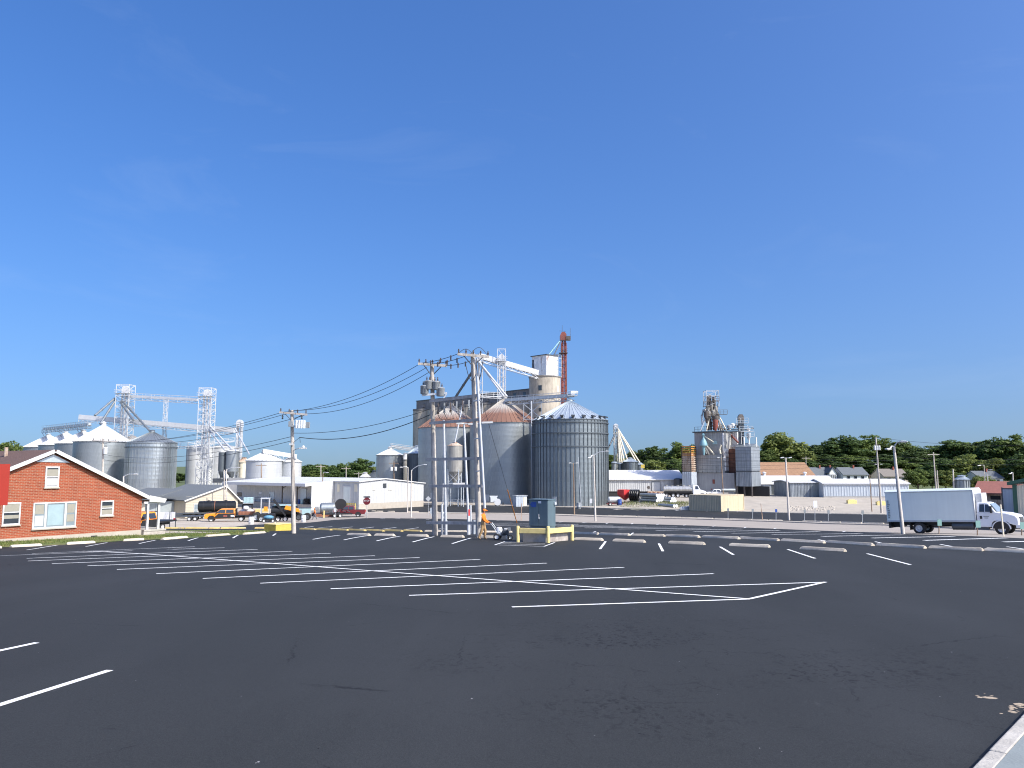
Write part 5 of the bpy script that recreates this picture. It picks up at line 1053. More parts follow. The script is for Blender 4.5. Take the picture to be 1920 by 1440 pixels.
for z_, x0, x1 in ((.60, -2.4, -.6), (.40, .8, 3.6), (.30, -1.8, 1.2), (.74, -1.6, 1.6)):
    mb = MB(); zz = ht*z_; mb.box(x0, x1, -1.9, -.9, zz-.08, zz)
    for k in range(4): x = x0+(x1-x0)*k/3; mb.beam((x, -1.9, zz), (x, -1.9, zz+1.1), .07)
    for q_ in (.55, 1.1): mb.beam((x0, -1.9, zz+q_), (x1, -1.9, zz+q_), .07)
    mb.build('platform', 'steel_brown', mt)
# second leg on the right tower
st = thing('elevator_tower', 'single steel elevator leg with railed platforms on the right mill block', 'elevator leg', at(1391, 838, 196)); tp = st.location; ht = at(1391, 774, 196).z-tp.z
mb = MB(); mb.box(-.75, -.15, -.3, .3, 0, ht-1.8); mb.box(.1, .6, -.3, .3, 0, ht-1.8); mb.build('leg_casing', 'galv_dark', st); mb = MB(); mb.prism([(-.8, ht-1.9), (-.8, ht-1.0), (-.4, ht-.4), (.3, ht-.4), (.65, ht-1.0), (.65, ht-1.9)], .8, 'y', -.4); mb.build('head', 'steel_brown', st)
for z_, a, b2 in ((ht-2.6, -1.5, 1.6), (ht*.46, -.8, 2.6), (ht*.3, -.4, 2.9)):
    mb = MB(); mb.box(a, b2, -1.2, .6, z_-.1, z_)
    for k in range(4): x = a+(b2-a)*k/3; mb.beam((x, -1.2, z_), (x, -1.2, z_+1.2), .07)
    for q_ in (.6, 1.2): mb.beam((a, -1.2, z_+q_), (b2, -1.2, z_+q_), .07)
    mb.build('platform', 'steel', st)
mb = MB(); mb.lathe([(.2, -.9), (.55, 0), (.55, .8), (.2, 1.0)], 12, (1.6, -.8, ht*.3)); mb.build('cyclone', 'galv_roof', st, 40)
for x in (.3, 1.6, 3.4): mb = MB(); mb.tube((x, -1, 0), (x, -1, ht*.28), .17); mb.build('vent_stack', 'white_rusty', st)
# connecting machinery house between the two
o2 = base(1411, 192); o2.z = gz(o2.x, o2.y); mr_ = thing('mill_annex', 'blue-grey panelled bin block on open posts, right part of the mill', 'mill annex', o2, RG)
fx = lambda px, py, c=0.: on_x(o2, px, py, c)
zA, zB, zC = fx(1400, 838)[1], fx(1400, 884)[1], fx(1400, 912)[1]; yl_ = fx(1379, 860)[0]; dx = on_y(o2, 1425, 860)[0]
for k in range(7):
    z0, z1 = zB+.15+(zA-zB-.15)*k/7, zB+.15+(zA-zB-.15)*(k+1)/7; mb = MB(); mb.box(0, dx, 0, yl_, z0+.02, z1-.02); mb.build('sheet_panel', 'corr_grey', mr_, bevel=.04)
mb = MB(); mb.box(.06, dx-.06, .06, yl_-.06, zB, zA+.05); mb.build('core', 'steel_dark', mr_)
mb = MB(); mb.prism([(-.1, zA+.05), (dx+.1, zA+.05), (dx*.55, zA+.9)], yl_+.2, 'y', -.1); mb.build('roof', 'galv', mr_)
mb = MB(); ribbed(mb, (0, yl_), (0, 0), zC, zB-.1, .4, .05); ribbed(mb, (0, 0), (dx, 0), zC, zB-.1, .4, .05); mb.build('skirt', 'corr_grey', mr_)
mb = MB(); mb.box(.2, dx-.2, .2, yl_-.2, zC, zB); mb.build('skirt_core', 'steel_dark', mr_)
for x, y in ((.1, .1), (.1, yl_*.5), (.1, yl_-.1), (dx-.2, .1)): mb = MB(); mb.box(x-.15, x+.15, y-.15, y+.15, -.5, zC); mb.build('post', 'steel_brown', mr_)
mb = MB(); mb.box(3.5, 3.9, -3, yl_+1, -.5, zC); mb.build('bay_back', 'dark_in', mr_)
mb = MB(); mb.beam((-.05, -.1, zB), (-.05, yl_, zB), .2); mb.build('girder', 'steel_dark', mr_)
rt = thing('rusty_bin_block', 'dark rusty panelled block between the two mill halves', 'mill annex', base(1379, 199), RG); c_ = rt.location
ya = on_x(c_, 1362, 860)[0]
for k in range(5): z0 = on_x(c_, 1370, 886-k*9)[1]; z1 = on_x(c_, 1370, 886-k*9-8.4)[1]; mb = MB(); mb.box(0, 3, -1, ya, z0, z1); mb.build('sheet_panel', 'rust_tin', rt)
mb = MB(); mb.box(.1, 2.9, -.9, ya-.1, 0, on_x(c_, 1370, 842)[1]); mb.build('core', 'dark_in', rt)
wt = thing('white_tin_house', 'white tin cupola with red pipe beside the mill tower', 'mill annex', at(1378, 838, 203), RG); c_ = wt.location
za = at(1378, 810, 203).z-c_.z; mb = MB(); ribbed(mb, (-1.2, 3), (-1.2, -1.2), -2, za, .5, .05); ribbed(mb, (-1.2, -1.2), (3, -1.2), -2, za, .5, .05); mb.build('wall', 'white_rusty', wt); mb = MB(); mb.box(-1.4, 3.2, -1.4, 3.2, za, za+.15); mb.build('roof', 'steel_brown', wt)
mb = MB(); mb.tube((-1.6, .5, 3.2), (-1.6, -2.2, .4), .22); mb.tube((-1.9, 1.6, 2.4), (-1.9, .4, .2), .2); mb.build('red_pipe', 'red_rust', wt, 50)
mb = MB(); mb.beam((-2.2, 5.5, -.4), (-2.2, -4.5, .7), .5); mb.build('screw_conveyor', 'steel', wt)
rl = thing('roof_walkway', 'railed steel walkway linking mill tower and right leg', 'catwalk', at(1360, 806, 202)); c_ = rl.location; mb = MB(); q_ = at(1402, 806, 197)-c_
mb.beam((0, 0, 0), q_, 1, .25); mb.build('deck', 'steel_brown', rl); mb = MB()
for k in range(9): p_ = q_*k/8; mb.beam(p_, p_+Vector((0, 0, 1.2+.9*(k in (4, 5)))), .07)
for zz in (.6, 1.2): mb.beam((0, 0, zz), q_+Vector((0, 0, zz)), .07)
mb.build('railing', 'steel', rl)
for k, (px, py, hpx) in enumerate(((1350, 800, 9), (1368, 796, 10), (1374, 793, 9), (1384, 797, 6), (1404, 803, 5))):
    c = at(px, py+hpx, 200); t_ = thing('roof_machine', ['motor box left of the mill walkway', 'tall dust filter on the mill walkway', 'pale fan housing on the mill walkway', 'low gear housing on the mill walkway', 'white topped vent at the right end of the mill walkway'][k], 'machine', c)
    mb = MB(); r_ = .55+.1*(k % 2); mb.lathe([(r_*.6, 0), (r_*.6, .4), (r_, .5), (r_, hpx*.11), (r_*.3, hpx*.138)], 10); mb.build('housing', ['steel_brown', 'steel', 'can_white', 'steel_brown', 'plastic_white'][k], t_, 40); mb = MB(); mb.tube((r_, 0, .7), (r_+.7, 0, .7), .2); mb.build('motor', 'steel_dark', t_)
# orange-tan stacked racks left of the mill
o3 = base(1297, 199); rk = thing('drying_rack', 'rust and orange slatted dryer tower left of the mill', 'grain dryer', o3, RG); ya = on_x(o3, 1279, 870)[0]; zf = lambda y: on_x(o3, 1288, y)[1]
mb = MB(); mb.box(.1, 3, .1, ya-.1, zf(885), zf(850)); mb.build('core', 'rust_tan', rk)
for k in range(12): z0 = zf(882-k*4); mb = MB(); mb.box(-.1, 3.1, -.1, ya+.1, z0, z0+.22); mb.build('slat', 'orange_beam' if k > 6 else 'rust_tan', rk)
for x, y in ((0, 0), (0, ya), (3, 0)): mb = MB(); mb.box(x-.1, x+.1, y-.1, y+.1, 0, zf(837)); mb.build('post', 'steel_brown', rk)
mb = MB(); ribbed(mb, (-.2, ya), (-.2, -.2), -.5, zf(885), .45, .05); ribbed(mb, (-.2, -.2), (3, -.2), -.5, zf(885), .45, .05); mb.build('skirt', 'corr_blue', rk)
ct = base(1272, 203); t_ = thing('grey_tank', 'small dark tank standing before the dryer tower', 'tank', ct); MB().lathe([(1.1, 0), (1.1, at(1272, 898, 203).z-ct.z), (.4, at(1272, 896, 203).z-ct.z)], 18).build('shell', 'steel_dark', t_, 40)
# ---- warehouses to the right of the mill
def shed(name, label, cat, px0, px1, Y, ybase, yeave, yridge, depth, wall, roof, rz=0., pitch=.5, base_z=None, gable='x', rp=.5):
    a = at(px0, ybase, Y); L_ = abs(at(px1, ybase, Y).x-a.x)/max(.3, math.cos(rz)) if True else 0
    z0 = a.z; t_ = thing(name, label, cat, a, rz); ze = at(px0, yeave, Y).z-z0; zr = at((px0+px1)/2, yridge, Y+depth*.5*math.cos(rz)).z-z0
    mb = MB(); ribbed(mb, (0, 0), (L_, 0), 0, ze, pitch, .06); zt = lambda s: ze+(zr-ze)*(s/(depth*rp) if s < depth*rp else (depth-s)/(depth*(1-rp)))
    ribbed(mb, (L_, 0), (L_, depth), 0, ze, pitch, .06, zt=zt); ribbed(mb, (0, depth), (0, 0), 0, ze, pitch, .06, zt=lambda s: zt(depth-s)); mb.build('wall', wall, t_)
    mb = MB(); mb.prism([(-.4, ze-.05), (depth*rp, zr), (depth+.4, ze-.05), (depth+.4, ze+.15), (depth*rp, zr+.2), (-.4, ze+.15)], L_+.8, 'x', -.4); mb.build('roof', roof, t_)
    mb = MB(); mb.box(-.1, L_+.1, -.05, depth, -1.6, .0); mb.build('footing', 'block', t_)
    return t_, L_, ze, zr
b1, L_, ze, zr = shed('orange_roof_barn', 'long building with orange-brown roof right of the mill', 'barn', 1424, 1527, 222, 908, 893, 868, 16, 'white_wall', 'shingle_orange')
for px in (1432, 1508): xk = at(px, 893, 222).x-b1.location.x; mb = MB(); mb.lathe([(.35, ze-.2), (.35, ze+.5), (.6, ze+.55), (.55, ze+.8), (.1, ze+1)], 12, (xk, -.5, .3)); mb.build('roof_vent', 'plastic_white', b1, 40)
w1, L_, ze, zr = shed('white_shed', 'white-roofed shed with open bays below the orange roof', 'warehouse', 1427, 1572, 206, 932, 908, 893, 14, 'corr_grey', 'white_roof')
for a, b2, m_ in ((1430, 1446, 'corr_blue'), (1447, 1464, 'galv_dark'), (1465, 1474, 'corr_blue')): xa, xb = at(a, 920, 206).x-w1.location.x, at(b2, 920, 206).x-w1.location.x; mb = MB(); ribbed(mb, (xa, -.12), (xb, -.12), 0, ze-.2, .5, .04); mb.build('bay_door', m_, w1)
w2, L_, ze, zr = shed('grey_shed', 'low blue-grey corrugated shed on the gravel slope', 'warehouse', 1483, 1547, 190, 936, 905, 901, 12, 'corr_grey', 'white_roof', pitch=.35)
mb = MB(); xa = at(1520, 920, 190).x-w2.location.x; ribbed(mb, (xa, -.1), (L_-.1, -.1), 0, ze-.1, .35, .04); mb.build('bay_door', 'galv', w2)
w3, L_, ze, zr = shed('long_white_shed', 'long pale corrugated shed with white roof behind the box truck', 'warehouse', 1545, 1697, 186, 937, 907, 899, 13, 'corr_blue', 'white_roof', pitch=.62, rz=-.10)
mb = MB(); mb.box(-.06, L_, -.12, -.07, -.1, .9); mb.build('plinth', 'mill_block', w3); mb = MB(); mb.box(0, L_, -.22, -.1, ze-.35, ze-.05); mb.build('eave_trim', 'steel_white', w3)
mb = MB(); mb.box(L_+.01, L_+.08, 0, 13, 0, ze); mb.build('end_wall', 'white_wall', w3)
mb = MB(); mb.prism([(0, ze-.01), (13, ze-.01), (6.5, zr-.05)], .08, 'x', L_+.012); mb.build('gable', 'white_wall', w3)
c = base(1420, 200); t_ = thing('rubber_mudflap', 'dark open bay wall under the mill annex', 'wall', c); mb = MB(); mb.box(-5, 1.4, -.1, .1, 0, 4.2); mb.build('panel', 'dark_in', t_)
bpy.data.objects.remove(t_.children[0]); bpy.data.objects.remove(t_)
# ---- houses on the hill
def cottage(label, px0, px1, Y, ybase, yeave, yridge, depth, wall, roof, gable=False, rz=0.):
    a = at(px0, ybase, Y); L_ = at(px1, ybase, Y).x-a.x; z0 = a.z; t_ = thing('hill_house', label, 'house', a, rz); ze = at(px0, yeave, Y).z-z0; zr = at(px0, yridge, Y+depth/2).z-z0
    mb = MB()
    if gable:
        mb.prism([(0, -4), (L_, -4), (L_, ze), (L_/2, zr), (0, ze)], depth, 'y', 0); mb.build('wall', wall, t_)
        slope(-.3, ze-.2, L_/2, zr, .2, -.3, depth, 'roof', roof, t_); slope(L_/2, zr, L_+.3, ze-.2, .2, -.3, depth, 'roof_slope', roof, t_)
    else:
        mb.prism([(0, -4), (depth, -4), (depth, ze), (depth/2, zr), (0, ze)], L_, 'x', 0); mb.build('wall', wall, t_)
        mb = MB(); mb.prism([(-.5, ze-.25), (depth/2, zr), (depth+.5, ze-.25), (depth+.5, ze), (depth/2, zr+.2), (-.5, ze)], L_+.4, 'x', -.2); mb.build('roof', roof, t_)
    for k in range(3): x = L_*(.16+.28*k); window_y(t_, x, x+L_*.12, ze-1.8, ze-.5, -.03, 'glass', .08, 'trim', False)
    mb = MB(); mb.box(L_*.6, L_*.6+.5, depth*.4, depth*.4+.5, ze, zr+.9); mb.build('chimney', 'red_brick', t_)
    return t_
cottage('grey-roofed white cottage above the white shed roof', 1528, 1556, 262, 899, 891, 877, 9, 'house_white', 'shingle_grey')
cottage('white gable front beside the grey-roofed cottage', 1556, 1569, 260, 899, 887, 877, 8, 'house_white', 'shingle_grey', True)
cottage('white cottage with long grey roof and porch on the hill', 1581, 1628, 258, 903, 890, 877, 9, 'house_white', 'shingle_grey')
cottage('small brown-roofed house half hidden by the lamp post', 1657, 1704, 256, 904, 893, 880, 9, 'siding', 'shingle_tan')
cottage('blue-grey house among trees above the red roof', 1838, 1882, 240, 914, 896, 884, 9, 'galv_roof', 'shingle_grey')
# ---- far right buildings behind the truck
a = at(1838, 945, 118); t_ = thing('red_roof_store', 'weathered store with dull red roof behind the truck cab', 'building', (a.x, a.y, gz(a.x, a.y)), -.7); Z = lambda y: at(1860, y, 118).z-t_.location.z
mb = MB(); mb.box(0, 8.5, 0, 8, -.5, Z(925)); mb.build('wall', 'rust_tan', t_); mb = MB(); mb.prism([(-1.0, Z(926)), (4, Z(909)+.3), (9, Z(926)), (9, Z(926)+.2), (4, Z(909)+.5), (-1, Z(926)+.2)], 10, 'x', -.8); mb.build('roof', 'roof_red', t_)
mb = MB(); mb.box(1.4, 2.7, -.06, -.01, Z(936), Z(929)); w_ = mb.build('window', 'dark_in', t_)
for x in (.2, 3.2, 5.6): mb = MB(); mb.box(x, x+.15, -.9, -.75, 0, Z(926)); mb.build('porch_post', 'cream', t_)
mb = MB(); mb.box(.2, 5.7, -.92, -.74, 1.0, 1.15); mb.build('porch_rail', 'cream', t_)
a = at(1882, 955, 92); t_ = thing('blue_door_shed', 'blue-grey panel wall with dark frame at the right edge', 'shed', (a.x, a.y, gz(a.x, a.y)), -.75); Z = lambda y: at(1890, y, 92).z-t_.location.z
mb = MB(); mb.box(0, 1.75, 0, .3, Z(968), Z(917)); mb.build('panel', 'corr_blue', t_); mb = MB(); mb.box(-.12, 0, -.05, .35, Z(968), Z(914)); mb.box(0, 1.9, -.05, .35, Z(917), Z(915)); mb.build('frame', 'steel_dark', t_); mb = MB(); mb.box(1.1, 1.7, -.08, -.01, Z(966), Z(931)); mb.build('doorway', 'dark_in', t_)
mb = MB(); mb.box(0, 1.75, .31, 5, -.3, Z(917)); mb.build('body', 'galv', t_)
a = at(1904, 970, 84); t_ = thing('green_trim_building', 'pale striped metal building with green trim and brick base, right edge', 'building', (a.x, a.y, gz(a.x, a.y)), -.8); Z = lambda y: at(1908, y, 84).z-t_.location.z
mb = MB(); ribbed(mb, (.3, 0), (6, 0), Z(968), Z(911), .28, .05, zt=lambda s: Z(911)+s*.28); mb.build('wall', 'cream', t_); mb = MB(); mb.box(-.1, .3, -.05, .3, 0, Z(909)); mb.build('corner_trim', 'green_trim', t_)
mb = MB(); mb.prism([(-.5, Z(910)), (6, Z(910)+1.75), (6, Z(910)+2.1), (-.5, Z(910)+.35)], 9, 'y', -.4); mb.build('roof', 'green_trim', t_)
mb = MB(); mb.box(.0, 6, -.08, -.02, -.4, Z(968)); mb.build('brick_base', 'red_brick', t_); mb = MB(); mb.box(.31, 6, .1, 8, 0, Z(911)); mb.build('body', 'galv', t_)
# ================================================================== poles, wires, lamps, signs
V = Vector
def pole_mesh(mb, b, t, r0, r1, n=10): mb.tube(V(b)-V((0, 0, .3)), t, r0, r1, n)
def insul(mb, p, h=.28, r=.07): mb.lathe([(r*.4, 0), (r, h*.2), (r*.5, h*.35), (r, h*.55), (r*.5, h*.7), (r*.7, h)], 8, p)
def lamp_post(label, bpx, tpx, arms, m='pole_concrete', r0=.14, r1=.08, Y=None, group=None, flood=(), name='street_lamp'):
    b = gnd(*bpx) if Y is None else base(bpx[0], Y); t = at(*tpx, b.y); th = thing(name, label, 'street lamp' if (arms or flood) else 'pole', b, 0, group)
    mb = MB(True); pole_mesh(mb, b, t, r0, r1); mb.build('post', m, th, 50)
    for ax, ay in arms:
        e = at(ax, ay, b.y-.3); mid = (t+e)/2+V((0, 0, abs(e.z-t.z)*.12+.1)); mb = MB(True); mb.path([t-V((0, 0, .25)), t*.7+mid*.3, mid, e], .05, 6); mb.build('arm', 'steel_white', th, 50)
        d = (e-t); d.z = 0; d.normalize(); mb = MB(True); mb.beam(e-d*.1, e+d*.48, .24, .1); mb.beam(e+d*.0, e+d*.36, .15, .16); mb.build('lamp_head', 'lamp_head', th, bevel=.03)
    for s in flood:
        mb = MB(True); mb.beam(t-V((0, 0, .1)), t+V((s*.45, -.1, 0)), .05); mb.build('bracket', 'steel', th)
        mb = MB(True); c = t+V((s*.62, -.15, .0)); mb.beam(c-V((.22, 0, .03)), c+V((.22, 0, .03)), .4, .14); mb.build('lamp_head', 'lamp_head', th)
    return th
def crossarm(root, c, ends, w=.13, h=.16, ins=4, m='wood_beam', dark=True, brace=.9):
    a, b = V(ends[0]), V(ends[1]); mb = MB(True); mb.beam(a, b, w, h); mb.build('crossarm', m, root)
    mb = MB(True); c = V(c)
    for e in (a, b): mb.beam(a+(b-a)*.5+(e-(a+b)/2)*.6-V((0, 0, .08)), c-V((0, 0, brace)), .05)
    mb.build('arm_brace', 'steel_dark', root)
    for i in range(ins): p = a+(b-a)*((i+.15)/(ins-.7)); mb = MB(True); insul(mb, p+V((0, 0, h/2))); mb.build('insulator', 'insulator', root, 40)
def can(root, c, r=.28, h=.8, m='can_grey'):
    mb = MB(True); mb.lathe([(r*.9, -h/2), (r, -h/2+.05), (r, h/2-.08), (r*1.05, h/2-.06), (r*.9, h/2), (.06, h/2+.05)], 14, c); o = mb.build('transformer', m, root, 40)
    mb = MB(True); insul(mb, (c[0]-.1, c[1], c[2]+h/2), .3, .06); insul(mb, (c[0]+.1, c[1], c[2]+h/2), .3, .06); mb.build('bushing', 'insulator', o, 40)
def wire(label, p, q, sag, r=.018, group='overhead wires', m='wire', name='power_line'):
    p, q = V(p), V(q); n = 18; pts = [p+(q-p)*(i/n)-V((0, 0, sag*4*(i/n)*(1-i/n))) for i in range(n+1)]
    mb = MB(); mb.path(pts, r, 5); o = mb.build(name, m, None, 60); tag(o, label, 'wire', group); return o
# ---- twin-pole structure in the middle
bl, br = gnd(816, 1004.5), gnd(899, 1007); tl, tr = at(810, 682, bl.y), at(886, 662, br.y)
hf = thing('twin_pole_frame', 'two tall grey wooden utility poles joined by timber crossbeams', 'utility pole', (bl+br)/2)
for b, t in ((bl, tl), (br, tr)): mb = MB(True); pole_mesh(mb, b, t, .21, .14, 12); mb.build('pole', 'wood', hf, 50)
def hb(a, b, w=.12, h=.2):
    mb = MB(True); p, q = at(*a, bl.y-.35), at(*b, br.y-.35); mb.beam(p, q, w, h); mb.build('crossbeam', 'wood_beam', hf)
for a, b in (((806, 752.5), (900, 741)), ((806, 793.5), (897, 787)), ((800, 861.5), (903, 859.5)), ((805, 911.2), (904, 911.2)), ((800, 980), (905, 981))): hb(a, b)
for tp, (xa, ya), (xb, yb) in ((tl, (784, 682), (838, 686)), (tr, (858, 664), (917, 669))):
    for dy, dz in ((-.3, 0), (.3, .02)): crossarm(hf, tp, (at(xa, ya, tp.y+dy), at(xb, yb, tp.y+dy)), .12, .17, 5, 'wood')
for i in range(7):                                                   # switchgear hanging below the second beam
    p = at(822+i*11.5, 757-i*1.4, bl.y-.5); mb = MB(True); mb.beam(p, p-V((0, .1, .55)), .1); insul(mb, p-V((0, .1, .75)), .3, .1); mb.build('cutout', 'can_grey' if i % 2 else 'insulator', hf)
for i, (x, y) in enumerate(((803, 722), (818, 723), (796, 731), (826, 735))): can(hf, at(x, y, bl.y-.25), .3, .62)
mb = MB(True); mb.beam(at(791, 741, bl.y-.3), at(838, 737, bl.y-.3), .12, .14); mb.beam(at(832, 747, bl.y-.4), at(838, 737, bl.y-.4), .08); mb.build('transformer_bracket', 'steel_white', hf)
for i in range(6):
    x0 = 822+i*13; mb = MB(True); p, q = at(x0, 758, bl.y-.4), at(x0+5, 770, bl.y-.4); mb.path([p, at(x0-2, 775, bl.y-.6), at(x0+3, 785, bl.y-.6), at(832 if i < 3 else 872, 788, bl.y-.5)], .025, 5); mb.build('drop_cable', 'wire', hf)
for x0, y0, x1, y1, s in ((872, 678, 893, 700, 26), (893, 672, 900, 702, 30), (906, 672, 893, 702, 26)):
    mb = MB(True); p, q = at(x0, y0, br.y-.4), at(x1, y1, br.y-.3); n = 8; mb.path([p+(q-p)*k/n-V((0, 0, s/24*math.sin(math.pi*k/n)*.8)) for k in range(n+1)], .025, 5); mb.build('jumper_cable', 'wire', hf)
for x0, x1, y0 in ((858, 890, 663), (884, 913, 660)):
    mb = MB(True); p, q = at(x0, y0+2, br.y), at(x1, y0+5, br.y); n = 8; mb.path([p+(q-p)*k/n+V((0, 0, .45*math.sin(math.pi*k/n))) for k in range(n+1)], .018, 5); mb.build('jumper_cable', 'wire', hf)
mb = MB(True); mb.tube(at(895, 706, br.y-.35), at(909, 953, br.y-.6), .085); mb.tube(at(891, 676, br.y-.3), at(895, 708, br.y-.35), .05); mb.build('conduit', 'steel_white', hf, 50)
for y in (752, 823, 884): 
    x = 886+13*(y-662)/345; mb = MB(True); mb.beam(at(x-2, y, br.y-.25), at(x+11, y-2, br.y-.45), .08); mb.build('conduit_clamp', 'steel', hf)
# spans between the two pole tops
for i, (a, b) in enumerate((((786, 681), (861, 662.5)), ((800, 683), (872, 668)), ((830, 685), (884, 676)))):
    wire(['front span between the twin pole tops', 'middle span between the twin pole tops', 'rear span between the twin pole tops'][i], at(*a, bl.y), at(*b, br.y), .12, .022, 'spans between the twin poles')
    for k in (.3, .55, .8):
        p = at(*a, bl.y)*(1-k)+at(*b, br.y)*k; mb = MB(True); mb.tube(p, p-V((0, 0, .35)), .05); mb.build('line_clamp', 'insulator', hf)
# steel risers and lamps standing at the frame
for lab, bpx, tpx, hd in (('slim white steel riser pole left inside the twin-pole frame', (836.5, 1005), (832, 788), ()), ('white lamp pole in the twin-pole frame with flat twin heads', (880, 1003), (870, 795), ((861, 794), (883, 795)))):
    b = gnd(*bpx); t = at(*tpx, b.y); th = thing('steel_pole' if not hd else 'street_lamp', lab, 'street lamp' if hd else 'pole', b); mb = MB(True); pole_mesh(mb, b, t, .1, .085); mb.build('post', 'steel_white', th, 50)
    for x, y in hd: mb = MB(True); e = at(x, y, b.y-.1); mb.beam(t+V((0, 0, .05)), e, .18, .1); mb.beam(e-V((.2, 0, 0)), e+V((.2, 0, 0)), .3, .13); mb.build('lamp_head', 'lamp_head', th)
e = at(906, 792.5, br.y-.4); mb = MB(True); mb.beam(at(895, 794, br.y-.4), e, .07); mb.beam(e-V((.1, 0, 0)), e+V((.65, 0, .02)), .26, .12); mb.build('lamp_arm', 'lamp_head', hf)
for lab, x, yt, yb in (('white steel pipe bollard by the left twin pole', 829.5, 945, 1004), ('grey steel pipe by the right twin pole', 883, 947, 1002)):
    b = gnd(x, yb); t = at(x-.8, yt, b.y); th = thing('pipe_post', lab, 'pipe', b); mb = MB(True); mb.tube(b-V((0, 0, .2)), t, .09); mb.build('pipe', 'steel_white', th, 50); mb = MB(True); mb.tube(b+V((.25, -.1, -.1)), b+V((.25, -.1, 1.1)), .12); mb.build('sleeve', 'steel', th, 50)
b = gnd(878, 1003); th = thing('marker_post', 'red and white banded marker post in the pole frame', 'marker post', b); mb = MB(True); mb.tube(b, at(878.5, 967, b.y), .1); mb.build('white_band', 'plastic_white', th, 50); mb = MB(True); mb.tube(at(878.5, 967, b.y), at(878.8, 955, b.y), .1); mb.build('red_band', 'red_paint', th, 50)
b = gnd(833.5, 1003); th = thing('meter_box', 'small white meter box on the steel riser', 'meter', at(833, 966, b.y-.2)); mb = MB(); mb.box(-.16, .16, -.1, .1, -.25, .25); mb.build('case', 'plastic_white', th, bevel=.03); mb = MB(); mb.tube((0, -.14, .05), (0, -.1, .05), .09); mb.build('dial', 'glass_pale', th)
# guy wire with yellow guard
ga = gnd(972, 990); th = thing('guy_wire', 'slanting guy wire with yellow orange guard beside the transformer', 'guy wire', ga); g0 = at(895, 720, br.y); mb = MB(True); mb.tube(ga, g0, .015, n=5); mb.build('cable', 'wire', th)
gd = (g0-ga).normalized(); L0 = (g0-ga).length; q1 = ga+gd*(L0*.055); q2 = ga+gd*(L0*.36); mb = MB(True); mb.tube(q1, q2, .045); mb.build('guard', 'orange', th, 50); mb = MB(True); mb.tube(ga-V((0, 0, .2)), q1, .03); mb.build('anchor_rod', 'steel', th)
b = gnd(977.5, 976); th = thing('orange_stake', 'thin faded orange stake beyond the transformer box', 'stake', b); mb = MB(True); mb.tube(b, at(978, 944, b.y), .06); mb.build('stake', 'rust_tan', th)
# ---- transformer pole at left centre
b = gnd(551, 1000.5); t = at(547.5, 769, b.y); up = thing('utility_pole', 'pale wooden utility pole with capacitor cans left of centre', 'utility pole', b); mb = MB(True); pole_mesh(mb, b, t, .2, .14, 12); mb.build('pole', 'wood', up, 50)
crossarm(up, t, (at(524, 773, b.y-.2), at(576, 777.5, b.y-.2)), .12, .16, 4, 'wood_beam')
for x in (530, 566): mb = MB(True); p = at(x, 776, b.y-.2); insul(mb, p-V((0, 0, .45)), .4, .09); mb.build('hanging_insulator', 'steel_dark', up, 40)
mb = MB(True); mb.beam(at(541, 799, b.y-.3), at(580, 799, b.y-.3), .2, .1); mb.build('can_bracket', 'steel', up)
for i in range(4): p = at(556+i*4.6, 795, b.y-.45); mb = MB(True); mb.lathe([(.13, -.36), (.13, .3), (.05, .34)], 10, p); mb.build('capacitor', 'can_white', up, 40); 
mb = MB(True); p = at(577, 797, b.y-.3); mb.cbox(p, .3, .3, .5); p = at(545, 795, b.y-.35); mb.cbox(p, .3, .3, .45); mb.build('switch_box', 'can_grey', up)
mb = MB(True); e = at(562, 840.5, b.y-.5); mb.path([at(549.5, 845, b.y-.1), at(555, 842, b.y-.3), e], .04); mb.beam(e, e+V((.55, 0, 0)), .3, .12); mb.sphere(e+V((.3, 0, .08)), .17, 8); mb.build('lamp_head', 'lamp_head', up)
mb = MB(True); mb.cbox(at(546, 833, b.y-.3), .3, .2, .16); mb.build('lower_lamp', 'lamp_head', up)
mb = MB(True); mb.beam(at(550, 830, b.y-.2), at(562, 820, b.y-.2), .03); mb.beam(at(562, 820, b.y-.2), at(563, 830, b.y-.2), .03); mb.build('service_loop', 'wire', up)
pY = b.y
for i, (x0, y0, x1, y1) in enumerate(((526, 773, 786, 683), (549, 770, 800, 689), (574, 776, 806, 697))): wire('sagging line from the transformer pole up to the twin poles, %s of three' % ['top', 'middle', 'lowest'][i], at(x0, y0, pY), at(x1, y1, bl.y), .75, .02)
wire('communication cable from the transformer pole to the twin poles', at(551, 812, pY), at(806, 767, bl.y), .5, .02); wire('thick lower cable from the transformer pole to the twin poles', at(562, 820, pY), at(806, 778, bl.y), .75, .03)
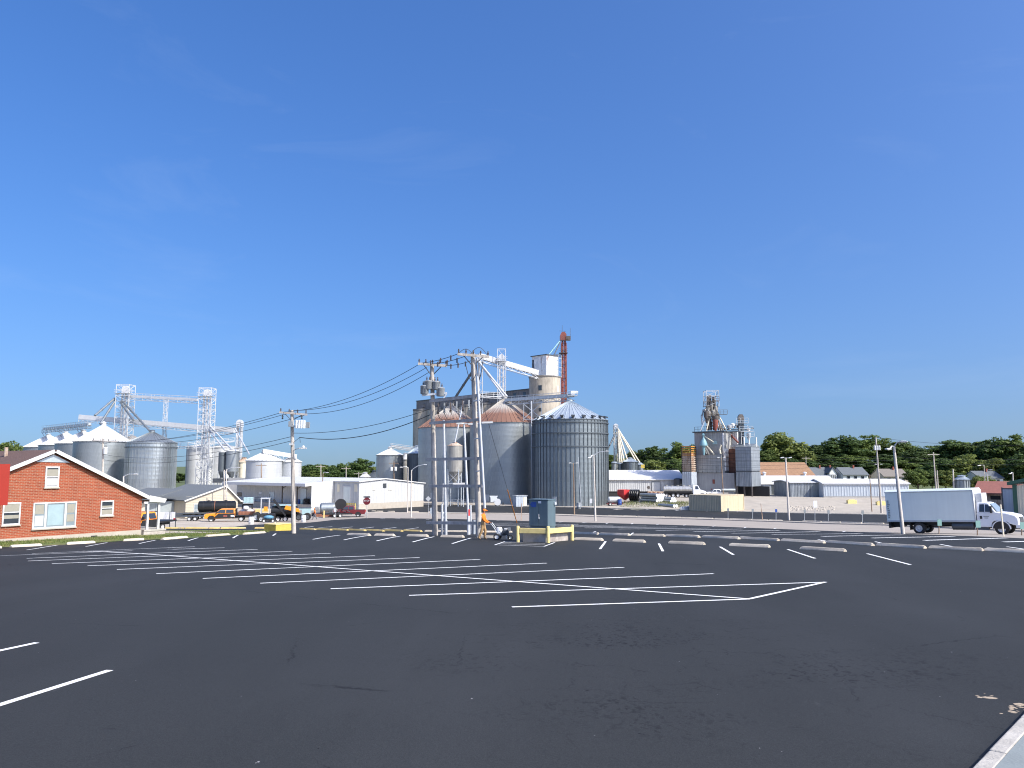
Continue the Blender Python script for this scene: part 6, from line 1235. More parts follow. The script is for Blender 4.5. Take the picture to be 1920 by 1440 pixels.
# wires running left to the pole behind the brick house
P2 = base(193, 118)
for i, (x0, y0, x1, y1) in enumerate(((526, 774, 172, 826), (550, 772, 193, 824), (573, 778, 218, 828), (549, 818, 194, 852), (549, 826, 194, 862))): wire('line from the transformer pole down to the pole behind the brick house, %s of five' % ORD[i], at(x0, y0, pY), at(x1, y1, P2.y), 1.1, .022)
p2 = thing('utility_pole', 'grey utility pole with white transformer behind the brick house', 'utility pole', P2); t = at(193, 822, P2.y); mb = MB(True); pole_mesh(mb, P2, t, .2, .14); mb.build('pole', 'wood', p2, 50)
crossarm(p2, t, (at(173, 826, P2.y-.2), at(219, 828, P2.y-.2)), .13, .16, 4); can(p2, at(197.5, 845, P2.y-.5), .3, 1.0, 'can_white')
for lab, bp, tp, Y, m in (('dark thin utility pole in front of the wide pale bin', 490, (490, 869), 190, 'wood_brown'), ('grey utility pole behind the warehouse roof', 602, (601.5, 871), 215, 'wood'), ('lone grey pole above the warehouse ridge', 649, (649, 875), 220, 'wood'), ('thin pole with crossarm near the small white bin', 672, (672.5, 885), 225, 'wood'), ('dark pole with two white transformers before the white-roofed bin', 739, (738.5, 865), 205, 'wood_brown'), ('grey utility pole between the hill house and the truck', 1757, (1750, 848), 175, 'wood'), ('short grey pole beside the taller one above the truck', 1760, (1757, 882), 172, 'wood'), ('pole left of the small bin above the truck', 1790, (1787, 880), 150, 'pole_concrete'), ('thin wood pole with crossarm on the orange roof ridge', 1512, (1511, 856), 240, 'wood')):
    b = base(bp, Y); t = at(*tp, Y); th = thing('utility_pole', lab, 'utility pole', b); mb = MB(True); pole_mesh(mb, b, t, .18, .12, 8); mb.build('pole', m, th, 50)
    if 'small bin' not in lab and 'short' not in lab: mb = MB(True); mb.beam(t+V((-1.3, 0, -.5)), t+V((1.3, 0, -.5)), .13); mb.build('crossarm', m, th)
    if 'transformers' in lab: can(th, t+V((-.55, -.3, -2.0)), .35, 1.0, 'can_white'); can(th, t+V((.55, -.3, -2.0)), .35, 1.0, 'can_white')
# ---- street lamps
lamp_post('street lamp with arm over the brick house roof', (232, 0), (231.5, 893), ((252, 889),), Y=95)
lamp_post('lamp post beside the cream house ridge with long arm', (425, 0), (424.5, 880), ((445, 876.5),), Y=128)
lamp_post('slim dark pole standing beside that lamp by the cream house', (420, 0), (420.5, 881), (), 'wood', Y=130, name='wooden_pole')
lamp_post('leaning brown pole with small lamp in front of the warehouse', (601, 955), (606, 886), ((612, 886),), 'wood_brown')
lamp_post('tall street lamp, arm reaching right, of the pair before the warehouse', (771, 970), (771.5, 881), ((795, 871),), 'pole_concrete', .13, .09)
lamp_post('street lamp with short left arm, next to the taller one', (764, 961), (765, 876), ((754, 876),), 'pole_concrete', .13, .09)
lamp_post('tall pale street lamp in front of the ribbed bin', (1116.5, 977.5), (1113, 853), ((1136, 846), (1107, 858)), 'pole_concrete', .15, .09)
lamp_post('wooden pole with two small floodlights before the ribbed bin', (1077, 965.5), (1075, 868), (), 'wood_brown', .13, .1, flood=(-1, 1))
lamp_post('thin leaning grey pole before the ribbed bin', (1090, 951.5), (1084, 857), (), 'steel', .09, .07, name='steel_pole')
lamp_post('pale wooden pole with twin floodlights right of the cream container', (1479.5, 975.5), (1473, 858), (), 'pole_concrete', .17, .12, flood=(-1, 1))
lamp_post('leaning concrete street lamp in front of the box truck', (1693.5, 1001.5), (1676, 837), ((1689, 828), (1668, 842)), 'pole_concrete', .155, .1)
lamp_post('thin brown pole left of the transformer pole near the truck', (1635, 959.5), (1630.5, 890), (), 'wood_brown', .1, .08, name='wooden_pole')
lamp_post('wood pole with twin lamps rising before the feed mill', (1358, 955), (1352, 858), (), 'wood_brown', .1, .08, flood=(-1, 1))
lamp_post('curved street lamp among the trees at right', (1848, 0), (1845, 872), ((1836, 873),), Y=190, m='wood')
lamp_post('short street lamp above the red roof', (1853, 0), (1851.5, 882), ((1856, 881),), Y=170)
lamp_post('street lamp near the green-trimmed building', (1902, 0), (1899, 886), ((1895, 888),), Y=140)
b = gnd(1653, 962); t = at(1642, 820, b.y); th = thing('utility_pole', 'dark utility pole carrying three white transformers left of the truck', 'utility pole', b); mb = MB(True); pole_mesh(mb, b, t, .2, .13); mb.build('pole', 'wood', th, 50)
for dx in (-.5, 0, .5): can(th, at(1644, 840, b.y-.35)+V((dx*.85, -.1, 0)), .2, .8, 'can_white')
for s in (-1, 1): mb = MB(True); c = at(1647, 870.5, b.y-.2)+V((s*.35, 0, 0)); mb.beam(c, c+V((s*.35, 0, .03)), .28, .1); mb.build('floodlight', 'lamp_head', th)
wire('wire from the three-transformer pole off to the right', t, at(2050, 828, 120), 1.0, .022, 'wires at right'); wire('lower wire from the three-transformer pole off to the right', at(1643, 852, b.y), at(2050, 852, 130), 1.0, .022, 'wires at right'); wire('lowest wire from the three-transformer pole off to the right', at(1643, 862, b.y), at(2050, 860, 130), 1.0, .022, 'wires at right')
for i in range(3): wire('%s wire crossing behind the right sheds to the left' % ['upper', 'middle', 'lower'][i], at(1643, 856+i*6, b.y), at(1205, 856+i*9, 215), 1.2, .022, 'wires behind the sheds')
# ---- signs and posts
def sign(label, bpx, tpy, panel, w=.45, h=.6, m='plastic_white', post='steel', r=.035, cat='sign', shape='rect', Y=None, name='post_sign', text=None):
    b = gnd(*bpx) if Y is None else base(bpx[0], Y); t = at(bpx[0], tpy, b.y); th = thing(name, label, cat, b); mb = MB(True); mb.tube(b-V((0, 0, .1)), t, r, n=6); mb.build('post', post, th)
    mb = MB(True); c = t-V((0, .06, h/2))
    if shape == 'rect': mb.cbox(c, w, .03, h); mb.build('plate', m, th)
    else:
        n = 8 if shape == 'oct' else 4; a0 = math.pi/8 if n == 8 else 0; vs = [(c.x+w/2/math.cos(math.pi/8 if n == 8 else 0)*math.cos(a0+2*math.pi*k/n), c.z+w/2/math.cos(math.pi/8 if n == 8 else 0)*math.sin(a0+2*math.pi*k/n)) for k in range(n)]; mb.prism(vs, .03, 'y', c.y); mb.build('plate', m, th)
    return th
def text_on(root, s, size, loc, m, rz=0, name='lettering'):
    cu = bpy.data.curves.new('lettering', 'FONT'); cu.body = s; cu.size = size; cu.align_x = 'CENTER'; cu.align_y = 'CENTER'; cu.extrude = .004
    o = bpy.data.objects.new(name, cu); COL.objects.link(o); dg = bpy.context.evaluated_depsgraph_get(); me = bpy.data.meshes.new_from_object(o.evaluated_get(dg)); bpy.data.objects.remove(o)
    o = bpy.data.objects.new(name, me); COL.objects.link(o); me.materials.clear(); me.materials.append(M[m]); o.parent = root; o.location = loc; o.rotation_euler = (math.pi/2, 0, rz); return o
th = sign('red octagonal stop sign with street name plate on top', (688, 972), 933, None, 1.15, 1.15, 'maroon', 'steel', .05, shape='oct', name='stop_sign'); b = th.location
t = at(688, 939, b.y)-b; text_on(th, 'STOP', .36, (t.x, t.y-.08, t.z), 'decal_white'); mb = MB(); t2_ = at(688, 931.8, b.y)-b; mb.box(t2_.x-.55, t2_.x+.55, -.04, .0, t2_.z-.12, t2_.z+.12); mb.build('name_plate', 'steel_dark', th)
sign('small white notice sign on thin post near the walking worker', (628.5, 975), 953, None, .38, .55, 'plastic_white')
sign('pale diamond warning sign seen between the twin poles', (803, 968), 930, None, .95, .95, 'galv_bright', shape='dia', name='diamond_sign')
sign('grey metal cabinet post left of the twin poles', (809, 968), 952, None, .5, 1.0, 'galv_roof', post='steel', r=.06, name='meter_post', cat='meter')
sign('white notice on a post before the ribbed bin', (1108, 955), 935, None, .5, .95, 'plastic_white')
sign('tall white notice on a post before the gravel slope', (1528, 979), 939, None, .55, .95, 'plastic_white')
for i, (x, y, yt, m_) in enumerate(((1365, 972, 953, 'galv'), (1411, 975, 954, 'galv'), (1455, 977, 954.5, 'blue_sign'), (1508.5, 978, 955.5, 'galv'), (1553, 979, 956.5, 'galv'), (1617, 981.5, 957, 'galv'))):
    sign(['grey parking sign on a post, first along the rear strip', 'grey parking sign on a post right of the cream container', 'blue accessible parking sign along the rear strip', 'grey parking sign right of the floodlight pole', 'grey parking sign between the floodlight pole and the truck', 'grey parking sign nearest the box truck tail'][i], (x, y), yt, None, .32, .45, m_, 'steel', .04)
for i, (x, y, yt) in enumerate(((1760.5, 1001.5, 974), (1832.5, 1004, 976), (1915.5, 1004, 979))): sign(['faded green parking sign before the box truck wheels', 'green parking sign in front of the truck cab', 'green parking sign at the right edge past the truck'][i], (x, y), yt, None, .34, .5, 'green_sign', 'wood_brown', .04)
b = gnd(1430, 977); th = thing('wood_post', 'thin leaning wooden post beside the road on the right', 'post', b); mb = MB(True); mb.tube(b-V((0, 0, .1)), at(1426.5, 944, b.y), .07, .04); mb.build('stake', 'rust_tan', th)
b = gnd(1882, 1006); th = thing('cream_post', 'cream wooden post standing before the truck front wheel', 'post', b); mb = MB(True); mb.beam(b-V((0, 0, .1)), at(1876, 946, b.y), .075); mb.build('stake', 'cream', th)
for i, (x, y) in enumerate(((1597, 944), (1652, 947))):
    b = gnd(x, y); th = thing('yellow_block', ['yellow concrete block on the gravel slope', 'yellow concrete block beside the transformer pole'][i], 'block', b); mb = MB(); mb.box(-1, 1, -.4, .4, -.2, .75); mb.box(-.7, .7, -.3, .3, .75, .85); mb.build('block', 'yellow', th, bevel=.06)
rr = random.Random(9); mb = MB()
for k in range(170):
    b = gnd(rr.uniform(1480, 1565), rr.uniform(950, 958)); s = rr.uniform(.06, .24); mb.sphere((b.x, b.y, b.z+s*.3), s, 6, (rr.uniform(.8, 1.4), 1, rr.uniform(.5, .9)))
tag(mb.build('loose_rocks', 'rubble'), 'scatter of pale riprap rocks at the foot of the gravel slope', 'rocks', kind='stuff')
# ---- pad-mounted transformer
b1_, b2_, b3_ = gnd(971, 1017), gnd(1028, 1018.3), gnd(1073, 1013.8); yv = (b1_-b2_); yv.z = 0; Ly = yv.length; yv.normalize(); xv = (b3_-b2_); xv.z = 0; Lx = xv.length; xv.normalize(); ang = math.atan2(xv.y, xv.x)
th = thing('concrete_pad', 'stained concrete pad carrying the dark transformer cabinet', 'pad', b2_, ang); b = b2_
print('pad', Ly, Lx, ang, RG)
mb = MB(); mb.box(.1, Lx-.1, .22, Ly-.1, -.3, .56); mb.build('slab', 'pad_concrete', th, bevel=.02)
tx = thing('transformer_cabinet', 'dark blue-grey utility transformer cabinet on the concrete pad', 'transformer', (b.x, b.y, b.z+.56), ang); zt = at(1010, 938, b.y+.4).z-b.z-.56
xa = .25
def _sol(f, t, lo, hi):
    for _ in range(40):
        m = (lo+hi)/2
        lo, hi = (m, hi) if f(m) > t else (lo, m)
    return lo
ya = _sol(lambda y: proj(b+xv*xa+yv*y+V((0, 0, 1)))[0], 1027.5, 0, 3); yb = _sol(lambda y: proj(b+xv*xa+yv*y+V((0, 0, 1)))[0], 988.5, 0, 4)
xb = 3-_sol(lambda x: proj(b+xv*(3-x)+yv*ya+V((0, 0, 1)))[0], 1041.5, 0, 2.9); print('cab', ya, yb, xa, xb)
mb = MB(); mb.box(xa+.02, xb-.02, ya+.02, yb-.02, 0, .32); mb.build('sill', 'xfmr', tx)
mb = MB(); mb.box(xa, xb, ya, yb, .33, zt); mb.build('body', 'xfmr', tx, bevel=.015)
mb = MB(); mb.box(xa-.05, xb+.04, ya-.03, yb+.03, zt, zt+.05); mb.build('lid', 'xfmr', tx, bevel=.012)
ym = (ya+yb)/2
for y0, y1 in ((ya+.02, ym-.008), (ym+.008, yb-.02)): mb = MB(); mb.box(xa-.03, xa-.003, y0, y1, .36, zt-.03); d_ = mb.build('door', 'xfmr', tx, bevel=.008)
mb = MB(); mb.tube((xa-.06, ym-.05, .85), (xa-.06, ym-.05, 1.05), .02); mb.cbox((xa-.05, ym-.05, .82), .04, .07, .1); mb.build('handle', 'steel_white', d_, 50)
mb = MB()
for k in range(5): mb.cbox((xa-.034, yb-.3-.02*abs(k-2), zt-.14-k*.06), .006, .42-.05*abs(k-2), .04)
mb.build('blue_logo', 'decal_blue', tx); mb = MB(); mb.cbox((xa-.034, ym-.1, zt-.12), .006, .2, .13); mb.build('warning_label', 'decal_white', tx)
mb = MB(); mb.cbox((xb-.15, ya-.06, zt-.2), .12, .1, .16); mb.build('side_lug', 'can_white', tx)
for lab, p_ in (('faded yellow bollard at the left corner of the transformer pad', b1_), ('faded yellow bollard at the near corner of the transformer pad', b2_), ('faded yellow bollard at the right corner of the transformer pad', b3_)):
    t_ = thing('bollard', lab, 'bollard', p_, 0, 'bollards round the transformer pad'); mb = MB(); mb.lathe([(.105, -.2), (.105, .88), (.09, .93), (.05, .955)], 16); mb.build('post', 'yellow', t_, 40)
for lab, p_, q_ in (('yellow guard rail along the shaded side of the transformer pad', b1_, b2_), ('yellow guard rail along the sunny side of the transformer pad', b2_, b3_)):
    d = (q_-p_).normalized(); t_ = thing('guard_rail', lab, 'guard rail', p_, 0, 'rails round the transformer pad'); mb = MB(True); mb.beam(p_+d*.1+V((0, 0, .68)), q_-d*.1+V((0, 0, .68)), .12, .3); mb.build('rail', 'yellow', t_, bevel=.02)
# ---- people
def person(name, label, loc, rz, J, mats, scale=1., cap=None):
    th = thing('person', label, 'person', loc, rz); th.scale = (scale,)*3
    R_ = dict(pelvis=.185, waist=.18, chest=.205, neck=.07, head0=.085, head1=.10, head2=.07, hipL=.125, hipR=.125, kneeL=.092, kneeR=.092, ankL=.075, ankR=.075, toeL=.045, toeR=.045, shL=.105, shR=.105, elL=.07, elR=.07, wrL=.036, wrR=.036, hdL=.04, hdR=.04)
    E = [('pelvis', 'waist', 'legs'), ('waist', 'chest', 'shirt'), ('chest', 'neck', 'shirt'), ('neck', 'head0', 'skin'), ('head0', 'head1', 'skin'), ('head1', 'head2', 'skin')]
    for s in 'LR': E += [('pelvis', 'hip'+s, 'legs'), ('hip'+s, 'knee'+s, 'legs'), ('knee'+s, 'ank'+s, 'legs'), ('ank'+s, 'toe'+s, 'boot'), ('chest', 'sh'+s, 'shirt'), ('sh'+s, 'el'+s, 'shirt'), ('el'+s, 'wr'+s, 'shirt'), ('wr'+s, 'hd'+s, 'skin')]
    J = dict(J)
    for s in 'LR':
        w_, h_ = V(J['wr'+s]), V(J['hd'+s]); d = (h_-w_).normalized(); sd = d.cross(V((1, 0, .2))).normalized()
        for k in range(5):
            a = 'f%s%d' % (s, k); off = (k-1.5)*.02 if k < 4 else -.045
            J[a] = h_+sd*off+d*(.05 if k < 4 else .01); J[a+'t'] = h_+sd*off*1.05+d*((.09-.008*abs(k-1)) if k < 4 else .05)+V((.0, 0, -.015)); R_[a] = .0095; R_[a+'t'] = .008
            E += [('hd'+s, a, 'skin'), (a, a+'t', 'skin')]
    names = list(J); me = bpy.data.meshes.new('body'); me.from_pydata([tuple(J[n]) for n in names], [(names.index(a), names.index(b)) for a, b, _ in E], [])
    o = bpy.data.objects.new('body', me); COL.objects.link(o); md = o.modifiers.new('skin', 'SKIN'); md.use_smooth_shade = True
    for i, n in enumerate(names): me.skin_vertices[0].data[i].radius = (R_[n], R_[n]*(.8 if n in ('chest', 'waist', 'pelvis') else 1)); me.skin_vertices[0].data[i].use_root = n == 'pelvis'
    o.modifiers.new('sub', 'SUBSURF').levels = 1
    dg = bpy.context.evaluated_depsgraph_get(); nm = bpy.data.meshes.new_from_object(o.evaluated_get(dg)); bpy.data.objects.remove(o)
    o = bpy.data.objects.new('body', nm); COL.objects.link(o); o.parent = th; nm.materials.clear()
    keys = ['legs', 'shirt', 'skin', 'boot']
    for k in keys: nm.materials.append(M[mats[k]])
    for p in nm.polygons:
        p.use_smooth = True; best = (9, 0)
        for a, b, m_ in E:
            A, B_ = V(J[a]), V(J[b]); ab = B_-A; tt = max(0, min(1, (p.center-A).dot(ab)/ab.length_squared)); d = (p.center-(A+ab*tt)).length-R_[a]*(1-tt)-R_[b]*tt
            if d < best[0]: best = (d, keys.index(m_))
        p.material_index = best[1]
    h = V(J['head1'])
    if cap:
        mb = MB(); mb.lathe([(.116, .015), (.118, .05), (.095, .105), (.04, .13), (0, .133)], 14, h); mb.prism([(.02, -.085), (.02, .085), (.2, .06), (.21, 0), (.2, -.06)], .018, 'z', .02) if False else None
        mb.add([(h.x+.06, h.y-.09, h.z+.03), (h.x+.2, h.y-.06, h.z+.012), (h.x+.2, h.y+.06, h.z+.012), (h.x+.06, h.y+.09, h.z+.03), (h.x+.06, h.y-.09, h.z+.045), (h.x+.2, h.y-.06, h.z+.024), (h.x+.2, h.y+.06, h.z+.024), (h.x+.06, h.y+.09, h.z+.045)], [(0, 3, 2, 1), (4, 5, 6, 7), (0, 1, 5, 4), (1, 2, 6, 5), (2, 3, 7, 6), (3, 0, 4, 7)]); mb.build('cap', cap, th, 40)
    mb = MB()
    for s in (-1, 1): mb.sphere((h.x+.098, h.y+s*.036, h.z-.0), .013, 6)
    mb.build('eyes', 'black', th)
    mb = MB(); mb.sphere((h.x+.108, h.y, h.z-.03), .018, 6, (1, .7, 1.4)); mb.build('nose', 'skin', th, 60); mb = MB(); mb.cbox((h.x+.098, h.y, h.z-.07), .014, .05, .01); mb.build('mouth', 'maroon', th)
    mb = MB()
    for s in (-1, 1): mb.sphere((h.x, h.y+s*.1, h.z-.01), .028, 6, (.6, .4, 1.2))
    mb.build('ears', 'skin', th, 60)
    mb = MB(); mb.lathe([(.1, -.06), (.108, -.02), (.11, .04)], 12, (h.x-.02, h.y, h.z), False, a0=math.pi*.55, a1=math.pi*1.45); mb.build('hair', 'boot', th, 60)
    return th
J1 = dict(pelvis=(0, 0, .93), waist=(.02, 0, 1.12), chest=(.02, 0, 1.36), neck=(.04, 0, 1.53), head0=(.07, 0, 1.6), head1=(.085, 0, 1.68), head2=(.085, 0, 1.77),
          hipL=(0, .1, .88), hipR=(0, -.1, .88), kneeL=(.13, .11, .5), kneeR=(-.06, -.11, .49), ankL=(.06, .11, .09), ankR=(-.24, -.11, .12), toeL=(.22, .12, .04), toeR=(-.1, -.12, .04),
          shL=(.02, .2, 1.42), shR=(.02, -.2, 1.42), elL=(.1, .25, 1.14), elR=(.1, -.25, 1.14), wrL=(.34, .22, 1.0), wrR=(.34, -.22, 1.0), hdL=(.41, .21, .99), hdR=(.41, -.21, .99))
pm = gnd(905.5, 1012.5); pz = V((pm.x, pm.y, pm.z+.02))
person('person', 'worker in orange shirt and cap, tan trousers, pushing the striping machine', pz, -.15, J1, dict(legs='tan_cloth', shirt='orange_cloth', skin='skin', boot='boot'), 1.04, 'orange_cloth')
J2 = dict(J1); J2.update(kneeL=(.2, .1, .5), kneeR=(-.1, -.1, .48), ankL=(.3, .1, .09), ankR=(-.36, -.1, .16), toeL=(.46, .1, .06), toeR=(-.24, -.1, .05), elL=(-.12, .26, 1.16), elR=(.14, -.26, 1.15), wrL=(-.06, .27, .94), wrR=(.32, -.24, 1.02), hdL=(-.03, .27, .86), hdR=(.4, -.22, 1.03), head0=(.07, 0, 1.6))
pw = gnd(590, 974.5); person('person', 'worker in orange shirt and dark trousers walking left before the warehouse', pw, math.pi+.1, J2, dict(legs='grey_cloth', shirt='orange_cloth', skin='skin', boot='boot'), .98, 'orange_cloth')
# ---- line striping machine
ms = thing('striping_machine', 'walk-behind line striping machine with white wheels and paint tank', 'striping machine', V((pm.x, pm.y, pm.z+.02)), -.15); ms.scale = (1.04,)*3
def wheel(root, x, y, r, w, m='rim', zc=None, tw=.34):
    z = r if zc is None else zc; mb = MB(); t_ = MB(); pf = [(r*.58, -w/2), (r*.9, -w/2), (r, -w*.32), (r, w*.32), (r*.9, w/2), (r*.58, w/2), (r*.55, 0), (r*.58, -w/2)]
    t_.lathe(pf, 22, caps=False); t_.v = [(x+a, y+c, z+b) for a, b, c in t_.v]; o = t_.build('wheel', 'tyre', root, 40)
    k = MB(); s = 1 if y > 0 else -1; k.lathe([(.0, s*w*.3), (r*.18, s*w*.36), (r*.22, s*w*.2), (r*.46, s*w*.16), (r*.6, s*w*.46), (r*.64, s*w*.46), (r*.64, s*w*.3), (r*.6, s*w*.3), (r*.6, -s*w*.3), (0, -s*w*.3)], 18, caps=False); k.v = [(x+a, y+c, z+b) for a, b, c in k.v]; k.build('rim', m, o, 40); return o
for y in (-.3, .3): wheel(ms, .78+.1, y, .2, .09, 'rim_white')
wheel(ms, 1.65, 0, .16, .08, 'steel')
mb = MB(); mb.beam((.85, -.26, .3), (1.7, -.1, .26), .05); mb.beam((.85, .26, .3), (1.7, .1, .26), .05); mb.beam((.85, -.26, .3), (.85, .26, .3), .05); mb.beam((1.5, -.16, .27), (1.5, .16, .27), .05); mb.build('frame', 'steel_dark', ms)
for s in (-1, 1): mb = MB(); mb.path([(.95, s*.24, .32), (.72, s*.24, .7), (.5, s*.23, .98), (.4, s*.22, 1.0)], .02); mb.build('handlebar', 'steel', ms, 50); mb = MB(); mb.tube((.36, s*.215, 1.0), (.5, s*.225, .985), .028); mb.build('grip', 'black', ms)
mb = MB(); mb.beam((.72, -.24, .7), (.72, .24, .7), .04); mb.build('cross_tube', 'steel', ms)
mb = MB(); mb.lathe([(.17, .3), (.19, .34), (.19, .66), (.16, .72), (.06, .75)], 16, (.98, 0, 0)); mb.build('paint_tank', 'can_white', ms, 40)
mb = MB(); mb.box(1.22, 1.55, -.18, .18, .32, .58); mb.tube((1.3, -.2, .5), (1.3, -.3, .5), .12); mb.build('engine', 'steel_dark', ms, bevel=.03); mb = MB(); mb.box(1.28, 1.5, -.12, .12, .58, .7); mb.build('fuel_tank', 'plastic_white', ms, bevel=.04)
mb = MB(); mb.cbox((1.58, 0, .62), .12, .16, .2); mb.build('pump', 'can_grey', ms); mb = MB(); mb.path([(1.1, -.2, .6), (1.25, -.3, .75), (1.5, -.25, .7), (1.6, -.2, .25)], .015); mb.build('hose', 'black', ms)
mb = MB(); mb.tube((1.45, -.34, .1), (1.45, -.34, .3), .03); mb.beam((1.45, -.34, .28), (1.45, 0, .3), .03); mb.build('spray_gun', 'steel', ms)
# ---- box truck
tb = base(1733, 65.8); tf = base(1885, 61.6); dd = (tf-tb); hdg = math.atan2(dd.y, dd.x); WB = math.hypot(dd.x, dd.y); print('truck', WB, math.degrees(hdg))
tr_ = thing('box_truck', 'white box truck with conventional cab parked on the street at right', 'truck', V((tb.x, tb.y, tb.z+.01)), hdg, ry=-math.atan2(dd.z, WB)); tr_.scale = (.965, .965, .975)
WB = 6.2; zb, zt = 1.05, 3.78
mb = MB(); r_ = .16; pf = [(-1.22, zb), (1.22, zb), (1.22, zt-r_), (1.22-r_, zt), (-1.22+r_, zt), (-1.22, zt-r_)]
mb.prism(pf, 6.95, 'x', -2.55); mb.build('cargo_box', 'truck_box', tr_, bevel=.03)
for s in (-1, 1):
    mb = MB(); mb.box(-2.56, 4.42, s*1.235-.02, s*1.235+.02, zb-.02, zb+.12); mb.box(-2.56, 4.42, s*1.235-.015, s*1.235+.015, zt-.24, zt-.17); mb.build('side_rail', 'steel', tr_)
mb = MB(); mb.box(4.41, 4.43, -1.16, 1.16, zb+.05, zt-.15); mb.build('front_panel', 'white_truck', tr_); mb = MB(); mb.box(4.36, 4.44, -1.245, -1.15, zb, zt-.15); mb.box(4.36, 4.44, 1.15, 1.245, zb, zt-.15); mb.build('corner_post', 'steel_white', tr_)
mb = MB(); mb.box(4.45, 4.95, -.75, .75, 2.5, 3.35); mb.box(4.45, 4.8, -.6, .6, 2.2, 2.45); mb.build('cooling_unit', 'white_metal', tr_, bevel=.05)
rr = random.Random(3)
for k in range(10): mb = MB(); mb.box(-2.42, -2.42+rr.uniform(.12, .24), -1.262, -1.257, zb+.3+k*.16, zb+.3+k*.16+.09); mb.build('faded_lettering', 'galv', tr_)
for s in (-.42, .42): mb = MB(); mb.box(-2.4, 6.9, s-.05, s+.05, .72, 1.0); mb.build('frame_rail', 'black', tr_)
mb = MB(); mb.box(-2.5, -2.35, -1.1, 1.1, .5, 1.0); mb.box(-2.3, -1.5, -.5, .5, .55, .9); mb.build('rear_bumper', 'black', tr_)
mb = MB(); mb.box(-.75, -.68, -1.15, -.55, .35, 1.0); mb.box(-.75, -.68, .55, 1.15, .35, 1.0); mb.build('mud_flap', 'black', tr_)
mb = MB(); mb.tube((2.6, -.95, .68), (4.2, -.95, .68), .3, n=14); mb.build('fuel_tank', 'steel_dark', tr_, 50); mb = MB(); mb.box(4.35, 5.3, -1.12, -.75, .42, .62); mb.box(4.35, 5.3, .75, 1.12, .42, .62); mb.build('cab_step', 'steel_dark', tr_)
for y in (-.98, .98): wheel(tr_, 0, y, .5, .5, 'rim', .5); wheel(tr_, WB, y, .5, .28, 'rim_white', .5)
mb = MB(); mb.tube((0, -.9, .5), (0, .9, .5), .12); mb.tube((WB, -.9, .5), (WB, .9, .5), .08); mb.tube((.3, 0, .6), (4.6, 0, .7), .06); mb.build('axle', 'black', tr_)
# cab: side silhouette extruded and pinched at the roof
def cab_body(root, pts_low, pts_up, hw, hu, m, name='cab'):
    mb = MB(); n = len(pts_low)
    vs = [(x, -hw if z < 1e9 else 0, z) for x, z in pts_low]+[(x, hw, z) for x, z in pts_low]
    mb.add(vs, [tuple(range(n)), tuple(range(2*n-1, n-1, -1))]+[(i, n+i, n+(i+1) % n, (i+1) % n) for i in range(n)]); o = mb.build(name, m, root, bevel=.05)
    if pts_up:
        k = len(pts_up); zmin = min(z for _, z in pts_up); zmax = max(z for _, z in pts_up); f = lambda z: hw-.02-(hw-hu)*(z-zmin)/(zmax-zmin); mb = MB()
        mb.add([(x, -f(z), z) for x, z in pts_up]+[(x, f(z), z) for x, z in pts_up], [tuple(range(k)), tuple(range(2*k-1, k-1, -1))]+[(i, k+i, k+(i+1) % k, (i+1) % k) for i in range(k)]); mb.build('cab_roof', m, root, bevel=.06); return o, f
    return o, None
cab, fw_ = cab_body(tr_, [(4.5, .62), (5.5, .62), (5.55, .95), (5.7, 1.1), (6.2, 1.16), (6.65, 1.05), (6.78, .9), (7.35, .72), (7.42, .95), (7.4, 1.3), (7.2, 1.55), (6.6, 1.72), (5.9, 1.8), (4.5, 1.8)], [(4.52, 1.8), (5.92, 1.8), (5.42, 2.52), (5.2, 2.6), (4.6, 2.6), (4.52, 2.5)], 1.12, .9, 'white_truck')
for s in (-1, 1):
    g_ = lambda z: s*(fw_(z)+.012)
    mb = MB(); mb.add([(5.15, g_(1.84), 1.84), (5.72, g_(1.84), 1.84), (5.36, g_(2.42), 2.42), (5.15, g_(2.45), 2.45)], [(0, 1, 2, 3)]); mb.build('vent_window', 'glass', tr_)
    mb = MB(); mb.add([(4.72, g_(1.84), 1.84), (5.1, g_(1.84), 1.84), (5.1, g_(2.45), 2.45), (4.75, g_(2.45), 2.45)], [(0, 1, 2, 3)]); mb.build('side_window', 'glass', tr_)
    mb = MB(); mb.box(4.66, 5.5, s*1.126-.004, s*1.126+.004, .7, 1.78); d_ = mb.build('door', 'white_truck', tr_); mb = MB(); mb.box(4.74, 4.9, s*1.14-.012, s*1.14+.012, 1.28, 1.52); mb.build('handle', 'black', d_)
    for k in range(2): mb = MB(); mb.box(5.0+.06*k, 5.4-.06*k, s*1.134-.003, s*1.134+.003, 1.45-.13*k, 1.52-.13*k); mb.build('faded_lettering', 'galv', d_)
    mb = MB(); mb.box(5.55, 5.7, s*1.2, s*1.34, 1.75, 2.3); mb.beam((5.6, s*1.05, 1.9), (5.6, s*1.25, 2.0), .04); mb.build('mirror', 'black', tr_, bevel=.02)
    mb = MB(); mb.lathe([(.0, .0), (.17, .0), (.19, .06), (.1, .1)], 14); mb.v = [(7.18+c*.9-.08*0, s*(.93+b*.0)+a*.6, 1.28+b) for a, b, c in mb.v]; mb.build('headlight', 'glass_pale', tr_, 40)
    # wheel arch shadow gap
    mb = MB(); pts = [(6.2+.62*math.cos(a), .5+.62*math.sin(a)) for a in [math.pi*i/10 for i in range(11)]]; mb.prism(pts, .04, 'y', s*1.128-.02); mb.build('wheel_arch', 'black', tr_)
    mb = MB()
    for i in range(10):
        a, b_ = math.pi*i/10, math.pi*(i+1)/10; mb.beam((6.2+.64*math.cos(a), s*1.15, .5+.64*math.sin(a)), (6.2+.64*math.cos(b_), s*1.15, .5+.64*math.sin(b_)), .12, .07)
    mb.build('fender_lip', 'white_truck', tr_, 40)
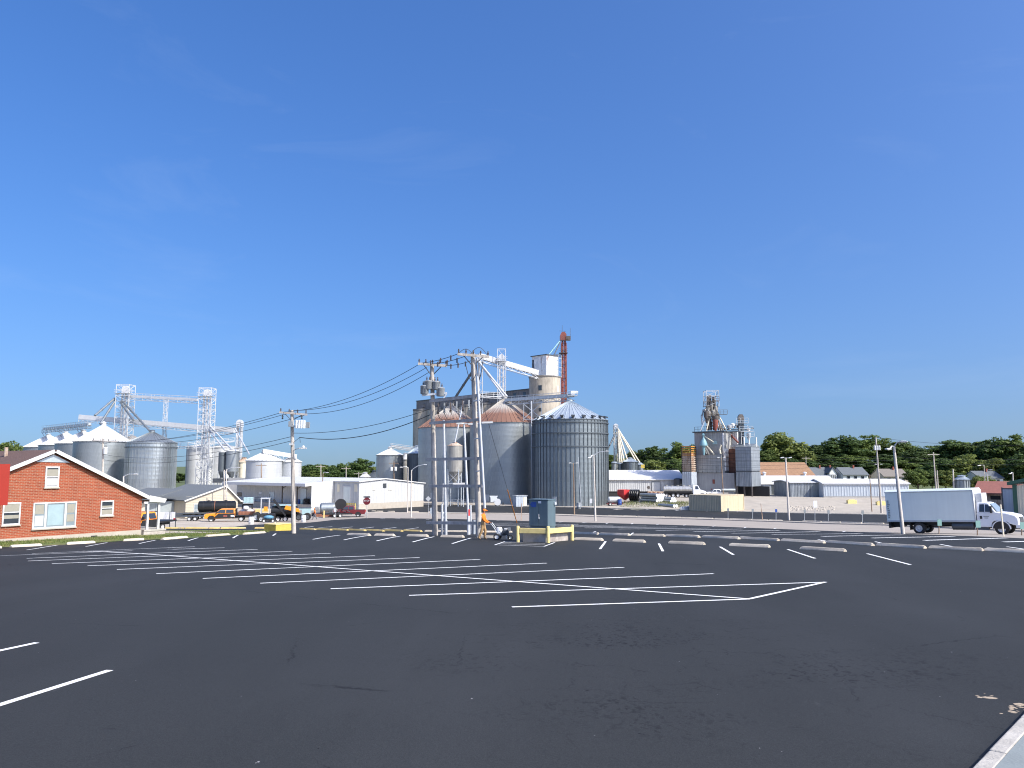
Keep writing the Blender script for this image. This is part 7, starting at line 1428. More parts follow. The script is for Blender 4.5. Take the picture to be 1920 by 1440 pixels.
mb = MB(); mb.add([(5.98, -1.0, 1.86), (5.98, 1.0, 1.86), (5.5, .82, 2.5), (5.5, -.82, 2.5)], [(0, 1, 2, 3)]); o_ = mb.build('windscreen', 'glass_pale', tr_); o_.location = (.012, 0, .012)
mb = MB(); mb.box(7.36, 7.46, -.55, .55, .95, 1.4); mb.build('grille', 'steel_dark', tr_, bevel=.02); mb = MB(); mb.box(7.2, 7.52, -1.1, 1.1, .55, .85); mb.build('bumper', 'white_truck', tr_, bevel=.05); mb = MB(); mb.box(7.5, 7.54, -1.0, -.75, .62, .78); mb.box(7.5, 7.54, .75, 1.0, .62, .78); mb.build('fog_light', 'black', tr_)
# ---- pickups and work trucks
def pickup(label, loc, rz, body, lower, bed='box', L_=5.6, group=None, name='pickup_truck', crew=True, ry=0, rimm='rim'):
    t_ = thing(name, label, 'truck', loc, rz, group, ry=ry); wb = L_*.62; f0 = wb+.95; hw = .96; k = .55 if crew else 0
    c0 = wb*.34-k*.9
    low = [(-.05 if bed != 'box' else -1.15, .5), (-.5 if bed == 'box' else -.05, .5), (wb-.5, .45), (wb-.48, .7), (wb-.2, .92), (wb+.2, .92), (wb+.46, .7), (wb+.5, .5), (f0, .5), (f0+.02, .85), (f0-.05, 1.12), (wb+.1, 1.22), (wb-.55, 1.25), (c0, 1.25)]
    if bed == 'box': low += [(c0-.02, 1.2), (-1.15, 1.2)]
    else: low = [(c0, .5)]+low[2:]
    o = cab_body(t_, low, [(c0, 1.25), (wb-.5, 1.25), (wb-1.15, 1.82), (wb-1.35, 1.88), (c0+.12, 1.88), (c0, 1.75)], hw, hw-.18, body, 'body'); fw2 = o[1]
    for s in (-1, 1):
        g_ = lambda z: s*(fw2(z)+.012); xm = c0+(wb-.6-c0)*.48
        mb = MB(); mb.add([(xm+.06, g_(1.29), 1.29), (wb-.66, g_(1.29), 1.29), (wb-1.14, g_(1.75), 1.75), (xm+.06, g_(1.78), 1.78)], [(0, 1, 2, 3)]); mb.build('side_window', 'glass', t_)
        mb = MB(); mb.add([(c0+.15, g_(1.29), 1.29), (xm-.04, g_(1.29), 1.29), (xm-.04, g_(1.78), 1.78), (c0+.2, g_(1.76), 1.76)], [(0, 1, 2, 3)]); mb.build('rear_side_window', 'glass', t_)
        if lower != body: mb = MB(); mb.add([(c0+.02, s*(hw+.012), .5), (wb-.56, s*(hw+.012), .5), (wb-.5, s*(hw+.012), .8), (wb-.95, s*(hw+.012), 1.22), (c0+.02, s*(hw+.012), 1.22)], [(0, 1, 2, 3, 4)]); mb.build('door_panel', lower, t_)
        mb = MB(); mb.cbox((wb-.75, s*(hw+.16), 1.4), .12, .2, .25); mb.build('mirror', 'black', t_)
        mb = MB(); mb.cbox((f0+.01, s*.72, .98), .06, .34, .2); mb.build('headlight', 'plastic_white', t_); mb = MB(); mb.cbox((-1.17 if bed == 'box' else -1.9, s*.84, .95), .05, .16, .3); mb.build('tail_light', 'red_paint', t_)
        for x in (0, wb):
            wheel(t_, x, s*(hw-.13), .4, .28, rimm, .4)
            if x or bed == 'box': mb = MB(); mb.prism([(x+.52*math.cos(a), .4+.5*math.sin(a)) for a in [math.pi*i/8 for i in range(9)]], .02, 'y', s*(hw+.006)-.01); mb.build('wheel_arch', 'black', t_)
    mb = MB(); mb.add([(wb-.52, -hw+.14, 1.3), (wb-.52, hw-.14, 1.3), (wb-1.12, hw-.26, 1.8), (wb-1.12, -hw+.26, 1.8)], [(0, 1, 2, 3)]); o_ = mb.build('windscreen', 'glass_pale', t_); o_.location = (.014, 0, .014)
    mb = MB(); mb.box(f0-.02, f0+.1, -.95, .95, .48, .72); mb.build('bumper', 'steel', t_, bevel=.03); mb = MB(); mb.box(f0+.0, f0+.05, -.5, .5, .78, 1.08); mb.build('grille', 'black', t_)
    if bed == 'box':
        mb = MB(); mb.box(-1.1, c0-.1, -.8, .8, 1.19, 1.215); mb.build('bed_floor', 'dark_in', t_); mb = MB(); mb.box(-1.3, -1.14, -.95, .95, .5, .68); mb.build('rear_bumper', 'steel', t_)
    else:
        mb = MB(); mb.box(-1.9, c0-.12, -1.1, 1.1, .82, .98); mb.build('flatbed', 'black', t_); mb = MB(); mb.box(-1.9, c0, -.4, .4, .55, .82); mb.build('frame_rail', 'black', t_)
        mb = MB()
        for y in (-1, -.5, 0, .5, 1): mb.beam((c0-.15, y, .98), (c0-.15, y, 1.85), .06)
        mb.beam((c0-.15, -1, 1.85), (c0-.15, 1, 1.85), .07); mb.build('headache_rack', 'black', t_)
    return t_
hz = math.atan2(-.25, -.97)
b0 = gnd(453, 977.5); wt_ = pickup('orange and black crew-cab flatbed work truck facing left', V((b0.x, b0.y, b0.z+.01)), hz, 'orange', 'black', 'flat', 6.6, name='flatbed_truck')
mb = MB(); mb.cbox((2.2, .985, .86), .55, .01, .26); mb.build('door_logo', 'red_rust', wt_); mb = MB(); mb.cbox((1.2, .985, .92), .5, .01, .1); mb.cbox((1.15, .985, .76), .6, .01, .07); mb.build('door_lettering', 'decal_white', wt_)
def at_local(t_, x, y, z): c, s = math.cos(t_.rotation_euler.z), math.sin(t_.rotation_euler.z); return V((t_.location.x+c*x-s*y, t_.location.y+s*x+c*y, t_.location.z+z))
c = at_local(wt_, -.7, 0, .985); bx = thing('rust_crate', 'low rusty steel tray on the work truck bed', 'crate', c, hz); mb = MB(); mb.box(-1.1, 1.1, -.95, .95, 0, .1); mb.box(-1.1, 1.1, .88, .95, .1, .5); mb.box(-1.1, 1.1, -.95, -.88, .1, .5); mb.box(-1.1, -1.03, -.88, .88, .1, .5); mb.box(1.03, 1.1, -.88, .88, .1, .5); mb.build('tray', 'rust_tin', bx)
rr = random.Random(5)
for k, (x, y, z, s) in enumerate(((-.4, .2, .42, .52), (.35, -.2, .42, .55), (.1, .4, .95, .42))): t_ = thing('bulk_bag', ['white bulk bag on the work truck, toward its tail', 'white bulk bag on the work truck, nearer the cab', 'white bulk bag on top of the other two'][k], 'bag', at_local(bx, x, y, z), .3*k, 'bags on the work truck'); mb = MB(); mb.sphere((0, 0, 0), s, 10, (1.15, .9, .75)); mb.v = [(a+rr.uniform(-.05, .05), b_+rr.uniform(-.05, .05), c_+rr.uniform(-.04, .04)) for a, b_, c_ in mb.v]; mb.build('sack', 'plastic_white', t_, 60)
# tank trailer behind the work truck
b0 = gnd(408, 974.0); b0 = base(405, b0.y+4); tt = thing('tank_trailer', 'gooseneck flatbed trailer with big black tank behind the orange truck', 'trailer', b0, hz)
mb = MB(); mb.box(-4.2, 5.0, -1.15, 1.15, .85, 1.0); mb.build('deck', 'steel_dark', tt); mb = MB(); mb.box(-4.2, 5, -.4, .4, .6, .85); mb.beam((-4.0, 0, 1.1), (-4.0, 0, 2.2), .25); mb.beam((-4.0, 0, 2.2), (-5.6, 0, 2.2), .28); mb.beam((-5.5, 0, 2.2), (-5.5, 0, 1.2), .2); mb.build('gooseneck', 'black', tt)
for x in (2.4, 3.3): 
    for y in (-1.0, 1.0): wheel(tt, x, y, .4, .26, 'rim', .4)
mb = MB(); mb.tube((2.6, 0, 1.95), (-2.8, 0, 1.95), .88, n=24); mb.sphere((2.6, 0, 1.95), .88, 16, (.25, 1, 1)); mb.sphere((-2.8, 0, 1.95), .88, 16, (.25, 1, 1)); mb.build('tank', 'black_plastic', tt, 40)
for x in (-1.6, .2, .5, 1.9): mb = MB(); mb.lathe([(.9, -.05), (.905, 0), (.9, .05)], 24, caps=False); mb.v = [(x+c_, a, b_+1.95) for a, b_, c_ in mb.v]; mb.build('tank_band', 'rust_tin' if x == .2 else 'black', tt)
mb = MB(); mb.lathe([(.25, 0), (.25, .12), (.1, .15)], 12, (1.2, 0, 2.8)); mb.lathe([(.25, 0), (.25, .12), (.1, .15)], 12, (-1.4, 0, 2.8)); mb.build('manhole', 'black', tt, 40)
c = at_local(tt, -4.9, 0, 2.36); ib = thing('liquid_tote', 'pale teal liquid tote on the gooseneck of the tank trailer', 'tote', c, hz); mb = MB(); mb.box(-.75, .75, -.55, .55, .1, 1.0); mb.build('bottle', 'teal', ib, bevel=.08); mb = MB(); mb.box(-.8, .8, -.6, .6, 0, .1); mb.build('pallet', 'steel', ib)
mb = MB()
for x in (-.8, -.3, .3, .8): mb.beam((x, -.6, .1), (x, -.6, 1.02), .03); mb.beam((x, .6, .1), (x, .6, 1.02), .03)
mb.build('cage', 'steel', ib)
# low trailer at left
b0 = base(347, 116); lt = thing('low_trailer', 'empty low flatbed trailer left of the orange truck', 'trailer', b0, hz); mb = MB(); mb.box(-2.6, 2.6, -1.0, 1.0, .62, .74); mb.build('deck', 'steel_dark', lt); mb = MB(); mb.beam((-2.6, 0, .6), (-4, 0, .55), .15); mb.beam((2.4, .9, .74), (3.4, .9, .3), .06); mb.beam((2.4, -.9, .74), (3.4, -.9, .3), .06); mb.build('tongue', 'steel_dark', lt)
for x in (-1.5, -.7):
    for y in (-.95, .95): wheel(lt, x, y, .34, .22, 'rim', .34)
mb = MB(); mb.box(1.6, 2.4, -.9, .9, .76, 1.3); mb.build('toolbox', 'maroon', lt, bevel=.04); mb = MB(); mb.box(.5, 1.2, -.8, .5, .76, 1.15); mb.build('engine_crate', 'steel_dark', lt)
# second rig: sealer tank trailer with mixer
b0 = base(531, 114); sg = thing('sealer_trailer', 'black sealer tank trailer on tandem wheels behind the utility pole', 'trailer', b0, hz)
mb = MB(); mb.tube((1.6, 0, 1.45), (-1.9, 0, 1.45), .78, n=22); mb.sphere((1.6, 0, 1.45), .78, 14, (.22, 1, 1)); mb.sphere((-1.9, 0, 1.45), .78, 14, (.22, 1, 1)); mb.build('tank', 'black_plastic', sg, 40)
mb = MB(); mb.box(-2.6, 4.6, -.9, .9, .52, .68); mb.build('frame', 'black', sg); mb = MB(); mb.cbox((-.2, .8, 1.6), 1.1, .02, .2); mb.build('tank_lettering', 'galv_dark', sg)
for x in (-.5, .5):
    for y in (-.95, .95): wheel(sg, x+.2, y, .4, .26, 'rim_white', .4)
mb = MB(); mb.box(-2.6, -1.95, -.7, .7, .7, 1.6); mb.build('pump_box', 'can_grey', sg); mb = MB(); mb.box(-1.8, 1.4, -.5, .5, 2.25, 2.45); mb.build('walk_deck', 'teal', sg)
for x in (-2.2, -3.4): wheel(sg, x, .9, .55, .3, 'steel_dark', .7)
c = base(500, 112); sk = thing('skid_loader', 'small loader with open cage and raised orange arm beside the sealer trailer', 'loader', c, hz)
mb = MB(); mb.box(-1.2, 1.3, -.7, .7, .5, 1.2); mb.build('body', 'black', sk, bevel=.08)
for x in (-.7, .7):
    for y in (-.85, .85): wheel(sk, x, y, .48, .32, 'steel', .48)
mb = MB()
for x, y in ((-.3, -.6), (-.3, .6), (.8, -.6), (.8, .6)): mb.beam((x, y, 1.2), (x, y, 3.3), .12)
mb.box(-.4, .9, -.7, .7, 3.3, 3.42); mb.build('cage', 'steel_white', sk)
mb = MB(); mb.beam((-.3, -.2, 1.2), (-.3, -.2, 4.0), .1); mb.build('exhaust', 'black', sk); mb = MB(); mb.beam((-.8, .75, 3.2), (-2.6, .75, .9), .22); mb.beam((-.8, -.75, 3.2), (-2.6, -.75, .9), .22); mb.build('lift_arm', 'black', sk)
mb = MB(); mb.box(-.1, .4, .72, .9, 1.6, 2.2); mb.build('orange_panel', 'orange', sk); mb = MB(); mb.prism([(-2.4, 1.8), (-4.6, 1.3), (-4.4, 1.8), (-2.6, 2.3)], 1.4, 'y', -.7); mb.build('bucket', 'orange', sk)
c = base(503.5, 109.5); cv = thing('engine_cart', 'small blue tarp-covered engine cart under the loader', 'cart', c, hz); mb = MB(); mb.sphere((0, 0, .7), .6, 10, (1.2, .7, .5)); mb.build('tarp', 'blue_tarp', cv, 60); mb = MB(); mb.box(-.9, .9, -.5, .5, .25, .45); mb.build('chassis', 'black', cv)
for x in (-.6, .6): wheel(cv, x, .5, .25, .12, 'rim', .25)
c = base(481, 112); tw = thing('spare_axle', 'pair of big dark tyres on an axle between truck and trailer', 'axle', c, hz)
for y in (-.7, .7): wheel(tw, 0, y, .68, .4, 'steel', .68)
mb = MB(); mb.tube((0, -.7, .68), (0, .7, .68), .12); mb.box(-1.6, 1.6, -.3, .3, .7, .95); mb.build('beam', 'black', tw)
b0 = base(287, 72); ot = pickup('orange pickup partly hidden behind the brick house porch', V((b0.x, b0.y, b0.z+.01)), math.radians(-100), 'orange', 'black', 'flat', 6.2, name='pickup_truck')
b0 = base(672, 133); pickup('dark maroon pickup parked by the stop sign', V((b0.x, b0.y, b0.z+.01)), math.pi+.12, 'maroon', 'maroon', 'box', 5.3)
b0 = base(614, 134); tk = thing('round_tank', 'silver round-ended tank on a skid before the warehouse', 'tank', b0, hz); mb = MB(); mb.tube((-1.0, 0, 1.4), (1.0, 0, 1.4), .95, n=22); mb.sphere((-1.0, 0, 1.4), .95, 14, (.4, 1, 1)); mb.sphere((1.0, 0, 1.4), .95, 14, (.4, 1, 1)); mb.build('shell', 'galv', tk, 40); mb = MB(); mb.box(-1.4, 2, -1.0, 1.0, 0, .5); mb.build('skid', 'rust_tin', tk); mb = MB(); mb.tube((-2.2, -.6, 2.0), (-2.2, .2, 2.0), 1.0, n=18); mb.build('hose_reel', 'black', tk)
b0 = base(633, 131); fl = thing('flat_trailer', 'dark low trailer loaded with scrap left of the maroon pickup', 'trailer', b0, hz); mb = MB(); mb.box(-2.4, 2.6, -1, 1, .5, .7); mb.build('deck', 'black', fl)
for x in (-.4, .5): wheel(fl, x, .95, .35, .2, 'rim', .35); wheel(fl, x, -.95, .35, .2, 'rim', .35)
mb = MB()
for k in range(14): a, b_ = rr.uniform(-2, 2), rr.uniform(-.8, .8); mb.beam((a, b_, .75+rr.uniform(0, .4)), (a+rr.uniform(-1, 1), b_+rr.uniform(-.4, .4), .8+rr.uniform(0, .5)), .12)
mb.build('scrap', 'steel_dark', fl)
b0 = base(596, 136); atv = thing('utility_cart', 'small dusty utility cart near the leaning pole', 'cart', b0, hz); mb = MB(); mb.box(-.9, 1.2, -.6, .6, .45, .9); mb.prism([(-.2, .9), (.7, .9), (.45, 1.6), (-.1, 1.6)], 1.1, 'y', -.55); mb.build('body', 'can_grey', atv, bevel=.05)
for x in (-.6, .8):
    for y in (-.6, .6): wheel(atv, x, y, .3, .2, 'steel_dark', .3)
for lab, x, Y, ln in (('stack of yellow pallets below the dock', 492, 150, 2.2), ('teal dumpster behind the sealer trailer', 562, 140, 2.0)):
    b0 = base(x, Y); t_ = thing('yard_bin', lab, 'bin', b0, hz)
    mb = MB()
    if 'pallets' in lab:
        for k in range(4): mb.box(-ln*.6, ln*.6, -.6, .6, k*.17, k*.17+.1)
        mb.build('pallet', 'yellow', t_)
    else: mb.prism([(-ln*.9, .1), (ln*.9, .1), (ln, 1.2), (-ln, 1.2)], 1.6, 'y', -.8); mb.build('body', 'teal', t_); mb = MB(); mb.box(-ln-.05, ln+.05, -.85, .85, 1.2, 1.28); mb.build('lid', 'steel_dark', t_)
for lab, px, py in (('white plastic drum beside the orange work truck rear wheel', 471, 983.5), ('white plastic drum right of the utility pole', 569, 979.5)):
    b0 = gnd(px, py); t_ = thing('white_drum', lab, 'drum', b0); MB().lathe([(.3, 0), (.33, .04), (.33, .3), (.35, .33), (.33, .36), (.33, .6), (.35, .63), (.33, .66), (.33, .92), (.3, .96), (.05, .97)], 18).build('barrel', 'plastic_white', t_, 40)
c0, c1, c2 = gnd(517, 995.8), gnd(546.5, 994.8), gnd(504, 993.2); yb_ = thing('yellow_planter', 'bright yellow concrete barrier block beside the utility pole', 'block', c0, math.atan2(c1.y-c0.y, c1.x-c0.x)); Lb = (c1-c0).length; hb_ = at(517, 984.5, c0.y).z-c0.z; db_ = max(.6, min(1.6, (c2-c0).length))
mb = MB(); mb.box(0, Lb, 0, db_, -.1, hb_); mb.build('block', 'yellow_bright', yb_, bevel=.03); mb = MB(); mb.box(-.03, Lb+.03, -.03, db_+.03, hb_, hb_+.06); mb.build('coping', 'yellow', yb_, bevel=.02); mb = MB(); mb.tube((Lb*.3, db_*.5, hb_), (Lb*.3, db_*.5, hb_+.22), .06); mb.build('cap_pipe', 'cream', yb_)
b0 = gnd(607, 971); t_ = thing('yellow_stub', 'short cream yellow post beside the walking worker', 'bollard', b0); mb = MB(); mb.lathe([(.12, -.1), (.12, 1.15), (.06, 1.2)], 12); mb.build('post', 'yellow', t_, 40)
# white notice boards by the porch
b0 = gnd(309, 989); nb = thing('notice_board', 'white three-panel board on thin legs beside the porch', 'board', b0); kx = b0.y/F
for x0, x1 in ((290.5, 309), (310.5, 321), (322.5, 329)): a, c = at(x0, 960, b0.y)-b0, at(x1, 979, b0.y)-b0; mb = MB(); mb.box(a.x, c.x, -.03, .03, c.z, a.z); mb.build('panel', 'plastic_white', nb)
for x in (289.5, 319, 330): a = at(x, 960, b0.y)-b0; mb = MB(); mb.box(a.x-.03, a.x+.03, -.05, .05, -.3, a.z+.05); mb.build('leg', 'steel_dark', nb)
# ---- yard on the right
b0 = base(1172, 181); rh = thing('red_hopper', 'red four-sided gravity hopper on legs at the gravel edge', 'hopper', b0, .5); mb = MB(); q = 1.25; Zt = at(1172, 918, 181).z-b0.z
mb.add([(-q, -q, Zt), (q, -q, Zt), (q, q, Zt), (-q, q, Zt), (-q, -q, Zt-1.1), (q, -q, Zt-1.1), (q, q, Zt-1.1), (-q, q, Zt-1.1), (-.2, -.2, Zt-2.4), (.2, -.2, Zt-2.4), (.2, .2, Zt-2.4), (-.2, .2, Zt-2.4)], [(0, 1, 5, 4), (1, 2, 6, 5), (2, 3, 7, 6), (3, 0, 4, 7), (4, 5, 9, 8), (5, 6, 10, 9), (6, 7, 11, 10), (7, 4, 8, 11), (8, 9, 10, 11)]); mb.build('bin', 'red_paint', rh)
for x, y in ((-1, -1), (1, -1), (1, 1), (-1, 1)): mb = MB(); mb.beam((x*1.1, y*1.1, 0), (x*1.1, y*1.1, Zt-1), .1); mb.build('leg', 'red_rust', rh)
b0 = base(1190, 179); pc = thing('pipe_coil', 'big black coil of corrugated drain pipe lying on its side', 'pipe coil', b0, -.5)
for k in range(5):
    for r_ in (1.25, .98, .72):
        mb = MB(); n = 22; mb.path([(-.9+k*.45+.02*r_, r_*math.cos(2*math.pi*i/n), 1.36+r_*math.sin(2*math.pi*i/n)) for i in range(n+1)], .14, 6); mb.build('pipe_turn', 'black_plastic', pc, 60)
b0 = base(1152, 176); wtk = thing('fertilizer_tank', 'white round-ended tank on a red trailer at the ribbed bin', 'tank', b0, .1); mb = MB(); mb.tube((-1.2, 0, 1.3), (1.0, 0, 1.3), .7, n=18); mb.sphere((-1.2, 0, 1.3), .7, 12, (.5, 1, 1)); mb.sphere((1.0, 0, 1.3), .7, 12, (.5, 1, 1)); mb.build('shell', 'galv_bright', wtk, 40); mb = MB(); mb.box(-1.8, 1.8, -.7, .7, .35, .55); mb.build('frame', 'maroon', wtk)
for x in (-1.1, 1.1): wheel(wtk, x, -.75, .35, .2, 'rim_white', .35); wheel(wtk, x, .75, .35, .2, 'rim_white', .35)
for lab, px, Y in (('blue drum beside the red hopper', 1162, 175), ('blue drum at the foot of the thin leaning pole', 1085, 164)): b0 = base(px, Y); t_ = thing('blue_drum', lab, 'drum', b0); MB().lathe([(.42, 0), (.45, .05), (.45, .45), (.48, .5), (.45, .55), (.45, 1.3), (.4, 1.35)], 16).build('barrel', 'blue' if px > 1100 else 'can_grey', t_, 40)
def pipes(label, px, Y, rows, n, L_, r=.36):
    b0 = base(px, Y); t_ = thing('pipe_stack', label, 'pipes', b0, -1.0)
    for k in range(rows):
        for j in range(n-k % 2):
            y = (j-(n-1)/2+.5*(k % 2))*2*r; z = r+k*r*1.74; mb = MB(); mb.tube((-L_, y, z), (0, y, z), r*.96, n=14); p_ = mb.build('pipe', 'galv', t_, 40); mb = MB(); mb.tube((0, y, z), (.12, y, z), r*1.0, n=14); mb.build('end_cap', 'plastic_white', p_, 40)
pipes('stack of grey pipes with white end caps beside the coil', 1238, 172, 3, 4, 5.2, .34); pipes('smaller stack of capped grey pipes behind the cream container', 1262, 171, 2, 3, 5.5, .32); pipes('two capped grey pipes lying alone on the gravel', 1266, 163, 1, 2, 4.5, .34)
for k, px in enumerate((1279, 1285, 1291, 1296)):
    b0 = base(px, 158+k*.6); t_ = thing('concrete_block', 'white concrete block near the container, %s from the left' % ORD[k], 'block', b0, .2*k, 'white blocks near the container'); mb = MB(); mb.box(-.42, .42, -.4, .4, -.1, .62); mb.box(-.12, .12, -.3, .3, .62, .7); mb.build('block', 'plastic_white', t_, bevel=.05)
# cream shipping container
a, c, d = gnd(1299, 952.5), gnd(1351, 954.5), gnd(1410, 953); co_ = base(1352, 152); cn = thing('shipping_container', 'cream corrugated shipping container lying in the gravel yard', 'container', co_, RG-.12)
hC = at(1352, 929, 152).z-co_.z; yL = 6.1; xL_ = 8.6
kx1 = (1352-1299)/9.5/.8; 
mb = MB(); ribbed(mb, (0, kx1), (0, 0), .12, hC-.1, .36, .07); ribbed(mb, (0, 0), (9.2, 0), .12, hC-.1, 1.5, .03); ribbed(mb, (9.2, 0), (9.2, kx1), .12, hC-.1, .36, .07); mb.build('wall', 'container', cn)
mb = MB(); mb.box(-.05, 9.25, -.05, kx1+.05, hC-.1, hC); mb.build('roof', 'container', cn); mb = MB(); mb.box(-.04, 9.24, -.04, kx1+.04, -.2, .12); mb.build('bottom_rail', 'container', cn)
for x, y in ((0, 0), (0, kx1), (9.2, 0)): mb = MB(); mb.box(x-.1, x+.1, y-.1, y+.1, .12, hC-.1); mb.build('corner_post', 'container', cn)
mb = MB()
for k in range(9): b0 = gnd(1210+k*11, 944+(k % 3)*2)
# tanker truck
b0 = base(1302, 186); tk = thing('tanker_truck', 'white-cabbed tanker truck with dull steel tank before the mill', 'truck', V((b0.x, b0.y, b0.z+.01)), -.08)
mb = MB(); n = 18; pf = [(.98*math.cos(2*math.pi*i/n), 1.95+.78*math.sin(2*math.pi*i/n)) for i in range(n)]; mb.prism(pf, 6.6, 'x', -7.2); mb.build('tank', 'tank_steel', tk, 40)
for k in range(5): mb = MB(); mb.lathe([(.3, 0), (.3, .18), (.1, .22)], 10, (-6.6+k*1.35, 0, 2.7)); mb.build('hatch', 'galv_brown', tk, 40)
mb = MB(); mb.box(-7.4, 3.0, -.45, .45, .75, 1.05); mb.box(-7.2, -.7, -1.0, 1.0, 1.05, 1.2); mb.build('frame', 'black', tk)
for x in (-6.7, -5.1, -4.0, -2.0, -1.2): wheel(tk, x, -.95, .5 if x < -3 else .4, .35, 'rim' if x > -6 else 'rim_white', .5 if x < -3 else .4); wheel(tk, x, .95, .5 if x < -3 else .4, .35, 'rim', .5 if x < -3 else .4)
cab_body(tk, [(-.4, .6), (1.2, .6), (1.3, 1.0), (2.1, 1.0), (2.3, .6), (2.6, .7), (2.6, 1.5), (1.3, 1.9), (-.4, 1.9)], [(-.4, 1.9), (1.2, 1.9), (.8, 2.85), (-.3, 2.9), (-.4, 2.8)], 1.15, .95, 'white_truck')
for y in (-1.0, 1.0): wheel(tk, 1.75, y, .5, .3, 'rim_white', .5)
for s in (-1, 1): mb = MB(); mb.add([(.1, s*1.17, 2.0), (.95, s*1.17, 2.0), (.7, s*1.02, 2.7), (.1, s*1.02, 2.7)], [(0, 1, 2, 3)]); mb.build('side_window', 'glass', tk)
mb = MB(); mb.add([(1.24, -1.0, 1.98), (1.24, 1.0, 1.98), (.9, .9, 2.75), (.9, -.9, 2.75)], [(0, 1, 2, 3)]); mb.build('windscreen', 'glass', tk)
mb = MB(); mb.tube((-.5, -.9, 1.2), (-.5, -.9, 3.2), .1); mb.build('exhaust_stack', 'steel', tk)
b0 = base(1355, 189); pickup('silver pickup with tank in its bed parked at the mill wall', V((b0.x, b0.y, b0.z+.01)), math.pi, 'white_truck', 'white_truck', 'box', 5.4); b0 = base(1366, 187.5)
t_ = thing('bed_tank', 'grey cylindrical tank lying in the silver pickup bed', 'tank', V((b0.x, b0.y, b0.z+1.3))); mb = MB(); mb.tube((-1.6, 0, .4), (1.6, 0, .4), .42, n=14); mb.build('shell', 'galv', t_, 40); mb = MB(); mb.box(-1.2, 1.2, -.4, .4, -.1, .05); mb.build('cradle', 'steel_dark', t_)
# ================================================================== trees and plants
def crown_mesh(seed, h=12., rx=4.6, rz=4.4, zc=7.4, nclus=105, per=85, m='leaf', ls=.8):
    r = random.Random(seed); mb = MB(); cl = []
    for k in range(nclus):
        u, v = r.uniform(-1, 1), r.uniform(0, 2*math.pi); q = math.sqrt(1-u*u); d = r.uniform(.35, 1.0)
        wob = 1+.22*math.sin(3*v+seed)+.15*math.sin(5*u+2*v)
        c = V((rx*q*math.cos(v)*d*wob*.86, rx*q*math.sin(v)*d*wob*.86, zc+rz*u*d*(.9 if u > 0 else .8))); cl.append((c, r.uniform(.8, 1.55)))
    for c, cr in cl:
        for i in range(per):
            n = V((r.gauss(0, 1), r.gauss(0, 1), r.gauss(.25, 1))).normalized(); p = c+n*cr*r.uniform(.55, 1.05)*V((1, 1, .75)).length/1.6
            p = c+V((n.x, n.y, n.z*.72))*cr*r.uniform(.5, 1.08); s = ls*r.uniform(.45, 1.0)
            nn = (n*1.1+V((r.uniform(-1, 1), r.uniform(-1, 1), r.uniform(-.6, 1)))*.8).normalized(); a = nn.orthogonal().normalized(); a = Matrix.Rotation(r.uniform(0, 6.28), 3, nn) @ a; b = nn.cross(a)
            k = len(mb.v); mb.v += [tuple(p-a*s*.5), tuple(p+b*s*.32), tuple(p+a*s*.5), tuple(p-b*s*.32)]; mb.f.append((k, k+1, k+2, k+3))
    me = bpy.data.meshes.new('crown'); me.from_pydata(mb.v, [], mb.f); me.materials.append(M[m]); return me, cl
def trunk_mesh(seed, cl, h, zc):
    r = random.Random(seed+50); mb = MB(); mb.tube((0, 0, -.8), (.1, .05, zc*.55), .32, .22, 8); mb.tube((.1, .05, zc*.55), (0, 0, zc+1.5), .22, .08, 7)
    for c, cr in r.sample(cl, 14): mb.tube((.05, .03, r.uniform(zc*.35, zc*.8)), c, .1, .03, 5)
    me = mb.mesh('trunk', 50); me.materials.append(M['bark']); return me
PROTO = []
for i, (m_, rx, rz, zc) in enumerate((('leaf', 4.8, 5.3, 6.3), ('leaf_dark', 4.3, 5.5, 6.2), ('leaf_light', 4.7, 5.1, 6.5), ('leaf_dark', 5.0, 5.2, 6.4), ('leaf', 4.1, 5.6, 6.1), ('leaf_light', 4.8, 5.3, 6.2))):
    me, cl = crown_mesh(i*13+3, 12, rx, rz, zc, m=m_); PROTO.append((me, trunk_mesh(i, cl, 12, zc), rx))
def tree(label, px, ytop, wpx, Y, k, group=None):
    b = base(px, Y); zt = at(px, ytop, Y).z; h = zt-b.z; t_ = thing('tree', label, 'tree', b, (px*.37) % 6.28, group); s = h/12.1; sx = 1.28*wpx*Y/F/2/(PROTO[k][2]*1.12)
    if s < .45: s = .45
    for nm, me in (('crown', PROTO[k][0]), ('trunk', PROTO[k][1])):
        o = bpy.data.objects.new(nm, me); COL.objects.link(o); o.parent = t_; o.scale = (sx, sx, s)
GR = 'wooded hill behind the sheds'
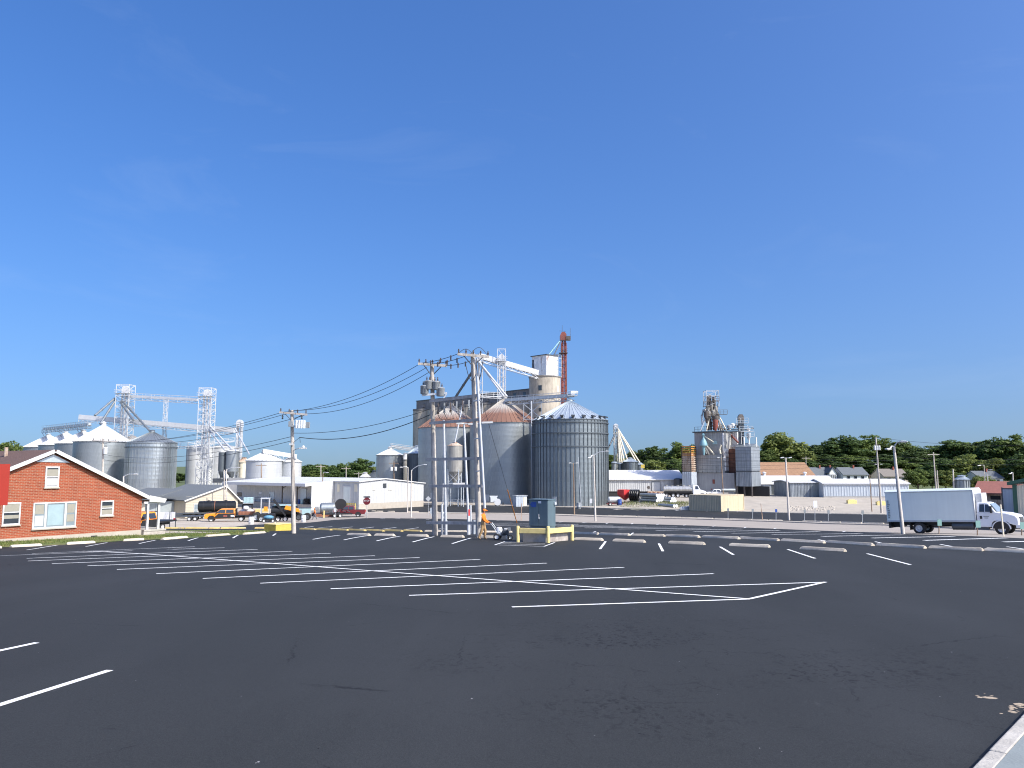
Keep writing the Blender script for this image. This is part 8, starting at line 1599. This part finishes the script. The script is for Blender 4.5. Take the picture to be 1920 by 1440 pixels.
for lab, px, yt, w_, Y, k in (
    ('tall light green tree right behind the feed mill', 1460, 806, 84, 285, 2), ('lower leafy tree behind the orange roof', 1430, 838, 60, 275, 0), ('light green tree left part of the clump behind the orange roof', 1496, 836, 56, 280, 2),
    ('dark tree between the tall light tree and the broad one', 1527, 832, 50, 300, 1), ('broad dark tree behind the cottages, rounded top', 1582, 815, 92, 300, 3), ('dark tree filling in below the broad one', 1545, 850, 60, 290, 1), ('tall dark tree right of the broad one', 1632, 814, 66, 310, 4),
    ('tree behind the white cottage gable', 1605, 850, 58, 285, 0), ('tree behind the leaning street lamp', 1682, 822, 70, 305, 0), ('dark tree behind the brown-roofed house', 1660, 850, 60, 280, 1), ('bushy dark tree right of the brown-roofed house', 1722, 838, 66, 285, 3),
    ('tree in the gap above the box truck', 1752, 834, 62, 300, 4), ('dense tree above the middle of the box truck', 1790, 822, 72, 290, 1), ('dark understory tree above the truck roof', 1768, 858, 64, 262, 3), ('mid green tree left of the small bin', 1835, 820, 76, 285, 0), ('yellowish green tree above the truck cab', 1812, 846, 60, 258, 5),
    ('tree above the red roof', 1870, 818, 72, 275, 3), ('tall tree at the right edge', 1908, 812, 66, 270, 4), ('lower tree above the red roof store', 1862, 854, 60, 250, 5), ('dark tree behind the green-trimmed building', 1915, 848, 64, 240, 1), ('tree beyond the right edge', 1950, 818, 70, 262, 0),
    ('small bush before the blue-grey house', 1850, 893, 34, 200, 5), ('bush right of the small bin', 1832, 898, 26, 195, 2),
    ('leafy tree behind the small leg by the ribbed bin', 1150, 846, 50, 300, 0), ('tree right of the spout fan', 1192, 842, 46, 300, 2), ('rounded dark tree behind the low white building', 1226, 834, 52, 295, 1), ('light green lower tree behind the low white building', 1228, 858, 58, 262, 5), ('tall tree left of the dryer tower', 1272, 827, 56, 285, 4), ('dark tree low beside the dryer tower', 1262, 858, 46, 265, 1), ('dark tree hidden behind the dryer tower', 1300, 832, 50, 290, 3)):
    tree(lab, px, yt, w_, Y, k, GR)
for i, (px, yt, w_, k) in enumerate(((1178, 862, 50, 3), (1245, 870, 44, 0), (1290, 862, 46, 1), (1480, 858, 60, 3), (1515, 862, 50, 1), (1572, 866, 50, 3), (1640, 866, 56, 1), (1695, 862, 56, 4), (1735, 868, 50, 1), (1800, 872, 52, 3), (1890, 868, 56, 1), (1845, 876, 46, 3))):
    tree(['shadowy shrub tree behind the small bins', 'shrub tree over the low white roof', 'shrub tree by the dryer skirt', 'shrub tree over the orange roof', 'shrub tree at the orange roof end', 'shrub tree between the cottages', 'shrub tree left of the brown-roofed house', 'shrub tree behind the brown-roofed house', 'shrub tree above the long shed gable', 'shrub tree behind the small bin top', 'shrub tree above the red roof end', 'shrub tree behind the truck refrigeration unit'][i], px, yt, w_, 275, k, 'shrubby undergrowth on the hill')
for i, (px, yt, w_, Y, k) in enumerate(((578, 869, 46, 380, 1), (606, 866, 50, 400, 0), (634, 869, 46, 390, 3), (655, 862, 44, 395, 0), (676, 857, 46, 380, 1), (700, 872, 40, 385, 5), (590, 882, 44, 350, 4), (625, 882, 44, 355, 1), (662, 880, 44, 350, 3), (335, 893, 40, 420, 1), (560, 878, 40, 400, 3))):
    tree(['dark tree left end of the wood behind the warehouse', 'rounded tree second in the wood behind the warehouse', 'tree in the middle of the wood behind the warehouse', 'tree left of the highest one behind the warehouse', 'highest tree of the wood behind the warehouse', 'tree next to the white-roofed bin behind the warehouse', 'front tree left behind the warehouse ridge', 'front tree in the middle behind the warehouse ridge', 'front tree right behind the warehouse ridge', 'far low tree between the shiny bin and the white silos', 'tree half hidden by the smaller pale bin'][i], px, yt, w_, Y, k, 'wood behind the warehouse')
tree('tall tree above the brick house roof at the left edge', 4, 815, 66, 215, 0); tree('darker tree beyond the left edge', -40, 822, 70, 225, 3)
for lab, px, yt, w_, k in (('round bush above the long shed gable end', 1722, 874, 40, 0), ('bush behind the truck box top left', 1748, 880, 36, 3), ('bush behind the truck box middle', 1774, 878, 40, 5), ('bush left of the small grey-blue bin', 1795, 884, 34, 1)): tree(lab, px, yt, w_, 232, k, 'bushes above the truck')
# grass blades on the verge, weeds by the pipes
r = random.Random(11); mb = MB()
for k in range(6000):
    if k < 5000: x = r.uniform(-20, 505); y0 = 1026-(x/505)*26.5; p = gnd(x, y0-r.uniform(.3, 9)*(1 if x < 260 else .55)) 
    else: x = r.uniform(280, 500); p = gnd(x, r.uniform(995.5, 1000+(500-x)*.045))
    h = r.uniform(.05, .16); a = r.uniform(0, 6.28); w_ = .022
    k0 = len(mb.v); mb.v += [(p.x-w_*math.cos(a), p.y-w_*math.sin(a), p.z+.03), (p.x+w_*math.cos(a), p.y+w_*math.sin(a), p.z+.03), (p.x+r.uniform(-.06, .06), p.y+r.uniform(-.06, .06), p.z+.03+h)]; mb.f.append((k0, k0+1, k0+2))
me = bpy.data.meshes.new('grass'); me.from_pydata(mb.v, [], mb.f); me.materials.append(M['grass']); o = bpy.data.objects.new('grass', me); COL.objects.link(o); tag(o, 'short mown grass blades on the verge before the brick house', 'grass', kind='stuff')
mb = MB()
for k in range(2600):
    x = r.choice([r.gauss(1180, 12), r.gauss(1240, 22), r.gauss(1275, 14), r.uniform(1200, 1300)]); y = r.uniform(941, 951); p = gnd(x, y); h = r.uniform(.1, .55)*(1 if y < 947 else .5); a = r.uniform(0, 6.28); w_ = .05
    k0 = len(mb.v); mb.v += [(p.x-w_*math.cos(a), p.y-w_*math.sin(a), p.z), (p.x+w_*math.cos(a), p.y+w_*math.sin(a), p.z), (p.x+r.uniform(-.2, .2), p.y+r.uniform(-.2, .2), p.z+h)]; mb.f.append((k0, k0+1, k0+2))
me = bpy.data.meshes.new('weeds'); me.from_pydata(mb.v, [], mb.f); me.materials.append(M['weeds']); o = bpy.data.objects.new('weeds', me); COL.objects.link(o); tag(o, 'dry weeds growing round the pipes and coil at the gravel edge', 'weeds', kind='stuff')
